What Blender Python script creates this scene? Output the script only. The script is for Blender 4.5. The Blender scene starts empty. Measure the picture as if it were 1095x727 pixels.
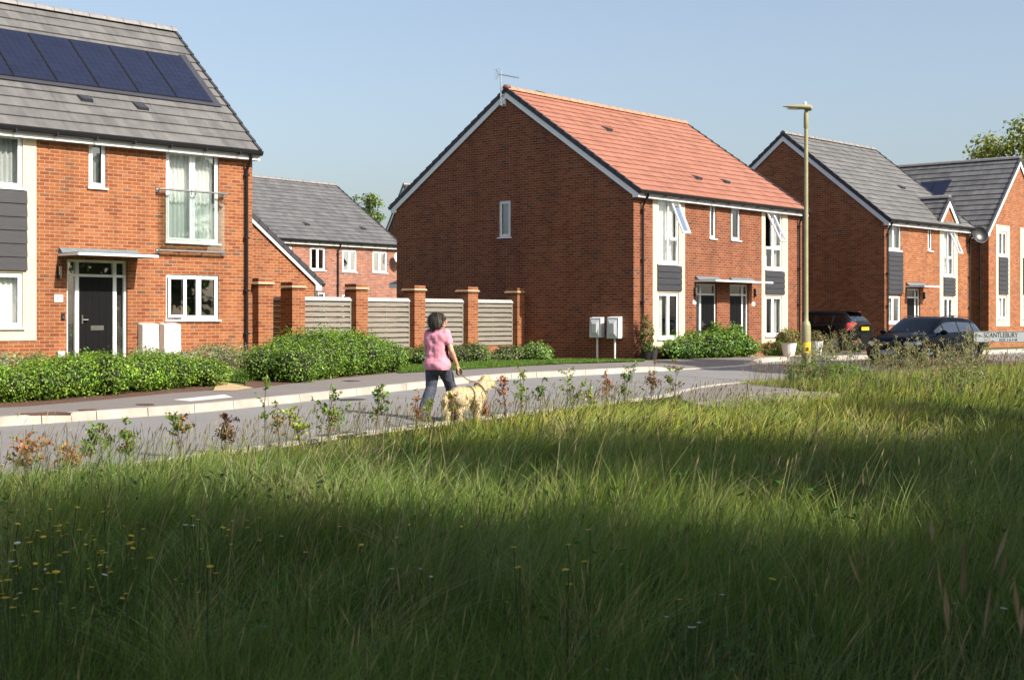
import bpy, bmesh, math, random
import numpy as np
from mathutils import Vector, Matrix, noise as mnoise
from mathutils.geometry import tessellate_polygon

random.seed(7)
RNG = np.random.default_rng(7)
SC = bpy.context.scene
COL = SC.collection
PI = math.pi
R = math.radians

# ------------------------------------------------------------------ camera model (used to measure the place)
FPX, CX, CY, EYE = 1550.0, 547.5, 342.0, 1.6

def terr(x, y):
    n = -.755 * x + .656 * y
    return .02 + .04 * min(max(n - 14.2, 0.), 8.)

def G(px, py, off=0.):
    """ground point seen at a photo position"""
    u = (px - CX) / FPX; v = (py - CY) / FPX
    lo, hi = 2., 300.
    for _ in range(60):
        m = (lo + hi) / 2
        if EYE - v * m > terr(u * m, m) + off: lo = m
        else: hi = m
    Y = (lo + hi) / 2
    return Vector((u * Y, Y, terr(u * Y, Y) + off))

def P3(px, py, Y):
    return Vector(((px - CX) / FPX * Y, Y, EYE - (py - CY) / FPX * Y))

# ------------------------------------------------------------------ object helpers
def tag(o, label=None, cat=None, group=None, kind=None):
    if label: o['label'] = label
    if cat: o['category'] = cat
    if group: o['group'] = group
    if kind: o['kind'] = kind
    return o

def empty(name, loc=(0, 0, 0), rz=0., label=None, cat=None, group=None):
    o = bpy.data.objects.new(name, None); COL.objects.link(o)
    o.location = loc; o.rotation_euler = (0, 0, rz); o.empty_display_size = .2
    return tag(o, label, cat, group)

def kids(o):
    return [c for c in bpy.data.objects if c.parent == o]

def copy_tree(o, parent=None):
    c = o.copy(); COL.objects.link(c); c.parent = parent
    for ch in kids(o): copy_tree(ch, c)
    return c

class MB:
    def __init__(s):
        s.v = []; s.f = []; s.uv = []; s.mi = []
    def poly(s, pts, uv=None, mi=0):
        b = len(s.v); s.v += [tuple(p) for p in pts]
        s.f.append(tuple(range(b, b + len(pts)))); s.uv.append(uv); s.mi.append(mi)
        return s
    def box(s, x0, y0, z0, x1, y1, z1, mi=0):
        b = len(s.v)
        s.v += [(x0,y0,z0),(x1,y0,z0),(x1,y1,z0),(x0,y1,z0),(x0,y0,z1),(x1,y0,z1),(x1,y1,z1),(x0,y1,z1)]
        for f in ((0,3,2,1),(4,5,6,7),(0,1,5,4),(1,2,6,5),(2,3,7,6),(3,0,4,7)):
            s.f.append(tuple(b + i for i in f)); s.uv.append(None); s.mi.append(mi)
        return s
    def hexa(s, p, mi=0):
        """8 points: bottom 4 ccw, top 4 ccw"""
        b = len(s.v); s.v += [tuple(q) for q in p]
        for f in ((0,3,2,1),(4,5,6,7),(0,1,5,4),(1,2,6,5),(2,3,7,6),(3,0,4,7)):
            s.f.append(tuple(b + i for i in f)); s.uv.append(None); s.mi.append(mi)
        return s
    def tube(s, pts, r, n=8, cap=True, mi=0):
        pts = [Vector(p) for p in pts]
        rs = r if isinstance(r, (list, tuple)) else [r] * len(pts)
        b = len(s.v); up = None
        for i, p in enumerate(pts):
            d = (pts[min(i+1, len(pts)-1)] - pts[max(i-1, 0)]).normalized()
            a = d.orthogonal().normalized() if up is None else (up - d * up.dot(d)).normalized()
            up = a; c = d.cross(a)
            for k in range(n):
                t = 2 * PI * k / n
                s.v.append(tuple(p + (a * math.cos(t) + c * math.sin(t)) * rs[i]))
        for i in range(len(pts) - 1):
            for k in range(n):
                q = b + i * n; k2 = (k + 1) % n
                s.f.append((q + k, q + k2, q + n + k2, q + n + k)); s.uv.append(None); s.mi.append(mi)
        if cap:
            s.f.append(tuple(b + k for k in reversed(range(n)))); s.uv.append(None); s.mi.append(mi)
            e = b + (len(pts) - 1) * n
            s.f.append(tuple(e + k for k in range(n))); s.uv.append(None); s.mi.append(mi)
        return s
    def lathe(s, prof, n=20, c=(0, 0, 0), mi=0):
        b = len(s.v)
        for (r, z) in prof:
            for k in range(n):
                t = 2 * PI * k / n
                s.v.append((c[0] + r * math.cos(t), c[1] + r * math.sin(t), c[2] + z))
        for i in range(len(prof) - 1):
            for k in range(n):
                k2 = (k + 1) % n
                s.f.append((b+i*n+k, b+i*n+k2, b+(i+1)*n+k2, b+(i+1)*n+k)); s.uv.append(None); s.mi.append(mi)
        for i in (0, len(prof) - 1):
            if prof[i][0] > 1e-4:
                s.f.append(tuple(b + i*n + k for k in range(n))); s.uv.append(None); s.mi.append(mi)
        return s
    def ball(s, c, r, nu=14, nv=8, mi=0, jitter=0.):
        rx, ry, rz = r if isinstance(r, (tuple, list)) else (r, r, r)
        b = len(s.v)
        for i in range(nv + 1):
            p = PI * i / nv
            for k in range(nu):
                t = 2 * PI * k / nu
                j = 1 + jitter * (random.random() - .5)
                s.v.append((c[0] + rx*math.sin(p)*math.cos(t)*j, c[1] + ry*math.sin(p)*math.sin(t)*j, c[2] - rz*math.cos(p)*j))
        for i in range(nv):
            for k in range(nu):
                k2 = (k + 1) % nu
                s.f.append((b+i*nu+k, b+i*nu+k2, b+(i+1)*nu+k2, b+(i+1)*nu+k)); s.uv.append(None); s.mi.append(mi)
        return s
    def prism(s, pts, d, mi=0):
        """closed polygon (list of Vector) extruded by vector d"""
        pts = [Vector(p) for p in pts]; d = Vector(d); n = len(pts)
        b = len(s.v); s.v += [tuple(p) for p in pts] + [tuple(p + d) for p in pts]
        s.f.append(tuple(b + i for i in reversed(range(n)))); s.uv.append(None); s.mi.append(mi)
        s.f.append(tuple(b + n + i for i in range(n))); s.uv.append(None); s.mi.append(mi)
        for i in range(n):
            j = (i + 1) % n
            s.f.append((b+i, b+j, b+n+j, b+n+i)); s.uv.append(None); s.mi.append(mi)
        return s
    def build(s, name, mat, parent=None, smooth=False, bevel=0., recalc=True):
        me = bpy.data.meshes.new(name)
        me.from_pydata(s.v, [], s.f)
        mats = mat if isinstance(mat, (list, tuple)) else [mat]
        for m in mats: me.materials.append(m)
        if any(m for m in s.mi): me.polygons.foreach_set('material_index', s.mi)
        if any(u is not None for u in s.uv):
            ul = me.uv_layers.new(name='UVMap'); k = 0
            for fi, f in enumerate(s.f):
                for c in range(len(f)):
                    if s.uv[fi] is not None: ul.data[k].uv = s.uv[fi][c]
                    k += 1
        if recalc and not any(u is not None for u in s.uv):
            bm = bmesh.new(); bm.from_mesh(me)
            bmesh.ops.remove_doubles(bm, verts=bm.verts, dist=1e-5) if smooth else None
            bmesh.ops.recalc_face_normals(bm, faces=bm.faces)
            bm.to_mesh(me); bm.free()
        if smooth: me.polygons.foreach_set('use_smooth', [True] * len(me.polygons))
        me.update()
        o = bpy.data.objects.new(name, me); COL.objects.link(o)
        if parent is not None: o.parent = parent
        if bevel > 0:
            m = o.modifiers.new('Bevel', 'BEVEL'); m.width = bevel; m.segments = 2; m.limit_method = 'ANGLE'
        return o

def np_mesh(name, V, F, mat, col=None, parent=None, smooth=False):
    """V (n,3); F list of arrays of faces with equal vertex count"""
    me = bpy.data.meshes.new(name)
    me.vertices.add(len(V)); me.vertices.foreach_set('co', np.asarray(V, np.float32).ravel())
    loops = np.concatenate([f.ravel() for f in F]); cnt = np.concatenate([np.full(len(f), f.shape[1]) for f in F])
    me.loops.add(len(loops)); me.loops.foreach_set('vertex_index', loops.astype(np.int32))
    me.polygons.add(len(cnt)); st = np.concatenate([[0], np.cumsum(cnt)[:-1]])
    me.polygons.foreach_set('loop_start', st.astype(np.int32))
    if smooth: me.polygons.foreach_set('use_smooth', np.ones(len(cnt), bool))
    if col is not None:
        a = me.color_attributes.new('Col', 'FLOAT_COLOR', 'POINT')
        c4 = np.ones((len(V), 4), np.float32); c4[:, :3] = col
        a.data.foreach_set('color', c4.ravel())
    me.update(calc_edges=True); me.validate()
    me.materials.append(mat)
    o = bpy.data.objects.new(name, me); COL.objects.link(o)
    if parent is not None: o.parent = parent
    return o

# ------------------------------------------------------------------ materials
def newmat(name):
    m = bpy.data.materials.new(name); m.use_nodes = True
    nt = m.node_tree; nt.nodes.clear()
    out = nt.nodes.new('ShaderNodeOutputMaterial'); p = nt.nodes.new('ShaderNodeBsdfPrincipled')
    nt.links.new(p.outputs[0], out.inputs[0])
    return m, nt, p, out

def N(nt, t, **k):
    n = nt.nodes.new(t)
    for a, b in k.items(): setattr(n, a, b)
    return n

def MA(nt, op, a, b=None, c=None):
    n = nt.nodes.new('ShaderNodeMath'); n.operation = op
    for i, x in enumerate((a, b, c)):
        if x is None: continue
        if isinstance(x, (int, float)): n.inputs[i].default_value = x
        else: nt.links.new(x, n.inputs[i])
    return n.outputs[0]

def ramp(nt, fac, stops, interp='LINEAR'):
    r = nt.nodes.new('ShaderNodeValToRGB'); r.color_ramp.interpolation = interp
    e = r.color_ramp.elements
    while len(e) > 1: e.remove(e[0])
    e[0].position = stops[0][0]; e[0].color = (*stops[0][1], 1)
    for p, c in stops[1:]:
        q = e.new(p); q.color = (*c, 1)
    nt.links.new(fac, r.inputs[0]); return r.outputs[0]

def mixc(nt, fac, a, b, mode='MIX'):
    m = nt.nodes.new('ShaderNodeMix'); m.data_type = 'RGBA'; m.blend_type = mode
    for idx, x in ((0, fac), (6, a), (7, b)):
        if isinstance(x, (int, float)): m.inputs[idx].default_value = x
        elif isinstance(x, tuple): m.inputs[idx].default_value = (*x, 1)
        else: nt.links.new(x, m.inputs[idx])
    return m.outputs[2]

def tnoise(nt, vec, scale, detail=3, rough=.55):
    n = nt.nodes.new('ShaderNodeTexNoise'); n.inputs['Scale'].default_value = scale
    n.inputs['Detail'].default_value = detail; n.inputs['Roughness'].default_value = rough
    nt.links.new(vec, n.inputs['Vector']); return n.outputs['Fac']

def objco(nt):
    return nt.nodes.new('ShaderNodeTexCoord').outputs['Object']

def bump(nt, p, h, dist=.01, strength=.5):
    b = nt.nodes.new('ShaderNodeBump'); b.inputs['Distance'].default_value = dist
    b.inputs['Strength'].default_value = strength
    nt.links.new(h, b.inputs['Height']); nt.links.new(b.outputs[0], p.inputs['Normal'])

def plain(name, c, rough=.6, var=.12, scale=6., metal=0., bmp=0., coat=0., spec=.5):
    m, nt, p, out = newmat(name)
    co = objco(nt); f = tnoise(nt, co, scale, 5)
    lo = tuple(x * (1 - var) for x in c); hi = tuple(min(1, x * (1 + var)) for x in c)
    nt.links.new(ramp(nt, f, [(.3, lo), (.7, hi)]), p.inputs['Base Color'])
    p.inputs['Roughness'].default_value = rough; p.inputs['Metallic'].default_value = metal
    p.inputs['Coat Weight'].default_value = coat; p.inputs['Coat Roughness'].default_value = .03
    p.inputs['Specular IOR Level'].default_value = spec
    if bmp: bump(nt, p, tnoise(nt, co, scale * 6, 3), bmp, .5)
    return m

def brick_mat(name, palette, mortar, seedoff=0.):
    m, nt, p, out = newmat(name)
    co = objco(nt); sx = N(nt, 'ShaderNodeSeparateXYZ'); nt.links.new(co, sx.inputs[0])
    u = MA(nt, 'ADD', sx.outputs[0], sx.outputs[1]); z = sx.outputs[2]
    rowf = MA(nt, 'DIVIDE', z, .075); row = MA(nt, 'FLOOR', rowf)
    par = MA(nt, 'MULTIPLY', MA(nt, 'MODULO', MA(nt, 'ABSOLUTE', row), 2.), .5)
    cf = MA(nt, 'ADD', MA(nt, 'DIVIDE', u, .225), par); colm = MA(nt, 'FLOOR', cf)
    fr = MA(nt, 'FRACT', rowf); fc = MA(nt, 'FRACT', cf)
    # distance to brick edge in metres
    dz = MA(nt, 'MULTIPLY', MA(nt, 'MINIMUM', fr, MA(nt, 'SUBTRACT', 1., fr)), .075)
    dx = MA(nt, 'MULTIPLY', MA(nt, 'MINIMUM', fc, MA(nt, 'SUBTRACT', 1., fc)), .225)
    d = MA(nt, 'MINIMUM', dx, dz)
    mr = N(nt, 'ShaderNodeMapRange'); mr.inputs[1].default_value = .0045; mr.inputs[2].default_value = .0075
    nt.links.new(d, mr.inputs[0]); mask = mr.outputs[0]
    cb = N(nt, 'ShaderNodeCombineXYZ'); nt.links.new(colm, cb.inputs[0]); nt.links.new(row, cb.inputs[1])
    cb.inputs[2].default_value = seedoff
    wn = N(nt, 'ShaderNodeTexWhiteNoise'); nt.links.new(cb.outputs[0], wn.inputs[0])
    bc = ramp(nt, wn.outputs['Value'], palette)
    big = tnoise(nt, co, .9, 4)
    bc = mixc(nt, MA(nt, 'MULTIPLY', big, .35), bc, ramp(nt, tnoise(nt, co, 9., 4), [(.35, tuple(x*.55 for x in palette[0][1])), (.65, palette[-1][1])]))
    fine = tnoise(nt, co, 60., 3)
    bc = mixc(nt, .25, bc, ramp(nt, fine, [(.3, (.12, .04, .02)), (.7, (.8, .4, .25))]), 'OVERLAY')
    mo = ramp(nt, tnoise(nt, co, 14., 4), [(.3, tuple(x*.8 for x in mortar)), (.7, tuple(min(1, x*1.15) for x in mortar))])
    wc = mixc(nt, mask, mo, bc)
    ws = N(nt, 'ShaderNodeMapping'); ws.inputs['Scale'].default_value = (1.6, 1.6, .22); nt.links.new(co, ws.inputs[0])
    wc = mixc(nt, 1., wc, ramp(nt, tnoise(nt, ws.outputs[0], 1.1, 5, .6), [(.3, (.76,.75,.76)), (.52, (.97,.97,.97)), (.75, (1.,1.,.98))]), 'MULTIPLY')
    wc = mixc(nt, MA(nt, 'MULTIPLY', ramp(nt, tnoise(nt, co, 1.9, 6, .7), [(.60, (0,0,0)), (.74, (1,1,1))]), .16), wc, tuple(min(1, x*1.1) for x in mortar))
    nt.links.new(wc, p.inputs['Base Color'])
    p.inputs['Roughness'].default_value = .85; p.inputs['Specular IOR Level'].default_value = .25
    h = MA(nt, 'ADD', mask, MA(nt, 'MULTIPLY', fine, .5))
    bump(nt, p, h, .004, .35)
    return m

def tile_mat(name, cols, rough=.55):
    m, nt, p, out = newmat(name)
    uv = N(nt, 'ShaderNodeUVMap'); sx = N(nt, 'ShaderNodeSeparateXYZ'); nt.links.new(uv.outputs[0], sx.inputs[0])
    v = MA(nt, 'FLOOR', sx.outputs[1])
    uu = MA(nt, 'ADD', sx.outputs[0], MA(nt, 'MULTIPLY', MA(nt, 'MODULO', v, 2.), .5))
    ci = MA(nt, 'FLOOR', uu); fr = MA(nt, 'FRACT', uu)
    cb = N(nt, 'ShaderNodeCombineXYZ'); nt.links.new(ci, cb.inputs[0]); nt.links.new(v, cb.inputs[1])
    wn = N(nt, 'ShaderNodeTexWhiteNoise'); nt.links.new(cb.outputs[0], wn.inputs[0])
    c = ramp(nt, wn.outputs['Value'], cols)
    co = objco(nt)
    c = mixc(nt, .35, c, ramp(nt, tnoise(nt, co, 2.2, 6, .65), [(.35, tuple(x*.6 for x in cols[0][1])), (.62, cols[-1][1])]))
    e = MA(nt, 'LESS_THAN', fr, .03)
    c = mixc(nt, MA(nt, 'MULTIPLY', e, .35), c, (.03, .03, .03))
    # darker lines near the lower tile edge
    fv = MA(nt, 'FRACT', sx.outputs[1])
    c = mixc(nt, MA(nt, 'MULTIPLY', MA(nt, 'LESS_THAN', fv, .07), .25), c, tuple(x*.6 for x in cols[0][1]))
    sm = N(nt, 'ShaderNodeMapping'); sm.inputs['Scale'].default_value = (3.2, .35, .35); nt.links.new(co, sm.inputs[0])
    c = mixc(nt, 1., c, ramp(nt, tnoise(nt, sm.outputs[0], 1.3, 6, .65), [(.32, (.72,.71,.70)), (.5, (.96,.96,.95)), (.75, (1.,1.,1.))]), 'MULTIPLY')
    c = mixc(nt, MA(nt, 'MULTIPLY', ramp(nt, tnoise(nt, co, 13., 5, .7), [(.62, (0,0,0)), (.72, (1,1,1))]), .22), c, (.34,.33,.27))
    nt.links.new(c, p.inputs['Base Color'])
    p.inputs['Roughness'].default_value = rough
    bump(nt, p, tnoise(nt, co, 40., 3), .004, .4)
    return m

def leaf_mat(name='foliage', trans=.35, rough=.45, spec=.5):
    m, nt, p, out = newmat(name)
    a = N(nt, 'ShaderNodeAttribute', attribute_name='Col')
    nt.links.new(a.outputs['Color'], p.inputs['Base Color'])
    p.inputs['Roughness'].default_value = rough; p.inputs['Specular IOR Level'].default_value = spec
    t = N(nt, 'ShaderNodeBsdfTranslucent')
    nt.links.new(mixc(nt, 1., a.outputs['Color'], (1.25, 1.25, .65), 'MULTIPLY'), t.inputs[0])
    mx = N(nt, 'ShaderNodeMixShader'); mx.inputs[0].default_value = trans
    nt.links.new(p.outputs[0], mx.inputs[1]); nt.links.new(t.outputs[0], mx.inputs[2])
    nt.links.new(mx.outputs[0], out.inputs[0])
    return m

def glass_mat(name, tint=(.75, .82, .8), refl=.12):
    m, nt, p, out = newmat(name)
    nt.nodes.remove(p)
    t = N(nt, 'ShaderNodeBsdfTransparent'); t.inputs[0].default_value = (*tint, 1)
    g = N(nt, 'ShaderNodeBsdfGlossy'); g.inputs['Roughness'].default_value = .015; g.inputs[0].default_value = (.95, .97, 1, 1)
    b = N(nt, 'ShaderNodeBump'); b.inputs['Distance'].default_value = .004; b.inputs['Strength'].default_value = .25
    nt.links.new(tnoise(nt, objco(nt), 1.8, 1), b.inputs['Height']); nt.links.new(b.outputs[0], g.inputs['Normal'])
    f = N(nt, 'ShaderNodeFresnel'); f.inputs[0].default_value = 1.5
    fac = MA(nt, 'ADD', MA(nt, 'MULTIPLY', f.outputs[0], 1.6), refl)
    mx = N(nt, 'ShaderNodeMixShader'); nt.links.new(fac, mx.inputs[0])
    nt.links.new(t.outputs[0], mx.inputs[1]); nt.links.new(g.outputs[0], mx.inputs[2]); nt.links.new(mx.outputs[0], out.inputs[0])
    return m

def clad_mat(name, c):
    m, nt, p, out = newmat(name)
    co = objco(nt); w = N(nt, 'ShaderNodeMapping'); w.inputs['Scale'].default_value = (3, 3, 40)
    nt.links.new(co, w.inputs[0]); f = tnoise(nt, w.outputs[0], 1.5, 4)
    nt.links.new(ramp(nt, f, [(.3, tuple(x*.75 for x in c)), (.7, tuple(x*1.25 for x in c))]), p.inputs['Base Color'])
    p.inputs['Roughness'].default_value = .5; bump(nt, p, f, .003, .4)
    return m

def wood_mat(name, a, b):
    m, nt, p, out = newmat(name)
    co = objco(nt); w = N(nt, 'ShaderNodeMapping'); w.inputs['Scale'].default_value = (1, 1, 26)
    nt.links.new(co, w.inputs[0]); f = tnoise(nt, w.outputs[0], 2., 5, .65)
    c = ramp(nt, f, [(.3, a), (.68, b)])
    c = mixc(nt, MA(nt, 'MULTIPLY', tnoise(nt, co, 1.1, 3), .6), c, tuple(x*.8 for x in b))
    nt.links.new(c, p.inputs['Base Color'])
    p.inputs['Roughness'].default_value = .8; bump(nt, p, f, .004, .4)
    return m

def asphalt_mat(name, c, light=1.6):
    m, nt, p, out = newmat(name)
    co = objco(nt)
    f1 = tnoise(nt, co, 120., 2); f2 = tnoise(nt, co, .35, 5, .6); f3 = tnoise(nt, co, 2.5, 4)
    a = ramp(nt, f1, [(.3, tuple(x*.72 for x in c)), (.72, tuple(x*light for x in c))])
    a = mixc(nt, MA(nt, 'MULTIPLY', f2, .55), a, tuple(x*1.3 for x in c))
    a = mixc(nt, MA(nt, 'MULTIPLY', f3, .3), a, tuple(x*.75 for x in c))
    mp = N(nt, 'ShaderNodeMapping'); mp.inputs['Rotation'].default_value = (0, 0, R(-49)); mp.inputs['Scale'].default_value = (.05, 1.1, 1); nt.links.new(co, mp.inputs[0])
    a = mixc(nt, MA(nt, 'MULTIPLY', ramp(nt, tnoise(nt, mp.outputs[0], 1.6, 3), [(.45, (0,0,0)), (.62, (1,1,1))]), .22), a, tuple(x*.72 for x in c))
    sp = tnoise(nt, co, 9., 6, .8)
    a = mixc(nt, MA(nt, 'MULTIPLY', ramp(nt, sp, [(.62, (0,0,0)), (.70, (1,1,1))]), .35), a, tuple(x*.5 for x in c))
    a = mixc(nt, MA(nt, 'MULTIPLY', ramp(nt, tnoise(nt, co, 31., 2), [(.70, (0,0,0)), (.75, (1,1,1))]), .5), a, tuple(min(1, x*2.2) for x in c))
    nt.links.new(a, p.inputs['Base Color'])
    p.inputs['Roughness'].default_value = .9; p.inputs['Specular IOR Level'].default_value = .3
    bump(nt, p, f1, .004, .6)
    return m

M = {}
M['brick'] = brick_mat('orange_brick', [(0, (0.203,0.057,0.023)), (.25, (0.263,0.084,0.029)), (.55, (0.305,0.108,0.038)), (.85, (0.358,0.145,0.057)), (.94, (0.322,0.133,0.069)), (.97, (0.143,0.078,0.051)), (1, (0.203,0.103,0.063))], (0.339,0.247,0.157))
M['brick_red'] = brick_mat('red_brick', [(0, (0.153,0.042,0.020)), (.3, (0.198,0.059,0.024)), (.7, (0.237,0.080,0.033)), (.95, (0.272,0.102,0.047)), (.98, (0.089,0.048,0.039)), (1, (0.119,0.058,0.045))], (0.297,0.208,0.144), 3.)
M['brick_pink'] = brick_mat('rose_brick', [(0, (0.255,0.098,0.068)), (.5, (0.330,0.143,0.098)), (.9, (0.390,0.188,0.135)), (.96, (0.090,0.075,0.075)), (1, (0.150,0.112,0.098))], (0.375,0.300,0.247), 5.)
M['tile_grey'] = tile_mat('grey_roof_tiles', [(0, (0.101,0.101,0.102)), (.5, (0.133,0.132,0.131)), (1, (0.166,0.162,0.160))])
M['tile_slate'] = tile_mat('slate_grey_tiles', [(0, (0.092,0.092,0.097)), (.5, (0.118,0.118,0.121)), (1, (0.147,0.147,0.152))])
M['tile_red'] = tile_mat('salmon_roof_tiles', [(0, (0.310,0.128,0.081)), (.5, (0.340,0.145,0.094)), (1, (0.371,0.165,0.109))], .5)
M['tile_purple'] = tile_mat('dark_purple_tiles', [(0, (.05,.035,.045)), (1, (.08,.055,.065))])
M['verge_dark'] = plain('dark_verge_tile', (.035,.037,.047), .5)
M['ridge_red'] = plain('terracotta_ridge', (.46,.20,.12), .55, .2)
M['ridge_dark_red'] = plain('brown_ridge_end', (.16,.06,.05), .6, .2)
M['ridge_grey'] = plain('grey_ridge', (.19,.185,.185), .6, .2)
M['white'] = plain('white_upvc', (.80,.81,.82), .35, .03)
M['gutter'] = plain('black_gutter', (.012,.012,.014), .3, .1)
M['cream'] = plain('cream_render', (.60,.505,.37), .8, .03, 3., bmp=.002)
M['clad'] = clad_mat('charcoal_cladding', (.032,.032,.037))
M['door'] = clad_mat('black_door', (.006,.006,.007)); M['door'].node_tree.nodes['Principled BSDF'].inputs['Specular IOR Level'].default_value = .15
M['lead'] = plain('zinc_canopy', (.13,.16,.18), .5, .12, 9.)
M['soffit'] = plain('brown_soffit', (.20,.13,.10), .7)
M['steel'] = plain('brushed_steel', (.55,.54,.52), .28, .08, metal=1.)
M['glass'] = glass_mat('window_glass', (.96,.985,.98), .12)
M['balcony_glass'] = glass_mat('balustrade_glass', (.93, .97, .96), .02)
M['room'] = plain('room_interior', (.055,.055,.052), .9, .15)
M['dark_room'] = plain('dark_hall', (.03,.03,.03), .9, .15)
M['curtain'] = plain('white_curtain', (.82,.84,.82), .9, .05)
M['curtain_grey'] = plain('grey_curtain', (.42,.44,.43), .9, .08)
M['solar'] = plain('solar_cell', (.010,.012,.030), .2, .2, 3., coat=.5)
M['grp'] = plain('white_meter_box', (.78,.77,.74), .5, .03)
M['grp_grey'] = plain('grey_meter_box', (0.625,0.637,0.663), .5, .03)
M['kerb'] = plain('concrete_kerb', (.38,.35,.305), .85, .2, 2.5, bmp=.003)
M['kerb_joint'] = plain('kerb_joint', (.20,.18,.15), .9)
M['stone'] = plain('sandstone_coping', (0.343,0.243,0.155), .8, .15, 4.)
M['wood'] = wood_mat('weathered_fence_wood', (0.102,0.087,0.077), (0.306,0.283,0.243))
M['wood_cap'] = plain('grey_wood_cap', (.34,.34,.335), .7, .12)
M['road'] = asphalt_mat('road_asphalt', (.175,.172,.175), 1.35)
M['path'] = asphalt_mat('footpath_asphalt', (.165,.15,.145), 1.3)
M['paving'] = plain('buff_paving', (.40,.29,.17), .85, .1, 3.)
M['mulch'] = plain('bark_mulch', (.095,.048,.03), .95, .6, 25., bmp=.03)
M['tactile'] = plain('pale_slab', (.52,.50,.46), .85, .08)
M['paint'] = plain('worn_white_paint', (.62,.60,.56), .8, .2, 12.)
M['iron'] = plain('rusty_cover', (.10,.045,.03), .8, .4, 20.)
M['iron_dark'] = plain('drain_iron', (.04,.04,.045), .6, .3, 20.)
M['leaf'] = leaf_mat('shrub_leaves', .35, .42, .4)
M['grass'] = leaf_mat('grass_blades', .38, .5, .32)
M['bark'] = plain('tree_bark', (.085,.065,.05), .9, .3, 10., bmp=.01)
M['twig'] = plain('brown_twig', (.12,.07,.045), .8, .3, 10.)
M['column'] = plain('olive_column_paint', (.30,.285,.16), .55, .14, 5.)
M['yellow'] = plain('yellow_label', (.75,.52,.02), .5, .05)
M['black'] = plain('black_plastic', (.012,.012,.012), .45, .1)

# lawn / soil
def soil_mat(name, a, b, sc=7.):
    m, nt, p, out = newmat(name)
    co = objco(nt)
    c = ramp(nt, tnoise(nt, co, sc, 6, .7), [(.3, a), (.68, b)])
    c = mixc(nt, MA(nt, 'MULTIPLY', tnoise(nt, co, sc*.12, 4), .5), c, tuple((x+y)/2*1.1 for x, y in zip(a, b)))
    nt.links.new(c, p.inputs['Base Color']); p.inputs['Roughness'].default_value = .95
    p.inputs['Specular IOR Level'].default_value = .1
    bump(nt, p, tnoise(nt, co, sc*6, 4), .03, .7)
    return m
M['soil'] = soil_mat('grassy_soil', (.018,.024,.010), (.045,.060,.018))
M['lawn'] = soil_mat('mown_lawn', (.055,.105,.018), (.11,.18,.035), 20.)
M['garden'] = soil_mat('garden_ground', (.05,.075,.02), (.10,.12,.04), 9.)

# ------------------------------------------------------------------ house building
class House:
    """x runs along the front to the right, y into the house, z up; ground at z = 0"""
    def __init__(s, name, corner, a, base, label, cat='house', L=0., right=False, group=None):
        s.a = R(a)
        s.d = Vector((math.sin(s.a), math.cos(s.a), 0)); s.b = Vector((-math.cos(s.a), math.sin(s.a), 0))
        c = Vector((corner[0], corner[1], base))
        if right: c = c - s.d * L
        s.o = c; s.L = L
        s.root = empty(name, c, PI/2 - s.a, label, cat, group)
    def ray(s, px, py, pt, nrm):
        dv = Vector(((px - CX) / FPX, 1., -(py - CY) / FPX))
        e = Vector((0, 0, EYE)) - s.o
        eo = Vector((e.dot(s.d), e.dot(s.b), e.z)); dl = Vector((dv.dot(s.d), dv.dot(s.b), dv.z))
        pt = Vector(pt); nrm = Vector(nrm)
        return eo + dl * ((pt - eo).dot(nrm) / dl.dot(nrm))
    def F(s, px, py, y=0.):
        q = s.ray(px, py, (0, y, 0), (0, 1, 0)); return q.x, q.z
    def rect(s, px0, py0, px1, py1, y=0.):
        """photo corners: top-left and bottom-right -> x0,z0,x1,z1"""
        x0, zt = s.F(px0, py0, y); x1, zb = s.F(px1, py1, y)
        return (x0, zb, x1, zt)
    def S(s, px, py, x=0.):
        q = s.ray(px, py, (x, 0, 0), (1, 0, 0)); return q.y, q.z

def wall_face(mb, O, e, w, length, z0, z1, opens, depth=.11):
    """wall rectangle from O along e with openings (x0,z0,x1,z1); w points inward"""
    O = Vector(O); e = Vector(e); w = Vector(w)
    xs = sorted({0., length, *[a for o in opens for a in (o[0], o[2])]})
    zs = sorted({z0, z1, *[a for o in opens for a in (o[1], o[3])]})
    up = Vector((0, 0, 1))
    def P(x, z, k=0.): return O + e * x + up * z + w * k
    for i in range(len(xs) - 1):
        for j in range(len(zs) - 1):
            cx, cz = (xs[i]+xs[i+1])/2, (zs[j]+zs[j+1])/2
            if cz < z0 or cz > z1: continue
            if any(o[0] < cx < o[2] and o[1] < cz < o[3] for o in opens): continue
            mb.poly([P(xs[i], zs[j]), P(xs[i+1], zs[j]), P(xs[i+1], zs[j+1]), P(xs[i], zs[j+1])])
    for (a, b, c, d) in opens:
        mb.poly([P(a, b), P(c, b), P(c, b, depth), P(a, b, depth)])
        mb.poly([P(a, d), P(a, d, depth), P(c, d, depth), P(c, d)])
        mb.poly([P(a, b), P(a, b, depth), P(a, d, depth), P(a, d)])
        mb.poly([P(c, b), P(c, d), P(c, d, depth), P(c, b, depth)])

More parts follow.
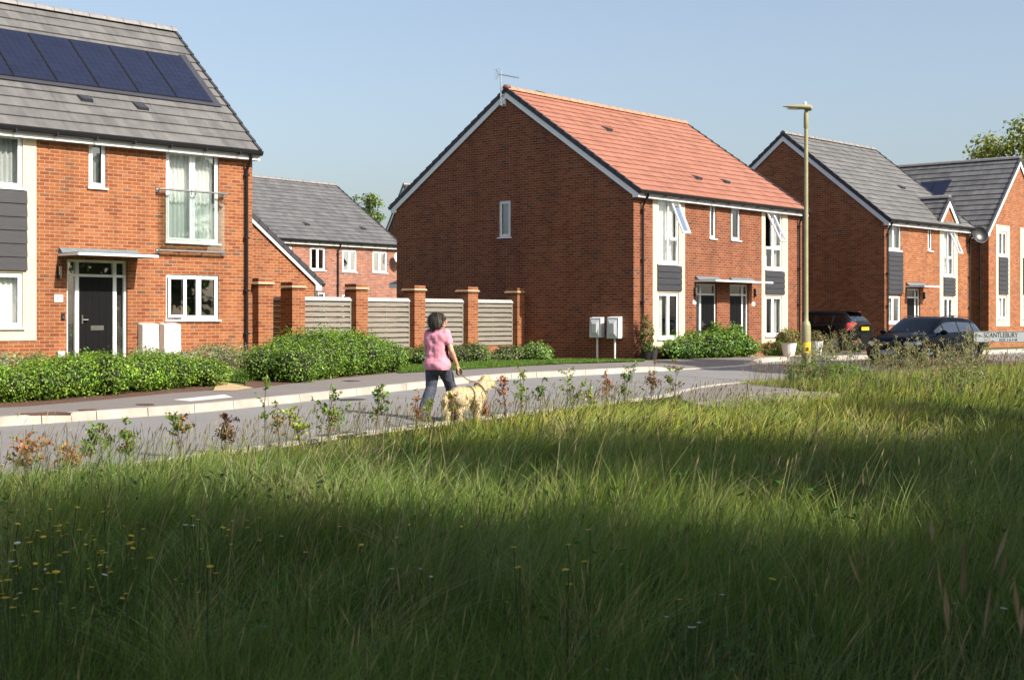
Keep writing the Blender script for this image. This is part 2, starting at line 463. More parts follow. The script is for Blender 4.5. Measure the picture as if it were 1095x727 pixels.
def house_walls(h, D, H, fo, lo=(), mat=None, rise=None, ridge='x', z0=-.35):
    """four walls with gables; fo front openings, lo left (x=0) openings given in y"""
    mb = MB(); L = h.L
    wall_face(mb, (0,0,0), (1,0,0), (0,1,0), L, z0, H, fo)
    wall_face(mb, (0,D,0), (0,-1,0), (1,0,0), D, z0, H, [(D-o[2], o[1], D-o[0], o[3]) for o in lo])
    wall_face(mb, (L,0,0), (0,1,0), (-1,0,0), D, z0, H, [])
    wall_face(mb, (L,D,0), (-1,0,0), (0,-1,0), L, z0, H, [])
    if rise:
        if ridge == 'x':
            mb.poly([(0,0,H),(0,D,H),(0,D/2,H+rise)]); mb.poly([(L,0,H),(L,D,H),(L,D/2,H+rise)])
        else:
            mb.poly([(0,0,H),(L,0,H),(L/2,0,H+rise)]); mb.poly([(0,D,H),(L,D,H),(L/2,D,H+rise)])
    return mb.build('wall', mat, h.root, recalc=False)

def pleats(mb, x0, x1, z0, z1, y, amp=.025, wl=.11):
    n = max(4, int((x1 - x0) / wl * 6)); pr = None
    for i in range(n + 1):
        x = x0 + (x1 - x0) * i / n; yy = y + amp * math.sin(2*PI*(x - x0)/wl)
        if pr: mb.poly([(pr[0],pr[1],z0),(x,yy,z0),(x,yy,z1),(pr[0],pr[1],z1)])
        pr = (x, yy)

def window(parent, r, cols=(.5,), rows=None, tilt=None, side=None, curtain='drape', sill=True, D=0., name='window', rm=None, swing=None):
    """white framed window in opening r; D = wall face y; cols = mullion fractions; rows = {col: [fractions]}"""
    x0, z0, x1, z1 = r
    if side is not None:      # window in the left gable: local x runs towards the front
        root = MB(); m4 = Matrix.Translation((0, side, 0)) @ Matrix.Rotation(-PI/2, 4, 'Z')
    fb = MB(); t = .055; ya, yb = D + .035, D + .10
    fb.box(x0, ya, z0, x1, yb, z0 + t); fb.box(x0, ya, z1 - t, x1, yb, z1)
    fb.box(x0, ya, z0 + t, x0 + t, yb, z1 - t); fb.box(x1 - t, ya, z0 + t, x1, yb, z1 - t)
    cx = [x0] + [x0 + (x1 - x0) * c for c in cols] + [x1]
    panes = []
    for i in range(len(cx) - 1):
        a = cx[i] + (t if i == 0 else t*.45); b = cx[i+1] - (t if i == len(cx)-2 else t*.45)
        if i < len(cx) - 2: fb.box(b, ya, z0 + t, b + t*.9, yb, z1 - t)
        zz = [z0 + t] + [z0 + (z1-z0)*q for q in (rows or {}).get(i, [])] + [z1 - t]
        for j in range(len(zz) - 1):
            za, zb_ = zz[j] + (t*.45 if j else 0), zz[j+1] - (t*.45 if j < len(zz)-2 else 0)
            if j: fb.box(a, ya, zz[j] - t*.45, b, yb, zz[j] + t*.45)
            panes.append((i, j, a, za, b, zb_))
    s = .042
    sash = [q for q in panes if (q[0], q[1]) not in ((tilt[0], tilt[1]) if tilt else None, (swing[0], swing[1]) if swing else None)]
    for (i, j, a, za, b, zb_) in sash:     # sash lips standing slightly proud
        fb.box(a, ya-.012, za, b, ya, za + s); fb.box(a, ya-.012, zb_ - s, b, ya, zb_)
        fb.box(a, ya-.012, za + s, a + s, ya, zb_ - s); fb.box(b - s, ya-.012, za + s, b, ya, zb_ - s)
    w = fb.build(name, M['white'], parent)
    if side is not None:
        w.location = (0, side, 0); w.rotation_euler = (0, 0, -PI/2)
    gb = MB()
    for (i, j, a, za, b, zb_) in sash: gb.poly([(a+s*.5, ya+.02, za+s*.5), (b-s*.5, ya+.02, za+s*.5), (b-s*.5, ya+.02, zb_-s*.5), (a+s*.5, ya+.02, zb_-s*.5)])
    gb.build('pane', M['glass'], w)
    for op, kind in ((tilt, 't'), (swing, 's')):
        if not op: continue
        q = [p for p in panes if p[0] == op[0] and p[1] == op[1]][0]
        _, _, a, za, b, zb_ = q; W_, H_ = b - a, zb_ - za
        sb = MB(); k = .055
        if kind == 't':   # hinged along its top edge, opening outwards
            sb.box(0, -.05, -H_, W_, 0, -H_ + k); sb.box(0, -.05, -k, W_, 0, 0)
            sb.box(0, -.05, -H_ + k, k, 0, -k); sb.box(W_ - k, -.05, -H_ + k, W_, 0, -k)
            so = sb.build('sash', M['white'], w); so.location = (a, ya - .015, zb_); so.rotation_euler = (-R(op[2]), 0, 0)
            sg = MB().poly([(k*.8, -.025, -H_+k*.8), (W_-k*.8, -.025, -H_+k*.8), (W_-k*.8, -.025, -k*.8), (k*.8, -.025, -k*.8)])
        else:
            sb.box(0, -.05, 0, W_, 0, k); sb.box(0, -.05, H_-k, W_, 0, H_)
            sb.box(0, -.05, k, k, 0, H_-k); sb.box(W_-k, -.05, k, W_, 0, H_-k)
            so = sb.build('sash', M['white'], w); so.location = (a, ya - .015, za); so.rotation_euler = (0, 0, -R(op[2]))
            sg = MB().poly([(k*.8, -.025, k*.8), (W_-k*.8, -.025, k*.8), (W_-k*.8, -.025, H_-k*.8), (k*.8, -.025, H_-k*.8)])
        g2 = sg.build('sash_glass', M['glass'], w); g2.location = so.location; g2.rotation_euler = so.rotation_euler
    if sill:
        MB().box(x0 - .04, D - .05, z0 - .035, x1 + .04, D + .10, z0 - .001).build('sill', M['white'], w)
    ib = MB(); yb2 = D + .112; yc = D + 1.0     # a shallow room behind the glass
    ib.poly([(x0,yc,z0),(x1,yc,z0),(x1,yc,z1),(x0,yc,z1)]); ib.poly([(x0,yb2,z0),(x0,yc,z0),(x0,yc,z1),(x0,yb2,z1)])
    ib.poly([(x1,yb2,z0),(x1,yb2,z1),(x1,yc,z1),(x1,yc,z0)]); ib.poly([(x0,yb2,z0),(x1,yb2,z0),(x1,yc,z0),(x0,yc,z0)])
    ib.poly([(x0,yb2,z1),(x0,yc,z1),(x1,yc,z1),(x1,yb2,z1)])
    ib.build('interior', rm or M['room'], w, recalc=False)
    if curtain:
        cb = MB(); m = M['curtain']; W_ = x1 - x0; y = D + .19
        if curtain == 'net': pleats(cb, x0+.02, x1-.02, z0+.02, z1-.02, y)
        elif curtain == 'drape': pleats(cb, x0+.02, x0+W_*.27, z0+.02, z1-.02, y, .03, .09); pleats(cb, x1-W_*.27, x1-.02, z0+.02, z1-.02, y, .03, .09)
        elif curtain == 'left': pleats(cb, x0+.02, x0+W_*.42, z0+.02, z1-.02, y, .03, .1)
        elif curtain == 'right': pleats(cb, x1-W_*.42, x1-.02, z0+.02, z1-.02, y, .03, .1)
        elif curtain == 'grey': pleats(cb, x0+.02, x1-.02, z0+.02, z1-.02, y); m = M['curtain_grey']
        elif curtain == 'blind':
            z = z0 + .03
            while z < z1 - .03:
                cb.poly([(x0+.02,y,z),(x1-.02,y,z),(x1-.02,y+.02,z+.05),(x0+.02,y+.02,z+.05)]); z += .055
            m = M['curtain_grey']
        cb.build('curtain', m, w, recalc=False)
    return w

def roof_slope(mb, x0, x1, ye, ze, yr, zr, gauge=.33, T=.034, x0t=None, x1t=None):
    """stepped tile courses from eaves (ye,ze) to ridge (yr,zr); x at the ridge can differ"""
    dy, dz = yr - ye, zr - ze; ln = math.hypot(dy, dz); n = max(1, round(ln / gauge))
    ny, nz = -dz/ln, dy/ln
    if nz < 0: ny, nz = -ny, -nz
    x0t = x0 if x0t is None else x0t; x1t = x1 if x1t is None else x1t
    for i in range(n):
        a, b = i / n, (i + 1) / n
        xa0, xa1 = x0 + (x0t-x0)*a, x1 + (x1t-x1)*a; xb0, xb1 = x0 + (x0t-x0)*b, x1 + (x1t-x1)*b
        ya, za = ye + dy*a + ny*T, ze + dz*a + nz*T; yb, zb = ye + dy*b + ny*.004, ze + dz*b + nz*.004
        yl, zl = ye + dy*a - ny*.004, ze + dz*a - nz*.004
        mb.poly([(xa0,ya,za),(xa1,ya,za),(xb1,yb,zb),(xb0,yb,zb)], [(xa0/.3,i+.02),(xa1/.3,i+.02),(xb1/.3,i+.98),(xb0/.3,i+.98)])
        mb.poly([(xa0,yl,zl),(xa1,yl,zl),(xa1,ya,za),(xa0,ya,za)], [(xa0/.3,i+.01),(xa1/.3,i+.01),(xa1/.3,i+.05),(xa0/.3,i+.05)])
        mb.poly([(xa0,yl,zl),(xa0,ya,za),(xb0,yb,zb)], [(0,i)]*3); mb.poly([(xa1,yl,zl),(xb1,yb,zb),(xa1,ya,za)], [(0,i)]*3)

def gable_roof(parent, L, D, H, rise, mat, vg=None, ridge_m=None, ov=.22, vo=.07, frame=None, gutter=True, ends=(True, True), gauge=.33, ridge_end=None, barge=True, bw=.235, name='roof', brackets=True):
    """ridge along x; eaves line at z=H over the wall face; frame = (loc, rz) for a turned roof"""
    vg = vg or M['verge_dark']; pitch = rise / (D/2); ze = H - ov*pitch + .06; zr = H + rise + .06
    mb = MB()
    roof_slope(mb, -vo, L+vo, -ov, ze, D/2, zr, gauge)
    roof_slope(mb, -vo, L+vo, D+ov, ze, D/2, zr, gauge)
    mb.poly([(-vo,-ov,ze-.02),(L+vo,-ov,ze-.02),(L+vo,D/2,zr-.02),(-vo,D/2,zr-.02)], [(0,0)]*4)
    mb.poly([(-vo,D+ov,ze-.02),(-vo,D/2,zr-.02),(L+vo,D/2,zr-.02),(L+vo,D+ov,ze-.02)], [(0,0)]*4)
    rf = mb.build(name, mat, parent, recalc=False)
    rb = MB(); x = -vo
    while x < L + vo - .01:          # ridge tiles
        x2 = min(x + .45, L + vo); pts = []
        pf = [(-.13,-.055),(-.10,.02),(-.05,.06),(0,.075),(.05,.06),(.10,.02),(.13,-.055)]
        for xx, k in ((x, 1.0), (x2 - .006, .93)):
            pts.append([(xx, D/2 + a*k, zr + .03 + c*k) for a, c in pf])
        for i in range(len(pf)-1): rb.poly([pts[0][i], pts[0][i+1], pts[1][i+1], pts[1][i]])
        rb.poly(list(reversed(pts[0]))); rb.poly(pts[1]); x = x2
    rb.build('ridge_tiles', ridge_m or M['ridge_grey'], rf, recalc=False)
    if barge:
        for k, (xx, out) in enumerate(((0., -1), (L, 1))):
            if not ends[k]: continue
            vb = MB(); bb = MB()
            for sgn, ye in ((1, -ov), (-1, D+ov)):
                # dark stepped verge caps
                ln = math.hypot(D/2+ov, zr-ze); n = max(1, round(ln/gauge)); uy, uz = (D/2-ye)/ln, (zr-ze)/ln
                ny, nz = (-uz, uy) if uy > 0 else (uz, -uy)
                for i in range(n):
                    s0, s1 = ln*i/n - (.02 if i == 0 else .03), ln*(i+1)/n
                    xa, xb = (xx - vo - .012, xx - vo + .06) if out < 0 else (xx + vo - .06, xx + vo + .012)
                    def q(s_, k_): return (ye + uy*s_ + ny*k_, ze + uz*s_ + nz*k_)
                    a0, a1, b0, b1 = q(s0,-.085), q(s1,-.085), q(s0,.062), q(s1,.034)
                    vb.hexa([(xa,*a0),(xb,*a0),(xb,*a1),(xa,*a1),(xa,*b0),(xb,*b0),(xb,*b1),(xa,*b1)])
                xa, xb = (xx - vo + .005, xx - vo + .03) if out < 0 else (xx + vo - .03, xx + vo - .005)
                def q2(s_, k_): return (ye + uy*s_ + ny*k_, ze + uz*s_ + nz*k_)
                e = 0. ; c = ln
                a0, a1 = q2(e, -bw), (D/2, zr - bw/abs(uy)); b0, b1 = q2(e, -.07), (D/2, zr - .07/abs(uy))
                bb.hexa([(xa,*a0),(xb,*a0),(xb,*a1),(xa,*a1),(xa,*b0),(xb,*b0),(xb,*b1),(xa,*b1)])
                # soffit box end at the eaves
                yy0, yy1 = sorted((ye + sgn*.01, (0. if sgn > 0 else D) - sgn*.002))
                bb.box(min(xa, xx)+.001, yy0, ze-.21, max(xb, xx)-.001, yy1, ze-.02)
            vb.build('verge', vg, rf); bb.build('bargeboard', M['white'], rf)
    for sgn, yw in ((-1, 0.), (1, D)):
        fb = MB(); y0 = yw + sgn*ov
        ya, yb = sorted((y0 - sgn*.03, y0 - sgn*.055)); fb.box(-vo+.03, ya, ze-.205, L+vo-.03, yb, ze-.01)
        ya, yb = sorted((y0 - sgn*.057, yw + sgn*.002)); fb.box(-vo+.03, ya, ze-.20, L+vo-.03, yb, ze-.185)
        fb.build('fascia', M['white'], rf)
        if gutter:
            g = MB(); gy = y0 + sgn*.035; r = .072; prof = [(r*math.cos(t), 1.5*r*math.sin(t)) for t in [PI + PI*i/8 for i in range(9)]]
            inn = [(a*.85, b*.85) for a, b in reversed(prof)]; ring = prof + inn
            for i in range(len(ring)):
                a, b = ring[i], ring[(i+1) % len(ring)]
                g.poly([(-vo-.01, gy+a[0], ze-.005+a[1]), (L+vo+.01, gy+a[0], ze-.005+a[1]), (L+vo+.01, gy+b[0], ze-.005+b[1]), (-vo-.01, gy+b[0], ze-.005+b[1])])
            for xe in (-vo-.01, L+vo+.01):
                g.poly([(xe, gy+a, ze-.005+b) for a, b in prof])
            if brackets:
                x = .35
                while x < L:
                    ya, yb = sorted((y0 - sgn*.03, gy + sgn*.062)); g.box(x-.02, ya, ze-.125, x+.02, yb, ze-.05); x += .9
            g.build('gutter', M['gutter'], rf, recalc=False)
    if frame:
        rf.location = frame[0]; rf.rotation_euler = (0, 0, frame[1])
    return rf

def downpipe(parent, x, z1, y0=-.25, yw=-.07, z0=0., name='downpipe'):
    mb = MB(); r = .035
    mb.tube([(x, y0, z1), (x, y0, z1-.08), (x, y0+.03, z1-.14), (x, yw-.03, z1-.32), (x, yw, z1-.38), (x, yw, z0)], r, 10)
    for z in (z1-.5, z1*.6, z1*.35, .7): mb.box(x-.055, yw-.045, z-.02, x+.055, -.002, z+.02)
    return mb.build(name, M['gutter'], parent, smooth=False)

def cladding(parent, r, y=-.03, n=6):
    x0, z0, x1, z1 = r; mb = MB(); h = (z1 - z0) / n
    for i in range(n):
        a, b = z0 + i*h, z0 + (i+1)*h
        mb.hexa([(x0,y-.016,a+.004),(x1,y-.016,a+.004),(x1,.0-.002,a+.004),(x0,-.002,a+.004),(x0,y+.004,b-.002),(x1,y+.004,b-.002),(x1,-.002,b-.002),(x0,-.002,b-.002)])
    return mb.build('cladding', M['clad'], parent)

def cream_panel(parent, r, holes, y=-.018, name='render_panel'):
    x0, z0, x1, z1 = r; mb = MB()
    wall_face(mb, (x0, y, 0), (1,0,0), (0,1,0), x1-x0, z0, z1, [(a-x0, b, c-x0, d) for a, b, c, d in holes], .03)
    mb.poly([(x0,y,z0),(x0,0,z0),(x0,0,z1),(x0,y,z1)]); mb.poly([(x1,y,z0),(x1,y,z1),(x1,0,z1),(x1,0,z0)])
    mb.poly([(x0,y,z0),(x1,y,z0),(x1,0,z0),(x0,0,z0)]); mb.poly([(x0,y,z1),(x0,0,z1),(x1,0,z1),(x1,y,z1)])
    return mb.build(name, M['cream'], parent, recalc=False)

def front_door(parent, r, leaf, trans=.30, y=.06):
    """r whole frame rectangle; leaf = (xa, xb) of the door leaf; glazed side panels fill the rest"""
    x0, z0, x1, z1 = r; t = .055; fb = MB(); ya, yb = y, y + .07
    fb.box(x0, ya, z0, x0+t, yb, z1); fb.box(x1-t, ya, z0, x1, yb, z1); fb.box(x0+t, ya, z1-t, x1-t, yb, z1)
    zt = z1 - trans; fb.box(x0+t, ya, zt-t, x1-t, yb, zt)
    for a, s in ((leaf[0], -1), (leaf[1], 1)):
        if x0 + .1 < a < x1 - .1:
            p, q = sorted((a, a + s*.085)); fb.box(p, ya-.004, z0, q, yb+.004, z1 - t)
    fr = fb.build('door_frame', M['white'], parent)
    gb = MB(); gb.poly([(x0+t, y+.03, z0), (x1-t, y+.03, z0), (x1-t, y+.03, z1-t), (x0+t, y+.03, z1-t)])
    gb.build('glazing', M['glass'], fr)
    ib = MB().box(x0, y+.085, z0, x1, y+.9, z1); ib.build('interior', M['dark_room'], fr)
    d = MB(); a, b = leaf; d.box(a+.004, y-.002, z0+.02, b-.004, y+.05, zt-t-.004)
    w = b - a
    for k in range(1, 5): d.box(a + w*k/5 - .004, y-.006, z0+.08, a + w*k/5 + .004, y-.002, zt-t-.08)
    do = d.build('door', M['door'], parent)
    hz = z0 + 1.0
    MB().box(a+.05, y-.03, hz-.08, a+.085, y-.002, hz+.10).tube([(a+.065,y-.05,hz),(a+.19,y-.05,hz)], .012, 8).build('handle', M['steel'], do)
    MB().box(a+w*.34, y-.014, z0+.78, a+w*.72, y-.002, z0+.88).build('letterbox', M['steel'], do)
    return do

def canopy(parent, x0, x1, z, dep=.8, ups=None):
    mb = MB(); mb.box(x0, -dep, z, x1, -.003, z+.03)
    for a, b in (ups or [(x0, x1)]): mb.hexa([(a,-.16,z+.03),(b,-.16,z+.03),(b,-.003,z+.03),(a,-.003,z+.03),(a,-.03,z+.14),(b,-.03,z+.14),(b,-.003,z+.14),(a,-.003,z+.14)])
    c = mb.build('canopy', M['lead'], parent)
    eb = MB(); eb.box(x0-.01, -dep-.02, z-.035, x1+.01, -dep-.001, z+.012)
    eb.box(x0-.02, -dep-.001, z-.035, x0-.001, -.003, z+.012); eb.box(x1+.001, -dep-.001, z-.035, x1+.02, -.003, z+.012)
    eb.build('canopy_edge', M['white'], c)
    MB().box(x0+.002, -dep+.002, z-.02, x1-.002, -.004, z-.002).build('canopy_soffit', M['soffit'], c)
    return c

def wall_lamp(parent, x, z):
    m = MB().box(x-.04, -.03, z-.13, x+.04, -.002, z+.13).box(x-.03, -.10, z-.11, x+.03, -.03, z-.07)
    o = m.build('wall_lamp', M['black'], parent)
    MB().tube([(x,-.075,z-.12),(x,-.075,z+.12)], .03, 12).build('lamp_tube', M['steel'], o); return o

def text_mesh(txt, size, name, mat, parent=None, loc=(0,0,0), rot=(0,0,0), depth=.001, sx=1.):
    cu = bpy.data.curves.new('tmp', 'FONT'); cu.body = txt; cu.size = size; cu.extrude = depth; cu.align_x = 'CENTER'; cu.align_y = 'CENTER'
    o = bpy.data.objects.new('tmp', cu); COL.objects.link(o)
    bpy.context.view_layer.update()
    dg = bpy.context.evaluated_depsgraph_get(); me = bpy.data.meshes.new_from_object(o.evaluated_get(dg))
    bpy.data.objects.remove(o); bpy.data.curves.remove(cu)
    me.materials.clear(); me.materials.append(mat); me.name = name
    ob = bpy.data.objects.new(name, me); COL.objects.link(ob); ob.parent = parent
    ob.location = loc; ob.rotation_euler = rot; ob.scale = (sx, 1, 1)
    return ob

def slope_local(h, D, H, rise, px, py):
    """point on the front roof slope seen at a photo position"""
    n = Vector((0, -rise, D/2)).normalized()
    return h.ray(px, py, (0, 0, H + .06 + .03), n)

def roof_vent(parent, h, D, H, rise, px, py):
    q = slope_local(h, D, H, rise, px, py); an = math.atan2(rise, D/2)
    mb = MB(); w = .15
    mb.hexa([(-w,-.02,-.01),(w,-.02,-.01),(w,.28,-.01),(-w,.28,-.01),(-w+.03,-.0,.075),(w-.03,-.0,.075),(w,.27,.0),(-w,.27,.0)])
    o = mb.build('roof_vent', M['verge_dark'], parent); o.location = q; o.rotation_euler = (an, 0, 0)
    return o

# ================================================================== HOUSE 1 (left, grey roof, solar panels)
H1L, H1D, H1H, H1R = 9.0, 6.5, 5.02, 3.02
h1 = House('detached_house', (-5.97, 33.32), 43.5, .58, 'orange brick house at the left edge with a row of solar panels on its roof', L=H1L, right=True)
zg = 0.0
w_f = h1.rect(177.5, 159, 234, 261); w_l = h1.rect(177.5, 293, 234, 342); w_n = h1.rect(95, 149.8, 113.4, 201.5)
w_u = h1.rect(-40, 138, 24, 201.8); w_b = h1.rect(-40, 290, 24, 350.5)
dr = h1.rect(71.5, 277, 136.5, 384); dr = (dr[0], .02, dr[2], dr[3])
house_walls(h1, H1D, H1H, [w_f, w_l, w_n, w_u, w_b, dr], mat=M['brick'], rise=H1R)
rf1 = gable_roof(h1.root, H1L, H1D, H1H, H1R, M['tile_grey'])
cp = (w_u[0]-.28, h1.F(38, 364)[1], h1.F(38.5, 364)[0], H1H - .06)
cream_panel(h1.root, cp, [w_u, w_b])
cladding(h1.root, (w_u[0]-.02, w_b[3]+.04, h1.F(28, 250)[0], w_u[1]-.04), y=-.05, n=6)
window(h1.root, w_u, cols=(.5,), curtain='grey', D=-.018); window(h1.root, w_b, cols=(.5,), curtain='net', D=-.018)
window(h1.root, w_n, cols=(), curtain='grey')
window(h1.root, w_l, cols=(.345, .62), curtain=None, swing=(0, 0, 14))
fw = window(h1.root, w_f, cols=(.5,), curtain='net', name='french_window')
MB().tube([(w_f[0]+(w_f[2]-w_f[0])*.46, -.03, w_f[1]+1.05), (w_f[0]+(w_f[2]-w_f[0])*.46, -.03, w_f[1]+1.2)], .012).build('handle', M['steel'], fw)
MB().tube([(w_f[0]+(w_f[2]-w_f[0])*.54, -.03, w_f[1]+1.05), (w_f[0]+(w_f[2]-w_f[0])*.54, -.03, w_f[1]+1.2)], .012).build('handle', M['steel'], fw)
leafp = None
# juliet balcony
xa, zt = h1.F(170, 202, -.12); xb, _ = h1.F(243, 208, -.12); _, zb = h1.F(170, 267.5, -.12)
for z in (zt, zb):
    bal = MB(); bal.tube([(xa, -.13, z), (xb, -.13, z)], .022, 10)
    for x in (xa+.05, (xa*2+xb)/3, (xa+2*xb)/3, xb-.05): bal.tube([(x, -.13, z), (x, -.003, z-.01)], .014, 8)
    for x in (xa+.04, xb-.04): bal.box(x-.05, -.02, z-.07, x+.05, -.003, z+.05)
    bo = bal.build('balcony_rail', M['steel'], h1.root)
MB().box(xa+.06, -.118, zb+.02, xb-.06, -.108, zt-.02).build('balcony_glass', M['balcony_glass'], bo)
lw = (dr[2]-dr[0])
front_door(h1.root, dr, (dr[0]+lw*.215, dr[0]+lw*.775))
x0 = h1.F(62.7, 266)[0]; x1 = h1.F(146.5, 270)[0]
canopy(h1.root, x0, x1, dr[3]+.09, .8)
x, z = h1.F(62.5, 291); wall_lamp(h1.root, x, z)
nx0, nz0, nx1, nz1 = h1.rect(57.8, 315, 67, 323)
npl = MB().box(nx0, -.016, nz0, nx1, -.003, nz1).build('house_number', M['grp'], h1.root)
text_mesh('51', (nz1-nz0)*.85, 'numerals', M['black'], npl, ((nx0+nx1)/2, -.018, (nz0+nz1)/2), (PI/2, 0, 0))
nx0, nz0, nx1, nz1 = h1.rect(65.4, 334.5, 68.8, 341.8)
b_ = MB().box(nx0, -.03, nz0, nx1, -.003, nz1).build('doorbell', M['black'], h1.root, bevel=.006)
MB().tube([((nx0+nx1)/2, -.034, nz0+.05), ((nx0+nx1)/2, -.03, nz0+.05)], .018, 12).build('button', M['steel'], b_)
for pr in ((152.7, 347, 170.7, 382), (176, 347, 194, 382)):
    a = h1.rect(*pr, y=-.2); a = (a[0], .05, a[2], a[3])
    m = MB().hexa([(a[0],-.2,a[1]),(a[2],-.2,a[1]),(a[2],-.003,a[1]),(a[0],-.003,a[1]),(a[0]+.01,-.19,a[3]),(a[2]-.01,-.19,a[3]),(a[2],-.003,a[3]+.03),(a[0],-.003,a[3]+.03)])
    mo = m.build('meter_box', M['grp'], h1.root, bevel=.012)
    MB().box(a[0]+.05, -.208, a[1]+.05, a[2]-.05, -.199, a[3]-.07).build('meter_door', M['grp'], mo, bevel=.004)
a = h1.rect(60.5, 375.5, 68, 382); MB().box(a[0], -.06, a[1], a[2], -.003, a[3]).build('junction_box', M['grp_grey'], h1.root, bevel=.008)
downpipe(h1.root, h1.F(262, 250)[0], H1H-.2)
# solar panels laid on the roof slope
q1 = slope_local(h1, H1D, H1H, H1R, 193.5, 62); q2 = slope_local(h1, H1D, H1H, H1R, 227, 111)
an = math.atan2(H1R, H1D/2); ln = math.hypot(q1.y-q2.y, q1.z-q2.z); xr = (q1.x+q2.x)/2
pw = .99
for k in range(8):
    sp = MB().box(-pw+.01, 0, .0, -.01, ln, .045).build('solar_panel', M['gutter'], h1.root)
    sp.location = (xr - pw*k, q2.y, q2.z+.0); sp.rotation_euler = (an, 0, 0)
    cells = MB()
    for i in range(6):
        for j in range(10):
            a, b = -pw+.03 + (pw-.06)*i/6, .02 + (ln-.04)*j/10
            cells.box(a+.002, b+.002, .0455, a+(pw-.06)/6-.002, b+(ln-.04)/10-.002, .049)
    cells.build('solar_cells', M['solar'], sp)
fl = MB().box(-pw*8-.15, -.12, .012, .18, .0, .03).box(.0, 0, .012, .18, ln+.1, .03).build('panel_flashing', M['verge_dark'], h1.root)
fl.location = (xr, q2.y, q2.z); fl.rotation_euler = (an, 0, 0)
for px, py in ((93, 109), (153, 118)): roof_vent(h1.root, h1, H1D, H1H, H1R, px, py)
# things behind the kitchen window
q = h1.F(205, 338); 
pp = empty('potted_plant', h1.o + h1.d*q[0] + h1.b*.22 + Vector((0,0,w_l[1]+.06)), 0, 'small green plant on the inside sill of the downstairs kitchen window', 'pot plant')
MB().lathe([(.045,0),(.06,.09),(.066,.11)], 16).build('pot', M['ridge_red'], pp, smooth=True)

# ---- garage beside house 1
hg = House('garage', (-5.45, 40.0), 43.5, .55, 'low brick garage with a pitched roof tucked beside the solar panel house', 'garage', L=6.0, right=True)
gD, gH, gR = 5.5, 2.18, 2.25
mb = MB(); wall_face(mb, (0,0,0), (1,0,0), (0,1,0), 6., -.3, gH, []); wall_face(mb, (6,0,0), (0,1,0), (-1,0,0), gD, -.3, gH, [])
wall_face(mb, (0,gD,0), (0,-1,0), (1,0,0), gD, -.3, gH, []); wall_face(mb, (6,gD,0), (-1,0,0), (0,-1,0), 6., -.3, gH, [])
mb.poly([(0,0,gH),(6,0,gH),(3,0,gH+gR)]); mb.poly([(0,gD,gH),(6,gD,gH),(3,gD,gH+gR)])
mb.build('wall', M['brick'], hg.root, recalc=False)
gable_roof(hg.root, gD, 6.0, gH, gR, M['tile_slate'], bw=.17, frame=((6.0, 0, 0), PI/2))

# ================================================================== HOUSE 2 (centre, salmon roof)
H2L, H2D, H2H, H2R = 10.1, 9.4, 4.98, 3.22
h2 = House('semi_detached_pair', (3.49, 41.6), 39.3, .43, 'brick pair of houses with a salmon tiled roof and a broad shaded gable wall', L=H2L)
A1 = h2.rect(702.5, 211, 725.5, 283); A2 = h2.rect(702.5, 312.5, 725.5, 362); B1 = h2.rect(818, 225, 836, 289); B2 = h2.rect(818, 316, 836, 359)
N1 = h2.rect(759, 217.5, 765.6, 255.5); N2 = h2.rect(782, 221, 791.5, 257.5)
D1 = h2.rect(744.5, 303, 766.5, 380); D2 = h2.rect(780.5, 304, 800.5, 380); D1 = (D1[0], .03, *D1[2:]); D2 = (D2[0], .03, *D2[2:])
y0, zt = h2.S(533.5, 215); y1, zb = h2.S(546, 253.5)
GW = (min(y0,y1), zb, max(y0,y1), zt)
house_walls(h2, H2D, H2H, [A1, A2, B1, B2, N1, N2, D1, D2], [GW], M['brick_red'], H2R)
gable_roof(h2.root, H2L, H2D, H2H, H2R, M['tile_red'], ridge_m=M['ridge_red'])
MB().lathe([(.12,0),(.14,.05),(.10,.12)], 14).build('ridge_end_cap', M['ridge_dark_red'], h2.root).location = (-.02, H2D/2, H2H+H2R+.06)
for W1, W2, pxl, pxr in ((A1, A2, 697.5, 732), (B1, B2, 814, 842)):
    x0, zb = h2.F(pxl, 371.5 if pxl < 750 else 366); x1, _ = h2.F(pxr, 370)
    zb = .78 if pxl < 750 else .80
    zb = h2.F(pxl, 371.5 if pxl < 750 else 367)[1]
    cream_panel(h2.root, (x0, zb, x1, H2H-.08), [W1, W2])
    cladding(h2.root, (W1[0]-.02, W2[3]+.05, W1[2]+.12, W1[1]-.05), y=-.05, n=4)
window(h2.root, A1, cols=(.56,), rows={1: [.40]}, tilt=(1, 1, 24), curtain='net', D=-.018)
window(h2.root, A2, cols=(.52,), curtain='left', D=-.018)
window(h2.root, B1, cols=(.42,), rows={0: [.42]}, tilt=(1, 0, 0), curtain='drape', D=-.018) if False else window(h2.root, B1, cols=(.45,), rows={0: [.38], 1: [.38]}, tilt=(0, 1, 28), curtain='drape', D=-.018)
window(h2.root, B2, cols=(.45,), curtain='drape', D=-.018)
window(h2.root, N1, cols=(), curtain='grey'); window(h2.root, N2, cols=(), curtain='left')
window(h2.root, (-GW[2], GW[1], -GW[0], GW[3]), cols=(), curtain='grey', side=0.)
w1 = D1[2]-D1[0]; front_door(h2.root, D1, (D1[0]+w1*.30, D1[2]-.055)); front_door(h2.root, D2, (D2[0]+.055, D2[2]-w1*.30))
xc0 = h2.F(743, 300)[0]; xc1 = h2.F(804, 300)[0]
canopy(h2.root, xc0, xc1, D1[3]+.08, .75, ups=[(xc0, h2.F(768, 300)[0]), (h2.F(780, 300)[0], xc1)])
x, z = h2.F(742.3, 312); wall_lamp(h2.root, x, z); x, z = h2.F(806.5, 313); wall_lamp(h2.root, x, z)
for pr in ((740.5, 321, 744, 325.5), (803.5, 323, 807, 327)):
    a = h2.rect(*pr); MB().box(a[0], -.015, a[1], a[2], -.003, a[3]).build('number_plate', M['grp'], h2.root)
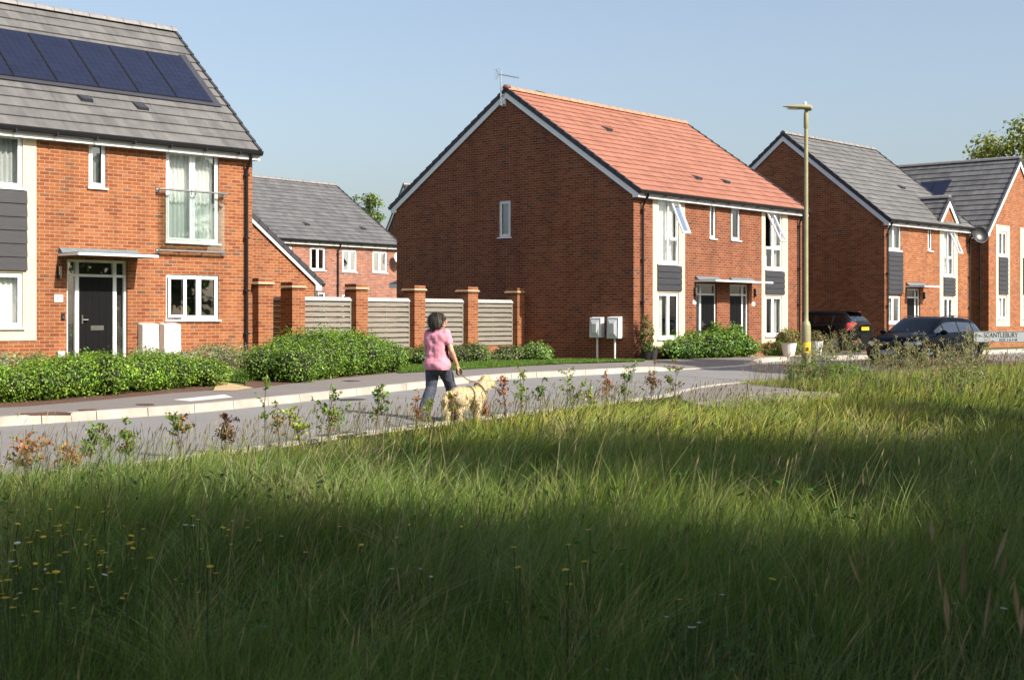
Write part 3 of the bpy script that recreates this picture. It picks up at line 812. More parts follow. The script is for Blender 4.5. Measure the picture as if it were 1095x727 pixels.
downpipe(h2.root, h2.F(685.5, 300)[0], H2H-.15); downpipe(h2.root, h2.F(853, 300)[0], H2H-.15)
for px, py in ((582, 102), (748, 192), (778, 196), (652, 140)): roof_vent(h2.root, h2, H2D, H2H, H2R, px, py)
# meter boxes on the shaded gable
for (pxa, pya, pxb, pyb) in ((630, 340, 642, 361), (648.5, 339.5, 661, 362)):
    ya_, zt = h2.S(pxa, pya, -.22); yb_, zb = h2.S(pxb, pyb, -.22)
    y0, y1 = min(ya_, yb_), max(ya_, yb_)
    m = MB().hexa([(-.22,y0,zb),(-.003,y0,zb),(-.003,y1,zb),(-.22,y1,zb),(-.20,y0,zt),(-.003,y0,zt+.03),(-.003,y1,zt+.03),(-.20,y1,zt)])
    mo = m.build('meter_box', M['grp_grey'], h2.root, bevel=.01)
    MB().hexa([(-.26,y0+.13,zb+.15),(-.219,y0+.05,zb+.04),(-.219,y1-.05,zb+.04),(-.26,y1-.13,zb+.15),(-.26,y0+.13,zt-.17),(-.215,y0+.05,zt-.05),(-.215,y1-.05,zt-.05),(-.26,y1-.13,zt-.17)]).build('meter_door', M['grp_grey'], mo)
    yc = (y0+y1)/2; MB().tube([(-.12, yc-.02, -.1), (-.12, yc-.02, zb)], .03, 10).build('conduit', M['grp'], mo)
# tv aerial fixed to the gable
ya_, za_ = h2.S(536, 113, -.12); _, zt_ = h2.S(536, 76, -.12)
ae = MB().tube([(-.14, ya_, za_), (-.14, ya_, zt_)], .02, 8)
ae.box(-.14, ya_-.09, za_, -.003, ya_+.01, za_+.05).box(-.14, ya_-.09, za_+.3, -.003, ya_+.01, za_+.34)
ao = ae.build('aerial_mast', M['steel'], h2.root)
bm_ = MB(); bd = Vector((.78, -.28, -.06)); b0 = Vector((-.14, ya_, zt_-.12))
bm_.tube([b0 - bd*.15, b0 + bd*.80], .009, 6)
for k in range(9):
    c = b0 + bd*(.0 + .085*k); e = Vector((.28, .78, 0)).normalized()*(.17 - .008*k); bm_.tube([c-e, c+e], .004, 5)
for s_ in (-1, 1): bm_.tube([b0 - bd*.1 + Vector((0,0,0)), b0 - bd*.2 + Vector((0,0,.14*s_))], .006, 5)
for k in range(5):
    c = b0 - bd*.15 + Vector((0,0,-.14+.07*k)); e = Vector((.28, .78, 0)).normalized()*.17; bm_.tube([c-e, c+e], .004, 5)
bm_.build('aerial_boom', M['steel'], ao)
a_ = h2.S(539.5, 110); MB().box(-.05, a_[0]-.07, a_[1]-.12, -.003, a_[0]+.07, a_[1]+.12).build('vent_box', M['grp_grey'], h2.root)
# inside the ground floor window
q = h2.F(706, 358); bs = empty('basket', h2.o + h2.d*q[0] + h2.b*.30 + Vector((0,0,A2[1]+.05)), 0, 'yellow wicker basket standing inside the tall ground floor window left of the bush', 'basket')
MB().lathe([(.09,0),(.14,.22),(.145,.24)], 14).build('basket_body', plain('wicker', (.5,.36,.10), .8, .3, 40.), bs)

# ================================================================== HOUSE 3
H3L, H3D, H3H, H3R = 7.05, 8.4, 4.92, 3.30
h3 = House('detached_house', (13.47, 52.4), 42., .42, 'brick house behind the estate car with a small cross gable on its grey roof', L=H3L)
A1 = h3.rect(949.5, 238.5, 963.5, 268.5); A2 = h3.rect(949, 316, 963, 346); Nn = h3.rect(992.3, 241.5, 996.6, 268.5)
D1 = h3.rect(970, 308.5, 984, 360); D1 = (D1[0], .03, *D1[2:])
B1 = h3.rect(1008.5, 245, 1019.5, 296); B2 = h3.rect(1008.5, 317.5, 1019, 350)
house_walls(h3, H3D, H3H, [A1, A2, Nn, D1, B1, B2], [], M['brick'], H3R)
gable_roof(h3.root, H3L, H3D, H3H, H3R, M['tile_grey'])
window(h3.root, A1, cols=(.42,), curtain='grey'); window(h3.root, A2, cols=(.42,), curtain='blind'); window(h3.root, Nn, cols=(), curtain='grey')
cladding(h3.root, (A1[0]-.02, A2[3]+.05, A1[2]+.08, A1[1]-.05), y=-.05, n=9)
x0, _ = h3.F(1004.5, 300); x1, _ = h3.F(1023.5, 300)
cream_panel(h3.root, (x0, .35, x1, H3H-.02), [B1, B2])
cladding(h3.root, (B1[0]-.02, B2[3]+.05, B1[2]+.1, B1[1]-.05), y=-.05, n=5)
window(h3.root, B1, cols=(.5,), rows={1: [.42]}, tilt=(1, 1, 24), curtain='net', D=-.018); window(h3.root, B2, cols=(.5,), curtain='drape', D=-.018)
w1 = D1[2]-D1[0]; front_door(h3.root, D1, (D1[0]+.055, D1[2]-w1*.34)); canopy(h3.root, D1[0]-.12, D1[2]+.25, D1[3]+.08, .75)
x, z = h3.F(987.5, 316); wall_lamp(h3.root, x, z)
downpipe(h3.root, h3.F(944, 300)[0] if h3.F(944, 300)[0] > .05 else .12, H3H-.15); downpipe(h3.root, H3L-.1, H3H-.15)
roof_vent(h3.root, h3, H3D, H3H, H3R, 966, 202)
# cross gable above the bay
cw = (x1 - x0) + .35; cxm = (x0+x1)/2; cr = 1.0
mbc = MB().prism([(cxm-cw/2, -.004, H3H-.03), (cxm+cw/2, -.004, H3H-.03), (cxm, -.004, H3H+cr-.06)], (0, .3, 0)).build('gablet_wall', M['brick'], h3.root)
gable_roof(h3.root, 1.8, cw, H3H-.05, cr, M['tile_slate'], frame=((cxm+cw/2, 0, 0), PI/2), gutter=False, ov=.12, ends=(True, False), name='gablet_roof')

# satellite dish
dy = MB(); dh = MB()
qx, qz = h3.F(1037, 252)
for i in range(1, 6):
    pass
prof = [(0, 0), (.10, .008), (.18, .028), (.25, .055), (.30, .085), (.305, .085), (.25, .045), (.18, .015), (0, -.012)]
dob = MB().lathe(prof, 20).build('satellite_dish', M['gutter'], h3.root, smooth=True)
dob.location = (qx-.02, -.40, qz); dob.rotation_euler = Vector((-.55,-.75,.25)).to_track_quat('Z','Y').to_euler(); dob.scale = (1.15,1.15,1.15)
MB().tube([(H3L+.004, .15, qz-.1), (H3L+.25, -.05, qz-.1), (H3L+.25, -.3, qz)], .02, 8).build('dish_arm', M['gutter'], h3.root)

# ================================================================== HOUSE 4
H4L, H4D, H4H, H4R = 6.4, 9.0, 4.98, 3.05
h4 = House('detached_house', (19.6, 59.6), 41., .42, 'brick house at the right edge with its sunlit gable facing the street', L=H4L)
A1 = h4.rect(1067.5, 247, 1076.5, 274.5); A2 = h4.rect(1067.5, 316, 1076.5, 341)
B1 = h4.rect(1093.5, 250, 1103, 276); B2 = h4.rect(1093.5, 316, 1103, 341)
mb = MB(); wall_face(mb, (0,0,0), (1,0,0), (0,1,0), H4L, -.3, H4H, [A1, A2, B1, B2]); wall_face(mb, (H4L,0,0), (0,1,0), (-1,0,0), H4D, -.3, H4H, [])
wall_face(mb, (0,H4D,0), (0,-1,0), (1,0,0), H4D, -.3, H4H, []); wall_face(mb, (H4L,H4D,0), (-1,0,0), (0,-1,0), H4L, -.3, H4H, [])
mb.poly([(0,0,H4H),(H4L,0,H4H),(H4L/2,0,H4H+H4R)]); mb.poly([(0,H4D,H4H),(H4L,H4D,H4H),(H4L/2,H4D,H4H+H4R)])
mb.build('wall', M['brick'], h4.root, recalc=False)
gable_roof(h4.root, H4D, H4L, H4H, H4R, M['tile_slate'], frame=((H4L, 0, 0), PI/2))
for W1, W2, e0, e1 in ((A1, A2, 1064.7, 1079.5), (B1, B2, 1090.7, 1106)):
    x0, zb = h4.F(e0, 349); x1, _ = h4.F(e1, 349)
    cream_panel(h4.root, (x0, zb, x1, W1[3]+.25), [W1, W2]); cladding(h4.root, (W1[0]-.02, W2[3]+.05, W1[2]+.06, W1[1]-.05), y=-.05, n=8)
    window(h4.root, W1, cols=(.5,), curtain='drape', D=-.018); window(h4.root, W2, cols=(.5,), curtain='net', D=-.018)
dp = downpipe(h4.root, 0, H4H-.15); dp.rotation_euler = (0, 0, -PI/2); dp.location = (0, .35, 0)
# solar panel on the left slope of house 4
nrm = Vector((-H4R, 0, H4L/2)).normalized()
c1 = h4.ray(985, 196, (0, 0, H4H+.1), nrm); c2 = h4.ray(1018, 193, (0, 0, H4H+.1), nrm); c3 = h4.ray(1008, 211, (0, 0, H4H+.1), nrm); c4 = h4.ray(975, 213, (0, 0, H4H+.1), nrm)
for (p, q) in ((0., .49), (.51, 1.)):
    a, b = c1.lerp(c2, p), c1.lerp(c2, q); d_, c = c4.lerp(c3, p), c4.lerp(c3, q)
    MB().prism([a, b, c, d_], nrm*.05).build('solar_panel', M['solar'], h4.root)

# ================================================================== houses behind
h5 = House('terraced_house', (-5.5, 70.), 38., .3, 'rose brick house with a broad slate grey roof seen beyond the garden wall', L=13., right=True)
H5D, H5H, H5R = 8.6, 4.82, 3.0
H5H = EYE + (CY-260.5)/FPX*70. - .3 ; 
ws = [h5.rect(*p) for p in ((302, 262.5, 312.5, 277), (331.5, 264, 348, 289.5), (366, 266.5, 381.5, 291), (398.5, 268, 414, 292))]
gs = [h5.rect(p[0], p[1]+48, p[2], p[3]+48) for p in ((331.5, 264, 348, 289.5), (366, 266.5, 381.5, 291))]
house_walls(h5, H5D, H5H, ws + gs, [], M['brick_pink'], H5R)
gable_roof(h5.root, 13., H5D, H5H, H5R, M['tile_slate'])
for i, w_ in enumerate(ws + gs): window(h5.root, w_, cols=(.5,), curtain='drape' if i % 2 else 'net')
downpipe(h5.root, h5.F(360.5, 290)[0], H5H-.15)
for px, py in ((329, 241), (389, 245.5)): roof_vent(h5.root, h5, H5D, H5H, H5R, px, py)
dsh = MB().lathe(prof, 18).build('satellite_dish', M['grp_grey'], h5.root, smooth=True)
q = h5.F(421, 276); dsh.location = (q[0], -.35, q[1]); dsh.rotation_euler = (R(80), 0, R(-20))
MB().tube([(q[0], -.003, q[1]-.1), (q[0], -.3, q[1])], .02, 6).build('dish_arm', M['gutter'], h5.root)

h6 = House('distant_house', (-4.55, 79.5), 66., .5, 'dark gable of a far house just showing left of the big shaded gable', L=9.)
house_walls(h6, 8.0, 5.6, [], [], M['brick_red'], 3.2)
gable_roof(h6.root, 9., 8.0, 5.6, 3.2, M['tile_purple'])

h7 = House('garden_shed', (P3(413, 300, 55).x+.30+3.3, 55.-2.7), 39., .3, 'small outbuilding with a dark purple roof peeping over the garden wall', 'outbuilding', L=4.)
h7h = EYE + (CY-304)/FPX*55 - .3
mb = MB(); wall_face(mb, (0,0,0), (1,0,0), (0,1,0), 4., -.2, h7h, []); wall_face(mb, (4,0,0), (0,1,0), (-1,0,0), 4., -.2, h7h, [])
wall_face(mb, (0,4,0), (0,-1,0), (1,0,0), 4., -.2, h7h, []); wall_face(mb, (4,4,0), (-1,0,0), (0,-1,0), 4., -.2, h7h, [])
mb.build('wall', M['brick_red'], h7.root, recalc=False)
mb = MB(); o_ = .25; ap = 1.5
for k in range(4):
    cs = [(-o_,-o_), (4+o_,-o_), (4+o_,4+o_), (-o_,4+o_)]; a, b = cs[k], cs[(k+1)%4]; n_ = 8
    for i in range(n_):
        t0, t1 = i/n_, (i+1)/n_
        def pt(c, t, dz=0): return (c[0]+(2-c[0])*t, c[1]+(2-c[1])*t, h7h+ap*t+dz)
        mb.poly([pt(a,t0,.03), pt(b,t0,.03), pt(b,t1), pt(a,t1)], [(0,i+.1),(8*(1-t0),i+.1),(8*(1-t1),i+.9),(0,i+.9)])
        mb.poly([pt(a,t0), pt(b,t0), pt(b,t0,.03), pt(a,t0,.03)], [(0,i)]*4)
mb.build('roof', M['tile_purple'], h7.root, recalc=False)
MB().box(-o_-.02,-o_-.02,h7h-.15,4+o_+.02,-o_+.01,h7h).box(-o_-.02,-o_+.011,h7h-.15,-o_+.01,4+o_,h7h).build('fascia', M['white'], h7.root)

# ================================================================== ground, road, kerbs
def polysheet(name, pts, mat, kind='structure', off=None, names=None):
    """flat polygon sheets; pts is a list of polygons of Vectors"""
    V = []; F = []
    for pl in pts:
        b = len(V); pl = [Vector(p) for p in pl]; V += [tuple(p) for p in pl]
        for t in tessellate_polygon([[Vector((p.x, p.y, 0)) for p in pl]]):
            F.append(tuple(b + i for i in t))
    me = bpy.data.meshes.new(name); me.from_pydata(V, [], F); me.materials.append(mat); me.update()
    bm = bmesh.new(); bm.from_mesh(me)
    for f in bm.faces:
        f.normal_update()
        if f.normal.z < 0: f.normal_flip()
    bm.to_mesh(me); bm.free()
    o = bpy.data.objects.new(name, me); COL.objects.link(o)
    if kind: o['kind'] = kind
    return o

def ip(pts, step):
    """resample a polyline of Vectors"""
    out = [pts[0].copy()]; acc = 0.
    for a, b in zip(pts[:-1], pts[1:]):
        L_ = (b - a).length; n = max(1, int(round(L_ / step)))
        for i in range(1, n + 1): out.append(a.lerp(b, i / n))
    return out

def smooth_line(pts, it=2):
    for _ in range(it):
        q = [pts[0]]
        for a, b in zip(pts[:-1], pts[1:]): q += [a.lerp(b, .25), a.lerp(b, .75)]
        pts = q + [pts[-1]]
    return pts

NRM = Vector((-.755, .656, 0)); ALG = Vector((.656, .755, 0))
def T3(p, off=0.): return Vector((p.x, p.y, terr(p.x, p.y) + off))

far = [G(*p) for p in ((0,456.3),(47,453.3),(99.7,449.5),(149,446),(193,443),(240,438.8),(322,430),(400,421.3),(456,415),(537.6,405.6),(605,402.6),(681,398.4),(727,395.8),(788,392.3))]
far = [far[0] - (far[1]-far[0]).normalized()*14, far[0] - (far[1]-far[0]).normalized()*6] + far
bend = [G(802,391), G(812,388.6), G(824,386.6)]
tail = [G(930,384.2), G(1060,378.3), G(1095,377)]
tail.append(tail[-1] + ALG*60)
farline = smooth_line([T3(p) for p in far + bend + tail], 2)
near = [G(*p) for p in ((100,503),(270,480),(400,462),(475,452.5),(560,442),(640,432.5),(700,425),(725.6,421))]
near = [near[0] - ALG*16, near[0] - ALG*6] + near
near2 = [G(742,415.8), G(773,411.2), G(817,407.5), G(860,405), G(1095,390)]
near2.append(near2[-1] + ALG*60)
nearline = smooth_line([T3(p) for p in near + near2], 2)

# terrain sheet
xs = np.concatenate([np.linspace(-420,-40,12), np.linspace(-36,60,97), np.linspace(70,420,12)])
ys = np.concatenate([np.linspace(-250,-20,8), np.linspace(-16,90,107), np.linspace(100,800,14)])
V = []
for y in ys:
    for x in xs:
        n = -.755*x + .656*y
        z = terr(x, y) - .03
        if n < 13.2 and abs(x) < 30: z += .10*mnoise.noise((x*.35, y*.35, 0)) * min(1, (13.2-n)/1.5) + .03
        V.append((x, y, z))
nx = len(xs); F = np.array([(j*nx+i, j*nx+i+1, (j+1)*nx+i+1, (j+1)*nx+i) for j in range(len(ys)-1) for i in range(nx-1)])
g = np_mesh('ground', np.array(V), [F], M['soil'], smooth=True); g['kind'] = 'structure'

road = polysheet('road', [[p + Vector((0,0,.004)) for p in farline] + [p + Vector((0,0,.004)) for p in reversed(nearline)]], M['road'])

def offs(line, d):
    out = []
    for i, p in enumerate(line):
        t = (line[min(i+1, len(line)-1)] - line[max(i-1, 0)]); t.z = 0; t.normalize()
        q = p + Vector((-t.y, t.x, 0)) * d; out.append(T3(q))
    return out
# far kerb: separate stones with thin joints, lowered in front of the drive
def lift(p):
    """kerb height along its run"""
    a = (p - G(727, 395.8)).length; s = (p - G(727, 395.8)).dot(ALG)
    if -1.2 < s < 0: return .13 + (.03-.13)*(s+1.2)/1.2
    if 0 <= s < 4.0: return .03
    if 4.0 <= s < 6.: return .03 + .10*(s-4.)/2.
    return .13
def stones(line, w, h, seg=.915, gap=.014, slope=.02, liftf=None):
    pts = ip(line, .12); mb = MB(); acc = [0.]
    for a, b in zip(pts[:-1], pts[1:]): acc.append(acc[-1] + (b-a).length)
    def at(s_):
        import bisect
        i = min(max(bisect.bisect(acc, s_) - 1, 0), len(pts)-2)
        return pts[i].lerp(pts[i+1], (s_-acc[i])/max(1e-6, acc[i+1]-acc[i]))
    s_ = 0.
    while s_ + seg < acc[-1] and s_ < 95:
        for (u0, u1) in ((s_+gap/2, s_+seg/2), (s_+seg/2, s_+seg-gap/2)):
            p, q = at(u0), at(u1); t = (q-p); t.z = 0; t.normalize(); nn = Vector((-t.y, t.x, 0))
            hp, hq = (liftf(p), liftf(q)) if liftf else (h, h)
            up = Vector((0,0,1))
            mb.hexa([p - up*.05, q - up*.05, q + nn*w - up*.05, p + nn*w - up*.05,
                     p + nn*slope + up*hp, q + nn*slope + up*hq, q + nn*w + up*(hq+.002), p + nn*w + up*(hp+.002)])
        s_ += seg
    return mb
kb = stones(farline, .15, .13, liftf=lift).build('kerb', M['kerb']); kb['kind'] = 'structure'
kn = stones(nearline, .10, .02, slope=.005)
kn.build('kerb', M['kerb'])['kind'] = 'structure'
# footpath behind the far kerb
kback = offs(farline, .15)
pfar = [G(x, y, .12) for x, y in ((0,435.8),(33,434),(110,427.5),(186,420),(222,417.6),(272,415),(345,406),(422,398.5),(456,396.8),(560,390.8),(605,388.2),(663,386.4),(690,385.6),(729,383.6),(813,381.6),(860,381))]
pfar = [pfar[0] - ALG*9, pfar[0] - ALG*4] + pfar + [pfar[-1] + ALG*4, pfar[-1] + ALG*75]
pfar = [T3(p, .12) for p in pfar]
fp = polysheet('footpath', [[p + Vector((0,0,lift(p)-.012)) for p in kback] + list(reversed(pfar))], M['path'])
gl = [T3(p, .112) for p in pfar]
def back(p, n_):  # push to a fixed distance from the road
    k = n_ - p.dot(NRM); q = p + NRM*k; return T3(q, .112)
g1 = [back(p, 30.1) for p in (gl[0], gl[-1])]
polysheet('garden_ground', [gl + [g1[1], g1[0]], [g1[0], g1[1], back(gl[-1], 150), back(gl[0], 150)]], M['garden'])
# drive between the two middle houses and paving in front of house 3
def patch(name, pix, mat, off=.124, kind='structure'):
    return polysheet(name, [[G(x, y, off) for x, y in pix]], mat, kind)
dv = [h2.o + h2.d*(H2L+.15) + h2.b*t for t in (-2.2, 9)] + [h3.o - h3.d*.2 + h3.b*t for t in (9, -1.2)]
polysheet('driveway', [[T3(p, .120) for p in dv]], M['path'])
dv = [h3.o - h3.d*.2 + h3.b*(-1.2), h3.o + h3.d*22 + h3.b*(-1.2), h3.o + h3.d*22 + h3.b*(-.02), h3.o - h3.d*.2 - h3.b*.02]
patch('garden_path', ((228,417.6),(253,417.2),(271,414.4),(250,410.4),(233,407.6)), M['paving'], .126)
patch('mulch_bed', ((-60,444),(0,436.0),(33,434.2),(110,427.8),(186,420.3),(222,417.8),(240,410),(232,404),(100,416),(0,424),(-60,430)), M['mulch'], .118)
patch('mulch_bed', ((262,416.5),(272,415.2),(345,406.4),(425,398.6),(428,391),(330,397),(262,408)), M['mulch'], .118)
patch('mulch_bed', ((724,384.0),(815,381.8),(860,381.2),(858,378),(720,381)), M['stone'], .118)
lawn1 = patch('lawn', ((425,398.6),(456,397.0),(560,391.0),(605,388.4),(663,386.6),(690,385.7),(688,384.6),(600,384),(520,386.4),(430,391)), M['lawn'], .128)
lawn2 = patch('lawn', ((200,414),(236,406),(262,409),(300,404),(300,385),(180,385)), M['lawn'], .116)
patch('crossing_slab', ((185,427.2),(204,428.9),(249,424.6),(240,421.6)), M['tactile'], .122)
for (px, py, w, h_, mt, off) in ((47,442.0,.30,.17,'iron',.122),(94,438.3,.11,.11,'iron',.122),(155,432.3,.11,.11,'iron',.122),(375,407.2,.12,.10,'iron_dark',.122),(361,464.5,.27,.27,'iron_dark',.008),(374,427.0,.22,.14,'iron_dark',.008)):
    c = G(px, py, off); mb = MB()
    if w == h_: mb.lathe([(w+.03,0),(w+.03,.006),(w,.006),(w,.003),(0.001,.004)], 24)
    else:
        mb.box(-w-.03,-h_-.03,0,w+.03,h_+.03,.005)
        for k in range(6): mb.box(-w, -h_ + 2*h_*k/6+.01, .005, w, -h_ + 2*h_*(k+1)/6-.01, .008)
    o = mb.build('drain_cover', M[mt]); o.location = c; o.rotation_euler = (0, 0, PI/2 - R(41))
    lab = {47:'rust brown rectangular cover in the far footpath at the left edge of the photo',94:'small round rusty cover in the far footpath farther left of the pale slab',155:'small round rusty cover in the far footpath nearer the pale slab',375:'small dark cover in the far footpath in front of the rounded hedge',361:'round dark manhole cover in the road near the grass verge',374:'dark grating in the road against the far kerb'}[px]
    tag(o, lab, 'drain cover')
# near footpath round the junction, and the edging line in it
L3 = [G(x, y, .0) for x, y in ((705,424.6),(730,433),(800,440),(900,436))]
pn = [T3(p, .006) for p in [G(727,421.2), G(742,416.4), G(773,411.8), G(817,408.1), G(840,410), G(848,415), G(857,418.6), G(885,419.3), G(902,421.5)]]
pnear = [T3(p, .006) for p in (G(906,426), G(890,430), G(857,431.5), G(800,436), G(750,434), G(730,428))]
polysheet('footpath', [pn + pnear], M['path'])
def ribbon(name, pix, w, mat, off):
    ln_ = smooth_line([G(x, y, off) for x, y in pix], 2); a = offs(ln_, w/2); b = offs(ln_, -w/2)
    return polysheet(name, [[T3(p, off) for p in a] + [T3(p, off) for p in reversed(b)]], mat)
ribbon('path_edging', ((748,431.5),(766,428.3),(810,421.3),(842,417.9),(852,418)), .07, M['kerb'], .012)

# ================================================================== garden wall
gw = House('garden_wall', (-5.31, 37.2), 39.3, .52, 'brick pillared garden wall with weathered slatted timber panels between its pillars', 'wall')
PT = 2.56 - .52
def pillar(x, y):
    w = .44; mb = MB().box(-w, 0, -.2, 0, w, PT-.15)
    mb.box(-w, 0, PT-.085, 0, w, PT)
    o = mb.build('pillar', M['brick'], gw.root); o.location = (x, y, 0)
    c = MB().hexa([(-w-.045,-.045,PT-.14),(.045,-.045,PT-.14),(.045,w+.045,PT-.14),(-w-.045,w+.045,PT-.14),(-w-.02,-.02,PT-.086),(.02,-.02,PT-.086),(.02,w+.02,PT-.086),(-w-.02,w+.02,PT-.086)])
    c.box(-w+.03, .03, PT-.15, -.03, w-.03, PT-.14)
    c.build('coping', M['stone'], o)
for k in range(5): pillar(2.27*k, 0)
pillar(0, 1.95); pillar(-2.97, -2.15)
pl = MB(); 
for k in range(4): pl.box(2.27*k+.001, .11, -.2, 2.27*(k+1)-.441, .33, .30)
pl.box(-.33, .441, -.2, -.11, 1.949, .30)
pl.build('plinth', M['brick'], gw.root)
def panel(L_, loc, rz):
    fr = MB(); z0, z1 = .315, 1.58
    fr.box(0, -.02, z0, .045, .035, z1); fr.box(L_-.045, -.02, z0, L_, .035, z1)
    fr.box(L_/2-.02, .004, z0, L_/2+.02, .022, z1)
    n = 9; p = (z1-z0)/n
    for i in range(n):
        a = z0 + i*p; j = random.uniform(-.004, .004)
        fr.box(.045, -.022+j*.3, a+.012, L_-.045, -.004, a+p-.036+j)
        fr.box(.045, .024, a+p*.5, L_-.045, .036, a+p*.5+.075)
    o = fr.build('fence_panel', M['wood'], gw.root, bevel=.002)
    MB().prism([(-.0,-.045,z1),(L_,-.045,z1),(L_,-.045,z1+.03),(L_-.06,-.02,z1+.10),(.06,-.02,z1+.10),(0,-.045,z1+.03)], (0,.07,0)).build('panel_cap', M['wood_cap'], o)
    o.location = loc; o.rotation_euler = (0, 0, rz)
for k in range(4): panel(1.83-.002, (2.27*k+.001, .2, 0), 0)
panel(1.508, (-.22, .441+1.508, 0), -PI/2)

# ================================================================== lamp column
lc = G(862, 412); lp = empty('street_lamp', lc, 0, 'tall olive green street lamp column with a yellow label near its base', 'street lamp')
hcol = EYE + (CY-118)/FPX*lc.y - lc.z
MB().lathe([(.105,-.2),(.105,1.28),(.10,1.36),(.085,1.42),(.052,1.47),(.050,1.6),(.044,hcol-.45),(.044,hcol-.42),(.055,hcol-.40),(.055,hcol-.12),(.045,hcol-.05),(.03,hcol+.02)], 24).build('column', M['column'], lp, smooth=True)
ld = MB()
prof = []; nseg = 10
for i in range(nseg+1):
    t = i/nseg; x = .10 - .62*t; w = .115*math.sin(PI*min(1, .28+.72*t*1.0))**.6 * (1-.55*t) + .02; hh = .075*(1-t)**.8 + .012
    prof.append((x, w, hh, .045 + .045*t))
for i in range(nseg):
    a, b = prof[i], prof[i+1]; 
    for sg in (1, -1):
        zc_a, zc_b = hcol+a[3], hcol+b[3]
        ring = lambda q, zc: [(q[0], 0, zc+q[2]), (q[0], sg*q[1]*.6, zc+q[2]*.8), (q[0], sg*q[1], zc), (q[0], sg*q[1]*.7, zc-q[2]*.5), (q[0], 0, zc-q[2]*.55)]
        ra, rb = ring(a, zc_a), ring(b, zc_b)
        for j in range(4): ld.poly([ra[j], ra[j+1], rb[j+1], rb[j]])
hd = ld.ball((.06, 0, hcol+.05), (.09,.08,.075)).build('lamp_head', M['column'], lp, smooth=True)
MB().lathe([(.035,0),(.035,.05),(.02,.065)], 12, (-.02,0,hcol+.12)).build('photocell', M['grp'], hd)
MB().ball((-.22, 0, hcol+.035), (.22,.07,.022)).build('lens', plain('lamp_lens', (.75,.62,.50), .2, .05), hd, smooth=True)
yl = MB(); 
for i in range(8):
    a, b = -PI/2-1.0+2.0*i/8, -PI/2-1.0+2.0*(i+1)/8; r_ = .1065
    yl.poly([(r_*math.cos(a), r_*math.sin(a), .74), (r_*math.cos(b), r_*math.sin(b), .74), (r_*math.cos(b), r_*math.sin(b), .98), (r_*math.cos(a), r_*math.sin(a), .98)])
yo = yl.build('warning_label', M['yellow'], lp); yo.rotation_euler = (0,0,R(10))
MB().box(-.03,-.1095,.78,.03,-.1075,.86).build('label_print', M['black'], yo)
lp.rotation_euler = (0, 0, R(-6))

# ================================================================== street name plate
sy = 29.0; sc = P3(1041, 360, sy); ex = P3(1160, 358, sy+.6)
ang = math.atan2(ex.y-sc.y, ex.x-sc.x); Ls = (ex-sc).length
sz0 = EYE-(366-CY)/FPX*sy; sz1 = EYE-(354.3-CY)/FPX*sy
sn = empty('street_name_sign', (sc.x, sc.y, terr(sc.x, sc.y)), ang, 'grey street name plate reading SCANTLEBURY at the right edge behind tall weeds', 'sign')
b0, b1 = sz0 - terr(sc.x, sc.y), sz1 - terr(sc.x, sc.y); hh = b1-b0
pl_ = MB().box(0, -.012, b0, Ls, .012, b1).build('plate', plain('sign_plate', (.30,.335,.36), .45, .06), sn, bevel=.004)
MB().box(.0,-.016,b1-.01,Ls,-.0125,b1-.003).box(.0,-.016,b0+.003,Ls,-.0125,b0+.008).build('border', M['gutter'], pl_)
for x in (1.55, Ls-.12): MB().box(x-.03, .0125, -.2, x+.03, .07, b1-.02).build('post', M['gutter'], sn)
def serif_text(txt, size, loc, sx):
    o = text_mesh(txt, size, 'lettering', M['black'], pl_, loc, (PI/2, 0, 0), .0012, sx); return o
wpx = (1094.0-1053.)/FPX*sy
t1 = serif_text('SCANTLEBURY', hh*.66, (.22+wpx/2, -.0145, b0+hh*.63), 1.); t1.scale[0] = wpx/ max(.01, t1.dimensions.x)
t1b = serif_text('ROAD', hh*.62, (.22+wpx+.40, -.0145, b0+hh*.63), .95)
t2 = serif_text('NOS. 2 & 4-48', hh*.30, (.22+wpx*.72, -.0145, b0+hh*.2), 1.); t2.scale[0] = wpx*.52/max(.01, t2.dimensions.x)
em = MB().ball((.05, -.014, b0+hh*.62), (.022,.003,.03)).ball((.075, -.014, b0+hh*.68), (.018,.003,.02))
em.build('emblem', plain('emblem_green', (.05,.16,.05), .5), pl_)
MB().box(.105,-.0145,b0+hh*.52,.125,-.0125,b0+hh*.70).box(.13,-.0145,b0+hh*.52,.15,-.0125,b0+hh*.62).box(.155,-.0145,b0+hh*.52,.19,-.0125,b0+hh*.58).build('emblem_letters', M['black'], pl_)

# ================================================================== foliage tools
def leaf_arrays(P, size, cols, up=.3, asp=.55, rng=RNG, out=None):
    n = len(P); nr = rng.normal(size=(n,3)); nr[:,2] = np.abs(nr[:,2]) + up
    if out is not None: nr = nr*.7 + out*1.1
    nr /= np.linalg.norm(nr, axis=1)[:,None]
    t = rng.normal(size=(n,3)); t -= nr*(t*nr).sum(1)[:,None]; t /= np.linalg.norm(t, axis=1)[:,None]
    b = np.cross(nr, t); s = np.asarray(size).reshape(-1,1)
    fold = nr*s*.12
    V = np.stack([P - t*s*.5, P + b*s*asp*.5 + fold, P + t*s*.5, P - b*s*asp*.5 + fold], 1).reshape(-1,3)
    i = np.arange(n)*4
    F = np.concatenate([np.stack([i,i+1,i+2],1), np.stack([i,i+2,i+3],1)])
    C = np.repeat(cols, 4, 0)
    return V, F, C

def pal(n, cols, w=None, jit=.18, rng=RNG):
    cols = np.array(cols); k = rng.choice(len(cols), n, p=w); c = cols[k]*(1 + jit*rng.normal(size=(n,1)))
    c = c*(1 + .08*rng.normal(size=(n,3))); return np.clip(c, .003, .9)

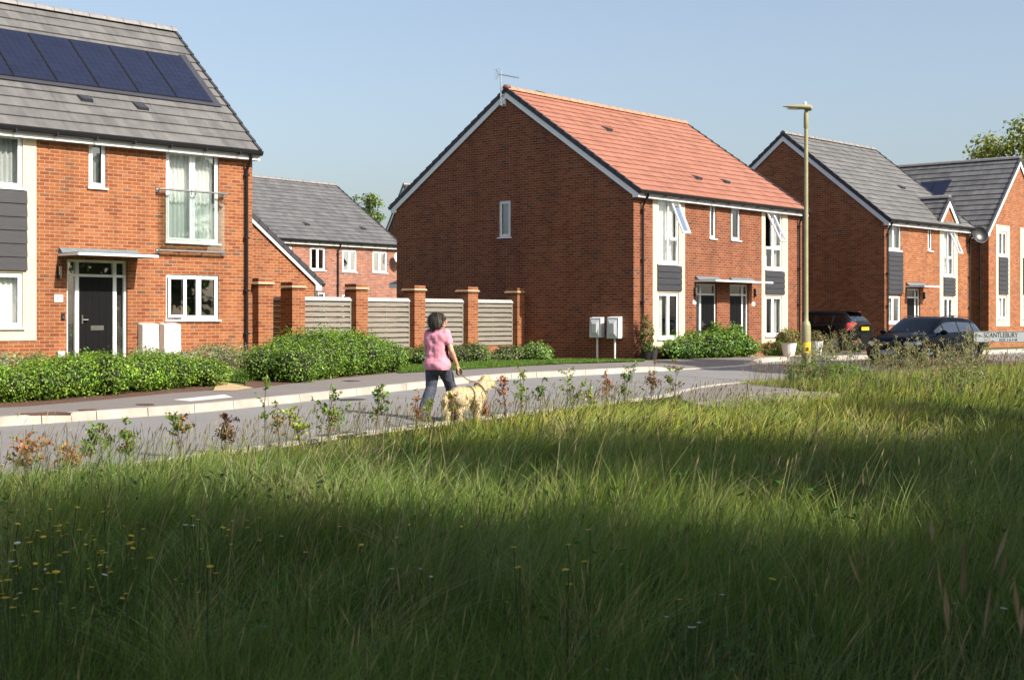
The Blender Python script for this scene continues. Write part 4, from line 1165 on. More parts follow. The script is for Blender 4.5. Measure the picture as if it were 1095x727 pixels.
def shell_points(ells, n, rng=RNG, depth=.34, lump=.24):
    E = np.array([(*c, *r) for c, r in ells]); area = (E[:,3]*E[:,4] + E[:,3]*E[:,5] + E[:,4]*E[:,5]); area /= area.sum()
    out = []; on = []
    while sum(len(o) for o in out) < n:
        k = rng.choice(len(E), n, p=area); d = rng.normal(size=(n,3)); d /= np.linalg.norm(d, axis=1)[:,None]
        r_ = 1 - depth*rng.random((n,1))**1.6 + lump*rng.normal(size=(n,1))*.5
        p = E[k,:3] + d*E[k,3:]*r_
        keep = np.ones(n, bool)
        for e in E:
            q = (((p - e[:3])/e[3:])**2).sum(1); keep &= q > (1-depth-.12)**2
        out.append(p[keep]); on.append(d[keep])
    return np.concatenate(out)[:n], np.concatenate(on)[:n]

GREEN = [(0.076,0.162,0.016), (0.108,0.216,0.024), (0.162,0.281,0.033), (0.227,0.346,0.049), (0.038,0.086,0.013)]
def bush(name, ells, n, size, label, cat, group=None, cols=GREEN, w=None, zmin=None, parent_name='leaves', tip=None, core=True, kind=None, seed=1):
    rng = np.random.default_rng(seed)
    c0 = np.mean([e[0] for e in ells], 0); base = Vector((c0[0], c0[1], terr(c0[0], c0[1]) + .1))
    t = empty(name, base, 0, label, cat, group)
    P, D_ = shell_points(ells, n, rng)
    if zmin is not None:
        k = P[:,2] > zmin - .02; P, D_ = P[k], D_[k]
    C = pal(len(P), cols, w, rng=rng)
    # patches of fresher growth
    f = np.array([mnoise.noise((p[0]*2.2, p[1]*2.2, p[2]*2.2)) for p in P]); C *= (1 + .6*f)[:,None]
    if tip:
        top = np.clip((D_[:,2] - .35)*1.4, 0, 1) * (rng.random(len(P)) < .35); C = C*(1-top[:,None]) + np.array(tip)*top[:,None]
    V, F, Cc = leaf_arrays(P, size*rng.uniform(.7, 1.3, len(P)), C, rng=rng, out=D_)
    V = V - np.array(base)
    np_mesh(parent_name, V, [F], M['leaf'], Cc, t)
    if core:
        mb = MB()
        for c, r in ells: mb.ball((c[0]-base.x, c[1]-base.y, c[2]-base.z), tuple(q*.70 for q in r), 12, 8, jitter=.25)
        mb.build('branches', M['core'], t)
    return t
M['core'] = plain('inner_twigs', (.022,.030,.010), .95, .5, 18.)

def hedge_ells(ctrl, dep, step=.33, off=.115, seed=3):
    """ctrl = [(px, y_base, y_top)] along the front foot of the hedge"""
    rnd = random.Random(seed); out = []
    P = [(G(a, b, off), c) for a, b, c in ctrl]
    for (p, ta), (q, tb) in zip(P[:-1], P[1:]):
        n = max(1, int((q-p).length/step))
        for i in range(n):
            t = (i + rnd.random()*.5)/n; g_ = p.lerp(q, t); ty = ta + (tb-ta)*t
            c = g_ + NRM*dep*.5; zt = EYE - (ty-CY)/FPX*c.y + rnd.uniform(-.05,.04)
            for s_ in (-.28, .28):
                cc = c + NRM*dep*s_ + ALG*rnd.uniform(-.15,.15); hz = (zt - g_.z)/2
                out.append(((cc.x, cc.y, g_.z + hz*.97), (dep*.36*rnd.uniform(.85,1.15), dep*.36*rnd.uniform(.85,1.15), hz*rnd.uniform(.9,1.05))))
    return out

FRESH = [(0.085,0.181,0.016), (0.139,0.256,0.024), (0.203,0.341,0.038), (0.277,0.405,0.053), (0.043,0.096,0.013)]
e = hedge_ells([(-70,437,380),(0,431.5,386),(40,429.5,388),(95,425,377),(128,422,371),(165,418.5,377),(198,415.8,374),(240,412.2,388)], 1.0, seed=4)
bush('hedge', e, 52000, .047, 'long bright green hedge in front of the solar panel house, behind the far footpath', 'hedge', cols=FRESH, zmin=.2, seed=11, tip=(.22,.32,.06))
e = hedge_ells([(316,410.2,372),(332,408.5,361),(350,406,352),(380,402.5,351),(410,399.5,356),(432,397.5,370)], 1.2, seed=5)
bush('hedge', e, 42000, .050, 'rounded dark green hedge in front of the brick garden wall', 'hedge', cols=GREEN, zmin=.2, seed=12, tip=(.20,.31,.06))
# low shrubs at the foot of the garden wall
labs = ['low olive green shrub at the foot of the wall just right of the rounded hedge', 'low leafy shrub below the timber panel behind the woman', 'loose low shrub at the foot of the wall right of the woman', 'low spreading shrub under the rightmost timber panel', 'rounded light green shrub at the end of the brick wall under the shaded gable']
sp = [(440,389,373,.55),(470,389,370,.6),(508,387.5,366,.65),(545,386.5,369,.6),(583,386,366.5,.62)]
for i, (px, yb, yt, r_) in enumerate(sp):
    c = G(px, yb, .115); ee = []
    for k in range(7):
        q = c + ALG*random.uniform(-.55,.75) + NRM*random.uniform(.1,.7); zt = EYE-(yt-CY)/FPX*q.y + random.uniform(-.25,.05); hz = (zt-c.z)/2
        ee.append(((q.x, q.y, c.z+hz), (.38, .38, max(.12, hz))))
    bush('shrub', ee, 3200, .07, labs[i], 'shrub', 'low shrubs along the garden wall', cols=[(.07,.13,.03),(.12,.19,.045),(.18,.25,.08),(.09,.07,.05)] if i < 4 else [(.10,.19,.04),(.17,.28,.07),(.24,.36,.10)], seed=20+i, core=True)
# bush pair in front of the salmon roofed house
for i, (c0, lab) in enumerate((([(730,384,366),(745,383.5,356),(770,383,352),(783,382.5,362)], 'glossy green bush in front of the left black door of the salmon roofed pair'), ([(786,382.5,352),(792,382,344),(802,382,356),(812,381.8,368)], 'taller green bush in front of the right black door of the salmon roofed pair'))):
    bush('bush', hedge_ells(c0, 1.15, seed=8+i), 7500, .085, lab, 'bush', 'bushes before the front doors', cols=[(.07,.15,.02),(.11,.22,.03),(.17,.30,.05),(.03,.075,.012)], seed=31+i, zmin=.3, tip=(.28,.40,.09))
# pale flowering plants along the front wall of house 1
fl_l = [(-20,392,374,'lavender clump with purple flowers at the foot of the wall at the left edge'),(22,392,378,'purple flowered clump beside the brick plinth left of the front door'),(60,390,379,'pale green flowering clump just left of the black front door'),(150,386,372,'wispy pale plant in front of the left white meter box'),(190,386,373,'pale feathery plant below the kitchen window of the solar panel house'),(222,385,368,'grey green flowering clump near the downpipe of the solar panel house'),(252,385,366,'pale purple flowered clump at the right corner of the solar panel house'),(284,388,368,'flowering clump between the house corner and the first brick pillar')]
for i, (px, yb, yt, lab) in enumerate(fl_l):
    q0 = h1.ray(px, 360, (0, -1.0, 0), (0,1,0)); ww = h1.o + h1.d*q0.x + h1.b*(-1.0); ee = []
    zt = EYE-(yt-CY)/FPX*ww.y
    for k in range(6):
        q = ww + h1.d*random.uniform(-.55,.55) + h1.b*random.uniform(-.4,.4); hz = (zt-.45+random.uniform(-.15,.05))/2
        ee.append(((q.x, q.y, .45+hz), (.33,.33,max(.1,hz))))
    bush('flowering_plant', ee, 2300, .055, lab, 'plant', 'flowering plants along the house wall', cols=[(.20,.25,.10),(.28,.32,.16),(.12,.19,.06),(.36,.36,.24),(.26,.17,.38)], w=[.27,.25,.23,.17,.08], seed=41+i, core=False)

# ================================================================== pots and topiary in front of house 2
def leafball(parent, c, r, n, size, cols, seed, name='leaves', out=True):
    rng = np.random.default_rng(seed); P, D_ = shell_points([((0,0,0), r)], n, rng, .4)
    V, F, Cc = leaf_arrays(P, size*rng.uniform(.7,1.3,len(P)), pal(len(P), cols, rng=rng), rng=rng, out=D_)
    o = np_mesh(name, V, [F], M['leaf'], Cc, parent); o.location = c; return o
leafball(pp, (0,0,.16), (.09,.09,.08), 220, .05, [(.10,.22,.03),(.16,.30,.05)], 50)
c = h2.o + h2.d*h2.F(820, 370)[0] + h2.b*(-.55); c.z = terr(c.x, c.y)+.11
tp = empty('topiary', c, 0, 'small topiary ball tree on a thin stem in front of the right tall window', 'topiary')
zb = EYE-(362-CY)/FPX*c.y - c.z
MB().tube([(0,0,0),(0.01,0,zb)], .018, 8).build('stem', M['twig'], tp)
MB().ball((0,0,zb), .19, 14, 10, jitter=.15).build('branches', M['core'], tp); leafball(tp, (0,0,zb), (.22,.22,.22), 900, .05, [(.03,.09,.04),(.05,.13,.05),(.08,.17,.06)], 51)
def pot_plant(px, py, lab, hpot, rpot, mat, n, cols, seed, ph, yoff=-1.2):
    q0 = h2.ray(px, py, (0, yoff, 0), (0,1,0)); c = h2.o + h2.d*q0.x + h2.b*yoff; c.z = terr(c.x, c.y)+.115
    t = empty('potted_plant', c, 0, lab, 'pot plant')
    MB().lathe([(rpot*.68,0),(rpot,hpot*.92),(rpot*1.06,hpot),(rpot*.9,hpot),(rpot*.86,hpot*.85),(.001,hpot*.84)], 20).build('pot', mat, t, smooth=False)
    leafball(t, (0,0,hpot+ph*.6), (rpot*1.35, rpot*1.35, ph*.75), n, .085, cols, seed); return t
pot_plant(843.5, 378, 'pale grey pot of orange flowers by the right corner of the salmon roofed pair', .42, .25, M['grp_grey'], 500, [(.10,.16,.04),(.30,.12,.05),(.16,.2,.06)], 52, .35, -1.5)
pot_plant(691, 382, 'leafy potted plant by the downpipe at the left corner of the salmon roofed pair', .25, .16, M['black'], 700, [(.06,.13,.03),(.12,.2,.06),(.25,.1,.06)], 53, .75, -.35)
pot_plant(698, 384, 'small square dark grey planter beside the cream render panel', .32, .16, M['clad'], 60, [(.06,.13,.03)], 54, .05, -.35)
pot_plant(873, 382, 'pale bucket shaped pot by the footpath right of the lamp column', .45, .22, M['grp_grey'], 260, [(.2,.15,.08),(.12,.14,.05)], 55, .25, -1.3)
for i, (px, lab) in enumerate(((826,'yellow flowered plant beside the stem of the topiary ball'),(834,'orange flowered plant between the topiary and the pale grey pot'),(851,'loose flowering plant at the right corner below the downpipe of the salmon roofed pair'))):
    q0 = h2.ray(px, 375, (0, -.9, 0), (0,1,0)); c = h2.o + h2.d*q0.x + h2.b*(-.9); z0 = terr(c.x,c.y)+.11
    ee = [((c.x+random.uniform(-.2,.2), c.y+random.uniform(-.2,.2), z0+.22), (.3,.3,.26)) for _ in range(3)]
    bush('flowering_plant', ee, 900, .07, lab, 'plant', cols=[(.09,.17,.04),(.15,.23,.06),(.65,.36,.03)], w=[.5,.42,.08], seed=60+i, core=False)
# parasol behind the fence
c = P3(337, 312, 46); po = empty('garden_parasol', (c.x, c.y, terr(c.x, c.y)+.11), 0, 'folded black garden parasol rising behind the timber panels', 'parasol')
hz = c.z - po.location.z
MB().tube([(0,0,0),(0,0,hz)], .025, 8).build('pole', M['steel'], po)
mb = MB(); mb.lathe([(.10,hz-1.1),(.16,hz-.9),(.13,hz-.3),(.04,hz+.18)], 9); mb.build('folded_canopy', M['black'], po)

# ================================================================== long grass
def fbm(x, y, s, seed=0):
    return np.array([mnoise.noise((a*s + seed, b*s - seed, seed*.37)) for a, b in zip(x, y)])

def blades(name, X, Y, Z, H, W, lean, bend, C0, C1, parent=None, seg=3):
    """curved tapering blades; lean = (dx,dy) tip offset as share of height"""
    n = len(X); rng = RNG
    az = rng.uniform(0, 2*PI, n); wx, wy = np.cos(az), np.sin(az)
    ts = np.linspace(0, 1, seg+1); V = []; C = []
    for k, t in enumerate(ts):
        f = t**bend; z = Z + H*t*(1 - .22*t*np.hypot(lean[:,0], lean[:,1])); cx = X + lean[:,0]*H*f; cy = Y + lean[:,1]*H*f
        w = W*(1 - t**1.6)*.5; c = C0*(1-t) + C1*t
        if k < seg:
            V += [np.stack([cx - wx*w, cy - wy*w, z], 1), np.stack([cx + wx*w, cy + wy*w, z], 1)]; C += [c, c]
        else: V.append(np.stack([cx, cy, z], 1)); C.append(c)
    m = 2*seg + 1
    V = np.stack(V, 1).reshape(-1,3); C = np.stack(C, 1).reshape(-1,3); i = np.arange(n)*m
    Q = np.concatenate([np.stack([i+2*k, i+2*k+1, i+2*k+3, i+2*k+2], 1) for k in range(seg-1)])
    T = np.stack([i+2*seg-2, i+2*seg-1, i+2*seg], 1)
    return np_mesh(name, V, [Q, T], M['grass'], C, parent)

def near_limit(x, y):
    """distance from the camera side edge of the road or path (negative = on the grass)"""
    return -.755*x + .656*y

NL = [(p.x, p.y) for p in nearline]
PE = [(p.x, p.y) for p in pnear]            # grass side edge of the junction footpath
def build_edge():
    """grass limit as function of along-road coordinate"""
    a = [(.656*x + .755*y, -.755*x + .656*y) for x, y in NL]
    b = [(.656*x + .755*y, -.755*x + .656*y) for x, y in PE]
    sb = min(s for s, n in b); a = [t for t in a if t[0] < sb - .1]
    al = sorted(a + b); return np.array([t[0] for t in al]), np.array([t[1] for t in al])
ES, EN = build_edge()
def inside(X, Y, m=.1):
    s = .656*X + .755*Y; n = -.755*X + .656*Y
    return n < np.interp(s, ES, EN) - m

def field_points(n, y0, y1, pw, margin=3.4):
    u = RNG.random(n); 
    Y = (y0**(1-pw) + u*(y1**(1-pw) - y0**(1-pw)))**(1/(1-pw)) if pw != 1 else y0*(y1/y0)**u
    X = RNG.uniform(-1, 1, n)*(Y*.372 + margin)
    k = inside(X, Y); return X[k], Y[k]

def groundz(X, Y):
    n = -.755*X + .656*Y; z = .02 + .04*np.clip(n-14.2, 0, 8) - .03
    nn = n < 13.2; b = .10*fbm(X, Y, .35)*np.minimum(1, np.maximum(0, (13.2-n)/1.5)) + .03
    return z + np.where(nn & (np.abs(X) < 30), b, 0)

GC = np.array([(0.059,0.154,0.014), (0.088,0.201,0.019), (0.126,0.233,0.027), (0.034,0.095,0.015), (0.168,0.244,0.043), (0.059,0.133,0.038)])
TIPC = np.array([(0.223,0.330,0.048), (0.335,0.381,0.085), (0.130,0.227,0.043), (0.409,0.412,0.133), (0.465,0.443,0.190)])
def grass_layer(name, n, y0, y1, pw, hm, wm, sun_tint=1.):
    X, Y = field_points(n, y0, y1, pw); m = len(X)
    a = fbm(X, Y, .45, 3.1); b = fbm(X, Y, 1.6, 9.7); c = fbm(X, Y, .22, 17.3); e_ = fbm(X, Y, 4.5, 41.)
    H = hm*(1 + .6*a + .5*b + .35*e_)*RNG.uniform(.45, 1.25, m)
    dist = np.interp(.656*X + .755*Y, ES, EN) - (-.755*X + .656*Y)
    sl = .656*X + .755*Y; H *= np.clip(np.where(sl < 13.5, .26, np.where(sl < 18.5, .48, .72)) + np.maximum(dist, 0)*.24, .26, 1.02); H = np.clip(H, .06, 1.1)
    la = 1.1*fbm(X, Y, .3, 31.) + .35
    L = np.stack([.28 + .6*np.cos(la*3) * (.5 + c) + .7*fbm(X, Y, 1.1, 77.) + .36*RNG.normal(size=m), .25*np.sin(la*4) + .5*fbm(X, Y, 1.3, 55.) + .34*RNG.normal(size=m)], 1)
    k = RNG.integers(0, len(GC), m); base = GC[k]*(1 + .35*a + .55*b + .45*e_)[:,None]*RNG.uniform(.75, 1.3, (m,1))
    kt = RNG.choice(len(TIPC), m, p=[.28,.26,.22,.15,.09]); tip = TIPC[kt]*RNG.uniform(.75, 1.25, (m,1))*(1 + .35*b)[:,None]
    mx = np.clip(.65 + .9*a + .5*e_, .15, 1)[:,None]; tip = base*(1-mx) + tip*mx
    tip = tip*np.array([sun_tint, 1+(sun_tint-1)*.55, 1+(sun_tint-1)*.3]); base = base*np.array([1+(sun_tint-1)*.6, 1, 1])
    W = wm*RNG.uniform(.6, 1.3, m)*np.clip(Y/9., .7, 2.6)
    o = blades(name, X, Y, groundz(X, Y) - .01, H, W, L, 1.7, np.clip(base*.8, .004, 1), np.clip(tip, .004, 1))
    return o
for (n, y0, y1, pw, hm, wm, sun_tint, lab) in ((58000, 2.6, 8.5, .35, .42, .0040, .80, 'dense shaded long grass in the foreground'), (86000, 8.0, 16., .3, .37, .0052, 1.02, 'long grass lying over in the middle of the verge'), (68000, 15., 33., .2, .29, .0065, 1.75, 'sunlit rough grass along the road edge')):
    tag(grass_layer('long_grass', n, y0, y1, pw, hm, wm, sun_tint), lab, 'grass', kind='stuff')

# flowering grass stems with seed heads
def stems(name, X, Y, H, lab, hw=.010, hl=.09, cs=(.20,.17,.08), ch=(.24,.17,.11), dark=False):
    m = len(X); Z = groundz(X, Y); L = np.stack([.16 + .16*RNG.normal(size=m), .15*RNG.normal(size=m)], 1)
    sc_ = np.clip(Y/9., .6, 2.4)
    V = []; C = []; Fq = []
    az = RNG.uniform(0, PI, m); wx, wy = np.cos(az), np.sin(az); off = 0; ts = [0, .35, .7, 1.]
    P = []
    for t in ts: P.append(np.stack([X + L[:,0]*H*t**2, Y + L[:,1]*H*t**2, Z + H*t], 1))
    w = .0016*sc_
    for k in range(3):
        for (dx, dy) in ((1,0),):
            A, B = P[k], P[k+1]; wv = np.stack([wx*w, wy*w, 0*w], 1)
            V.append(np.stack([A-wv, A+wv, B+wv*.7, B-wv*.7], 1).reshape(-1,3)); C.append(np.tile(cs, (4*m,1)) * np.repeat(RNG.uniform(.6,1.2,(m,1)),4,0))
    # seed head: crossed spindles
    d = P[3] - P[2]; d /= np.linalg.norm(d, axis=1)[:,None]; hl_ = hl*RNG.uniform(.6,1.4,m)
    for rot in (0, PI/2):
        a = az + rot; wv = np.stack([np.cos(a)*hw*sc_*.5, np.sin(a)*hw*sc_*.5, 0*a], 1)
        A = P[3] - d*(hl_*.4)[:,None]; Mid = P[3] + d*(hl_*.2)[:,None]; B = P[3] + d*(hl_*.8)[:,None]
        V.append(np.stack([A, Mid+wv, B, Mid-wv], 1).reshape(-1,3)); C.append(np.tile(ch, (4*m,1)) * np.repeat(RNG.uniform(.6,1.35,(m,1)),4,0))
    V = np.concatenate(V); C = np.concatenate(C); F = np.arange(len(V)).reshape(-1,4)
    return tag(np_mesh(name, V, [F], M['grass'], np.clip(C,.004,.9)), lab, 'grass', kind='stuff')
X, Y = field_points(6500, 4., 33., .1); kk_ = inside(X, Y, .15); X, Y = X[kk_], Y[kk_]; stems('seeding_grass', X, Y, RNG.uniform(.28,.62,len(X))*np.where(Y < 9, 1., .8), 'thin brown seeding grass stems standing above the long grass', .007, .07, (.12,.13,.05), (.15,.11,.075))
X, Y = field_points(1500, 3.2, 14., .6); stems('seeding_grass', X, Y, RNG.uniform(.45,.75,len(X)), 'pale straw coloured seeding stems scattered in the shaded grass', .007, .08, (.36,.36,.20), (.50,.42,.27))
X, Y = field_points(5200, 3.0, 15., .5); m = len(X)
tag(blades('long_grass', X, Y, groundz(X, Y), RNG.uniform(.32,.68,m), RNG.uniform(.004,.0075,m)*np.clip(Y/8., .7, 1.8), np.stack([.25+.4*RNG.normal(size=m), .35*RNG.normal(size=m)], 1), 2.0, pal(m, [(.10,.19,.04),(.16,.24,.08),(.22,.26,.13)]), pal(m, [(.30,.38,.14),(.42,.42,.22),(.24,.34,.16)]), seg=4), 'scattered taller pale blades arching over the shaded long grass', 'grass', kind='stuff')
n = 26; Y = RNG.uniform(2.9, 4.1, n); X = Y*RNG.uniform(.27, .37, n); stems('foxtail_grass', X, Y, RNG.uniform(.78,1.05,n) - (Y-2.9)*.05, 'tall blurred foxtail grass heads at the bottom right corner', .02, .10, (.28,.25,.14), (.50,.38,.30))
ss_ = RNG.uniform(ES.min(), 24., 1700); nn_ = np.interp(ss_, ES, EN) - RNG.exponential(.45, len(ss_)) - .05
X, Y = .656*ss_ - .755*nn_, .755*ss_ + .656*nn_
stems('seeding_grass', X, Y, RNG.uniform(.16,.50,len(X)), 'wispy pale seeding grass along the near kerb among the saplings', .007, .07, (.24,.24,.11), (.36,.30,.17))
# pale upright tussock in the middle
def tussock(px, py, n, h, lab, spread=.35):
    c = G(px, py); X = c.x + RNG.normal(size=n)*spread; Y = c.y + RNG.normal(size=n)*.15
    L = np.stack([(X-c.x)*1.2 + .25*RNG.normal(size=n), .25*RNG.normal(size=n)], 1); H = h*RNG.uniform(.5,1.15,n)
    o = blades('tussock', X, Y, groundz(X, Y), H, np.full(n,.009), L, 1.6, np.tile((.08,.15,.03),(n,1)), np.tile((.34,.40,.14),(n,1))*RNG.uniform(.8,1.2,(n,1)))
    tag(o, lab, 'grass', kind='stuff')
tussock(690, 560, 190, .62, 'pale upright grass tussock catching the sun in the middle of the field', .38)
tussock(610, 556, 120, .50, 'pale upright grass tussock catching the sun left of the brightest one', .22)
tussock(1010, 560, 90, .5, 'pale bright grass tussock near the right edge of the photo', .5)

# loose tufts scattered through the field
def tufts(nt_, y0, y1, per, h, lab, c0, c1, rad=.10, w=.006):
    X, Y = field_points(nt_, y0, y1, .35); kk_ = inside(X, Y, 1.7); X, Y = X[kk_], Y[kk_]; m = len(X); n = m*per; k = np.repeat(np.arange(m), per)
    ang = RNG.uniform(0, 2*PI, n); rr = np.abs(RNG.normal(size=n))*rad; px_, py_ = X[k] + np.cos(ang)*rr, Y[k] + np.sin(ang)*rr
    td = RNG.uniform(-.6, .9, m)[k]; tl = RNG.uniform(.6, 1.25, m)[k]; tint = RNG.uniform(.65, 1.35, (m,1))[k]; hue = RNG.uniform(0, 1, (m,1))[k]
    L = np.stack([np.cos(ang)*(.35+rr*3) + td + .12*RNG.normal(size=n), np.sin(ang)*(.35+rr*3) + .15*RNG.normal(size=n)], 1)
    a0, a1 = np.array(c0), np.array(c1)
    base = (a0[0]*(1-hue) + a0[1]*hue)*tint; tip = (a1[0]*(1-hue) + a1[1]*hue)*tint*RNG.uniform(.8,1.2,(n,1))
    o = blades('grass_tufts', px_, py_, groundz(px_, py_) - .01, h*tl*RNG.uniform(.55,1.15,n), w*RNG.uniform(.6,1.3,n)*np.clip(py_/8., .7, 2.2), L, 2.1, base, tip, seg=4)
    return tag(o, lab, 'grass', kind='stuff')
tufts(420, 3.2, 14., 55, .52, 'arching tufts of coarser grass in the shaded foreground', [(.05,.13,.02),(.11,.19,.04)], [(.13,.27,.05),(.36,.40,.16)])
tufts(420, 12., 27., 50, .40, 'arching tufts of coarser grass farther out in the field', [(.06,.13,.02),(.14,.20,.04)], [(.16,.28,.05),(.44,.44,.17)], .14)
tufts(130, 4., 22., 40, .46, 'dry straw coloured tufts lying in the field', [(.20,.17,.08),(.28,.24,.12)], [(.45,.38,.20),(.55,.48,.28)], .10)
# low broad-leaved weeds between the blades
X, Y = field_points(110, 3.4, 12., .5); m = len(X); k = np.repeat(np.arange(m), 16)
P = np.stack([X[k] + .10*RNG.normal(size=len(k)), Y[k] + .10*RNG.normal(size=len(k)), groundz(X, Y)[k] + RNG.uniform(.10,.42,len(k))], 1)
V, F, Cc = leaf_arrays(P, RNG.uniform(.03,.075,len(P)), pal(len(P), [(.06,.15,.03),(.09,.20,.035),(.05,.11,.03)]), up=.6, asp=.5)
tag(np_mesh('broadleaf_weeds', V, [F], M['grass'], Cc), 'low broad-leaved weeds growing between the grass blades', 'weeds', kind='stuff')

# short lawn grass
def lawn_blades(obj, lab, n, h=.045):
    me = obj.data; me.calc_loop_triangles(); tr = [[me.vertices[i].co.copy() for i in t.vertices] for t in me.loop_triangles]
    A = np.array([((b-a).cross(c-a)).length/2 for a, b, c in tr]); k = RNG.choice(len(tr), n, p=A/A.sum())
    T_ = np.array([[tuple(v) for v in t] for t in tr])[k]; u = RNG.random((n,1)); v = RNG.random((n,1)); f = (u+v) > 1; u = np.where(f,1-u,u); v = np.where(f,1-v,v)
    P = T_[:,0] + (T_[:,1]-T_[:,0])*u + (T_[:,2]-T_[:,0])*v
    L = RNG.normal(size=(n,2))*.5; c0 = pal(n, [(.06,.13,.015),(.09,.17,.025),(.13,.21,.035)])
    tag(blades('lawn_grass', P[:,0], P[:,1], P[:,2], h*RNG.uniform(.6,1.5,n), np.full(n,.014), L, 1.5, c0*.8, np.clip(c0*1.3,0,.6), seg=2), lab, 'grass', kind='stuff')
lawn_blades(lawn1, 'bright green mown lawn strip along the footpath below the low shrubs', 16000)
lawn_blades(lawn2, 'bright green lawn between the two hedges', 14000, .10)

# verge at the junction: tall weedy yellowish grass between road and path
n = 46000
S_ = RNG.uniform(.656*G(848,415).x + .755*G(848,415).y - .2, 52, n); t = RNG.random(n)
an_, as_ = np.array([(-.755*p.x+.656*p.y) for p in pn[3:]]), np.array([(.656*p.x+.755*p.y) for p in pn[3:]])
bn_, bs_ = np.array([(-.755*p.x+.656*p.y) for p in nearline]), np.array([(.656*p.x+.755*p.y) for p in nearline])
s_end = as_.max() - .3; lo_ = np.where(S_ > s_end, EN[-1] - .3, np.interp(S_, as_, an_) + .02); hi_ = np.interp(S_, bs_, bn_) - .14
k = hi_ > lo_ + .15; S_, t, lo_, hi_ = S_[k], t[k], lo_[k], hi_[k]; Nn = lo_ + (hi_-lo_)*t
X = .656*S_ - .755*Nn; Y = .755*S_ + .656*Nn; m = len(X)
a = fbm(X, Y, .7, 5.); H = (np.clip(.52 - .13*(Nn-14.2), .20, .48) + .14*a)*RNG.uniform(.4,1.25,m); kk = RNG.random(m) < .42
c0 = np.where(kk[:,None], pal(m, [(.42,.37,.15),(.50,.43,.19),(.32,.32,.10)]), pal(m, [(.12,.22,.03),(.17,.28,.04),(.22,.30,.06)]))
L = RNG.normal(size=(m,2))*.28 + np.array([.1,0])
tag(blades('verge_grass', X, Y, groundz(X, Y), H, RNG.uniform(.008,.016,m), L, 1.7, c0*.8, np.clip(c0*1.25,0,.6)), 'sunlit yellowish weedy grass on the verge around the lamp column and sign', 'grass', kind='stuff')
k = RNG.choice(m, 2200); stems('seeding_grass', X[k], Y[k], RNG.uniform(.30,.55,2200), 'tan seeding grass on the sunlit verge in front of the parked estate car', .011, .09, (.26,.20,.10), (.34,.24,.15))

# grass islands by the footings
# ------------------------------------------------------------------ wild flowers
def flower_proto(name, h, r, petal, lab, cat, group, npt=9, mat_c=None):
    t = empty(name, (0,0,-50), 0, lab, cat, group)
    mb = MB().tube([(0,0,0),(.01,0,h*.5),(.0,.01,h)], .0022, 5); mb.build('stem', M['stem'], t)
    pb = MB()
    for k in range(npt):
        a = 2*PI*k/npt; c, s = math.cos(a), math.sin(a); w = r*.3
        pb.poly([(0,.0,h),(c*r*.6 - s*w, s*r*.6 + c*w, h+r*.18),(c*r, s*r, h+r*.10),(c*r*.6 + s*w, s*r*.6 - c*w, h+r*.18)])
    pb.lathe([(r*.34, h+.002),(r*.3, h+r*.25),(.001,h+r*.3)], 8); pb.build('bloom', petal, t, recalc=False)
    return t
M['stem'] = plain('green_stem', (.06,.10,.03), .6, .3)
M['petal_y'] = plain('yellow_petals', (.78,.58,.02), .5, .12); M['petal_w'] = plain('white_petals', (.70,.70,.66), .6, .08)
def scatter(proto, pts, zf=None):
    for i, (x, y, z, s, tl) in enumerate(pts):
        o = proto if i == 0 else copy_tree(proto)
        o.location = (x, y, z); o.scale = (s, s, s); o.rotation_euler = (tl*.3, tl*.5, i*1.7)
rnd = random.Random(5)
def fpts(cl, h, s0=.8, s1=1.3):
    out = []
    for (cx_, cy_, wx, wy, n) in cl:
        for _ in range(n):
            px, py = rnd.gauss(cx_, wx), rnd.gauss(cy_, wy); 
            # the bloom is seen at px,py: stand the stem on the ground below it
            u = (px-CX)/FPX; v = (py-CY)/FPX; s = rnd.uniform(s0, s1)
            Y_ = (EYE - h*s - .0)/max(v, .01)
            out.append((u*Y_, Y_, float(groundz(np.array([u*Y_]), np.array([Y_]))[0]), s, rnd.uniform(-.5,.5)))
    return out
fy = flower_proto('yellow_wildflower', .50, .013, M['petal_y'], 'small yellow wildflower on a thin stem in the shaded long grass at the left', 'wildflower', 'yellow flowers in the shaded grass')
scatter(fy, fpts([(50,590,45,30,40),(100,562,45,16,24),(22,640,22,24,8),(255,590,42,26,16),(125,615,45,24,12)], .50))
fy2 = flower_proto('yellow_wildflower', .50, .013, M['petal_y'], 'small yellow wildflower on a thin stem in the shaded grass right of centre', 'wildflower', 'scattered yellow flowers right of centre')
scatter(fy2, fpts([(600,600,80,30,8),(470,560,50,20,5),(840,590,70,40,5)], .50))
fw_ = flower_proto('white_wildflower', .45, .013, M['petal_w'], 'small white wildflower among the long grass', 'wildflower', 'white flowers in the grass')
scatter(fw_, fpts([(60,600,50,30,6),(180,560,60,20,4),(720,660,40,20,5),(1060,620,30,30,3),(420,600,60,30,4)], .45))
fy3 = flower_proto('ragwort', .55, .04, M['petal_y'], 'yellow flower head in the sunny verge in front of the parked estate car', 'wildflower', 'yellow flowers on the sunny verge')
out = []
for (cx_, cy_, wx, wy, n) in ((1000,412,22,4,26),(975,418,10,4,5),(974,380,5,4,4),(1062,398,14,6,4)):
    for _ in range(n):
        px, py = rnd.gauss(cx_, wx), rnd.gauss(cy_, wy); g_ = G(px, min(py+14, 417)); Y_ = g_.y
        z = EYE-(py-CY)/FPX*Y_; out.append((g_.x, Y_, z-.55*rnd.uniform(.9,1), rnd.uniform(.7,1.1), rnd.uniform(-.4,.4)))
scatter(fy3, out)

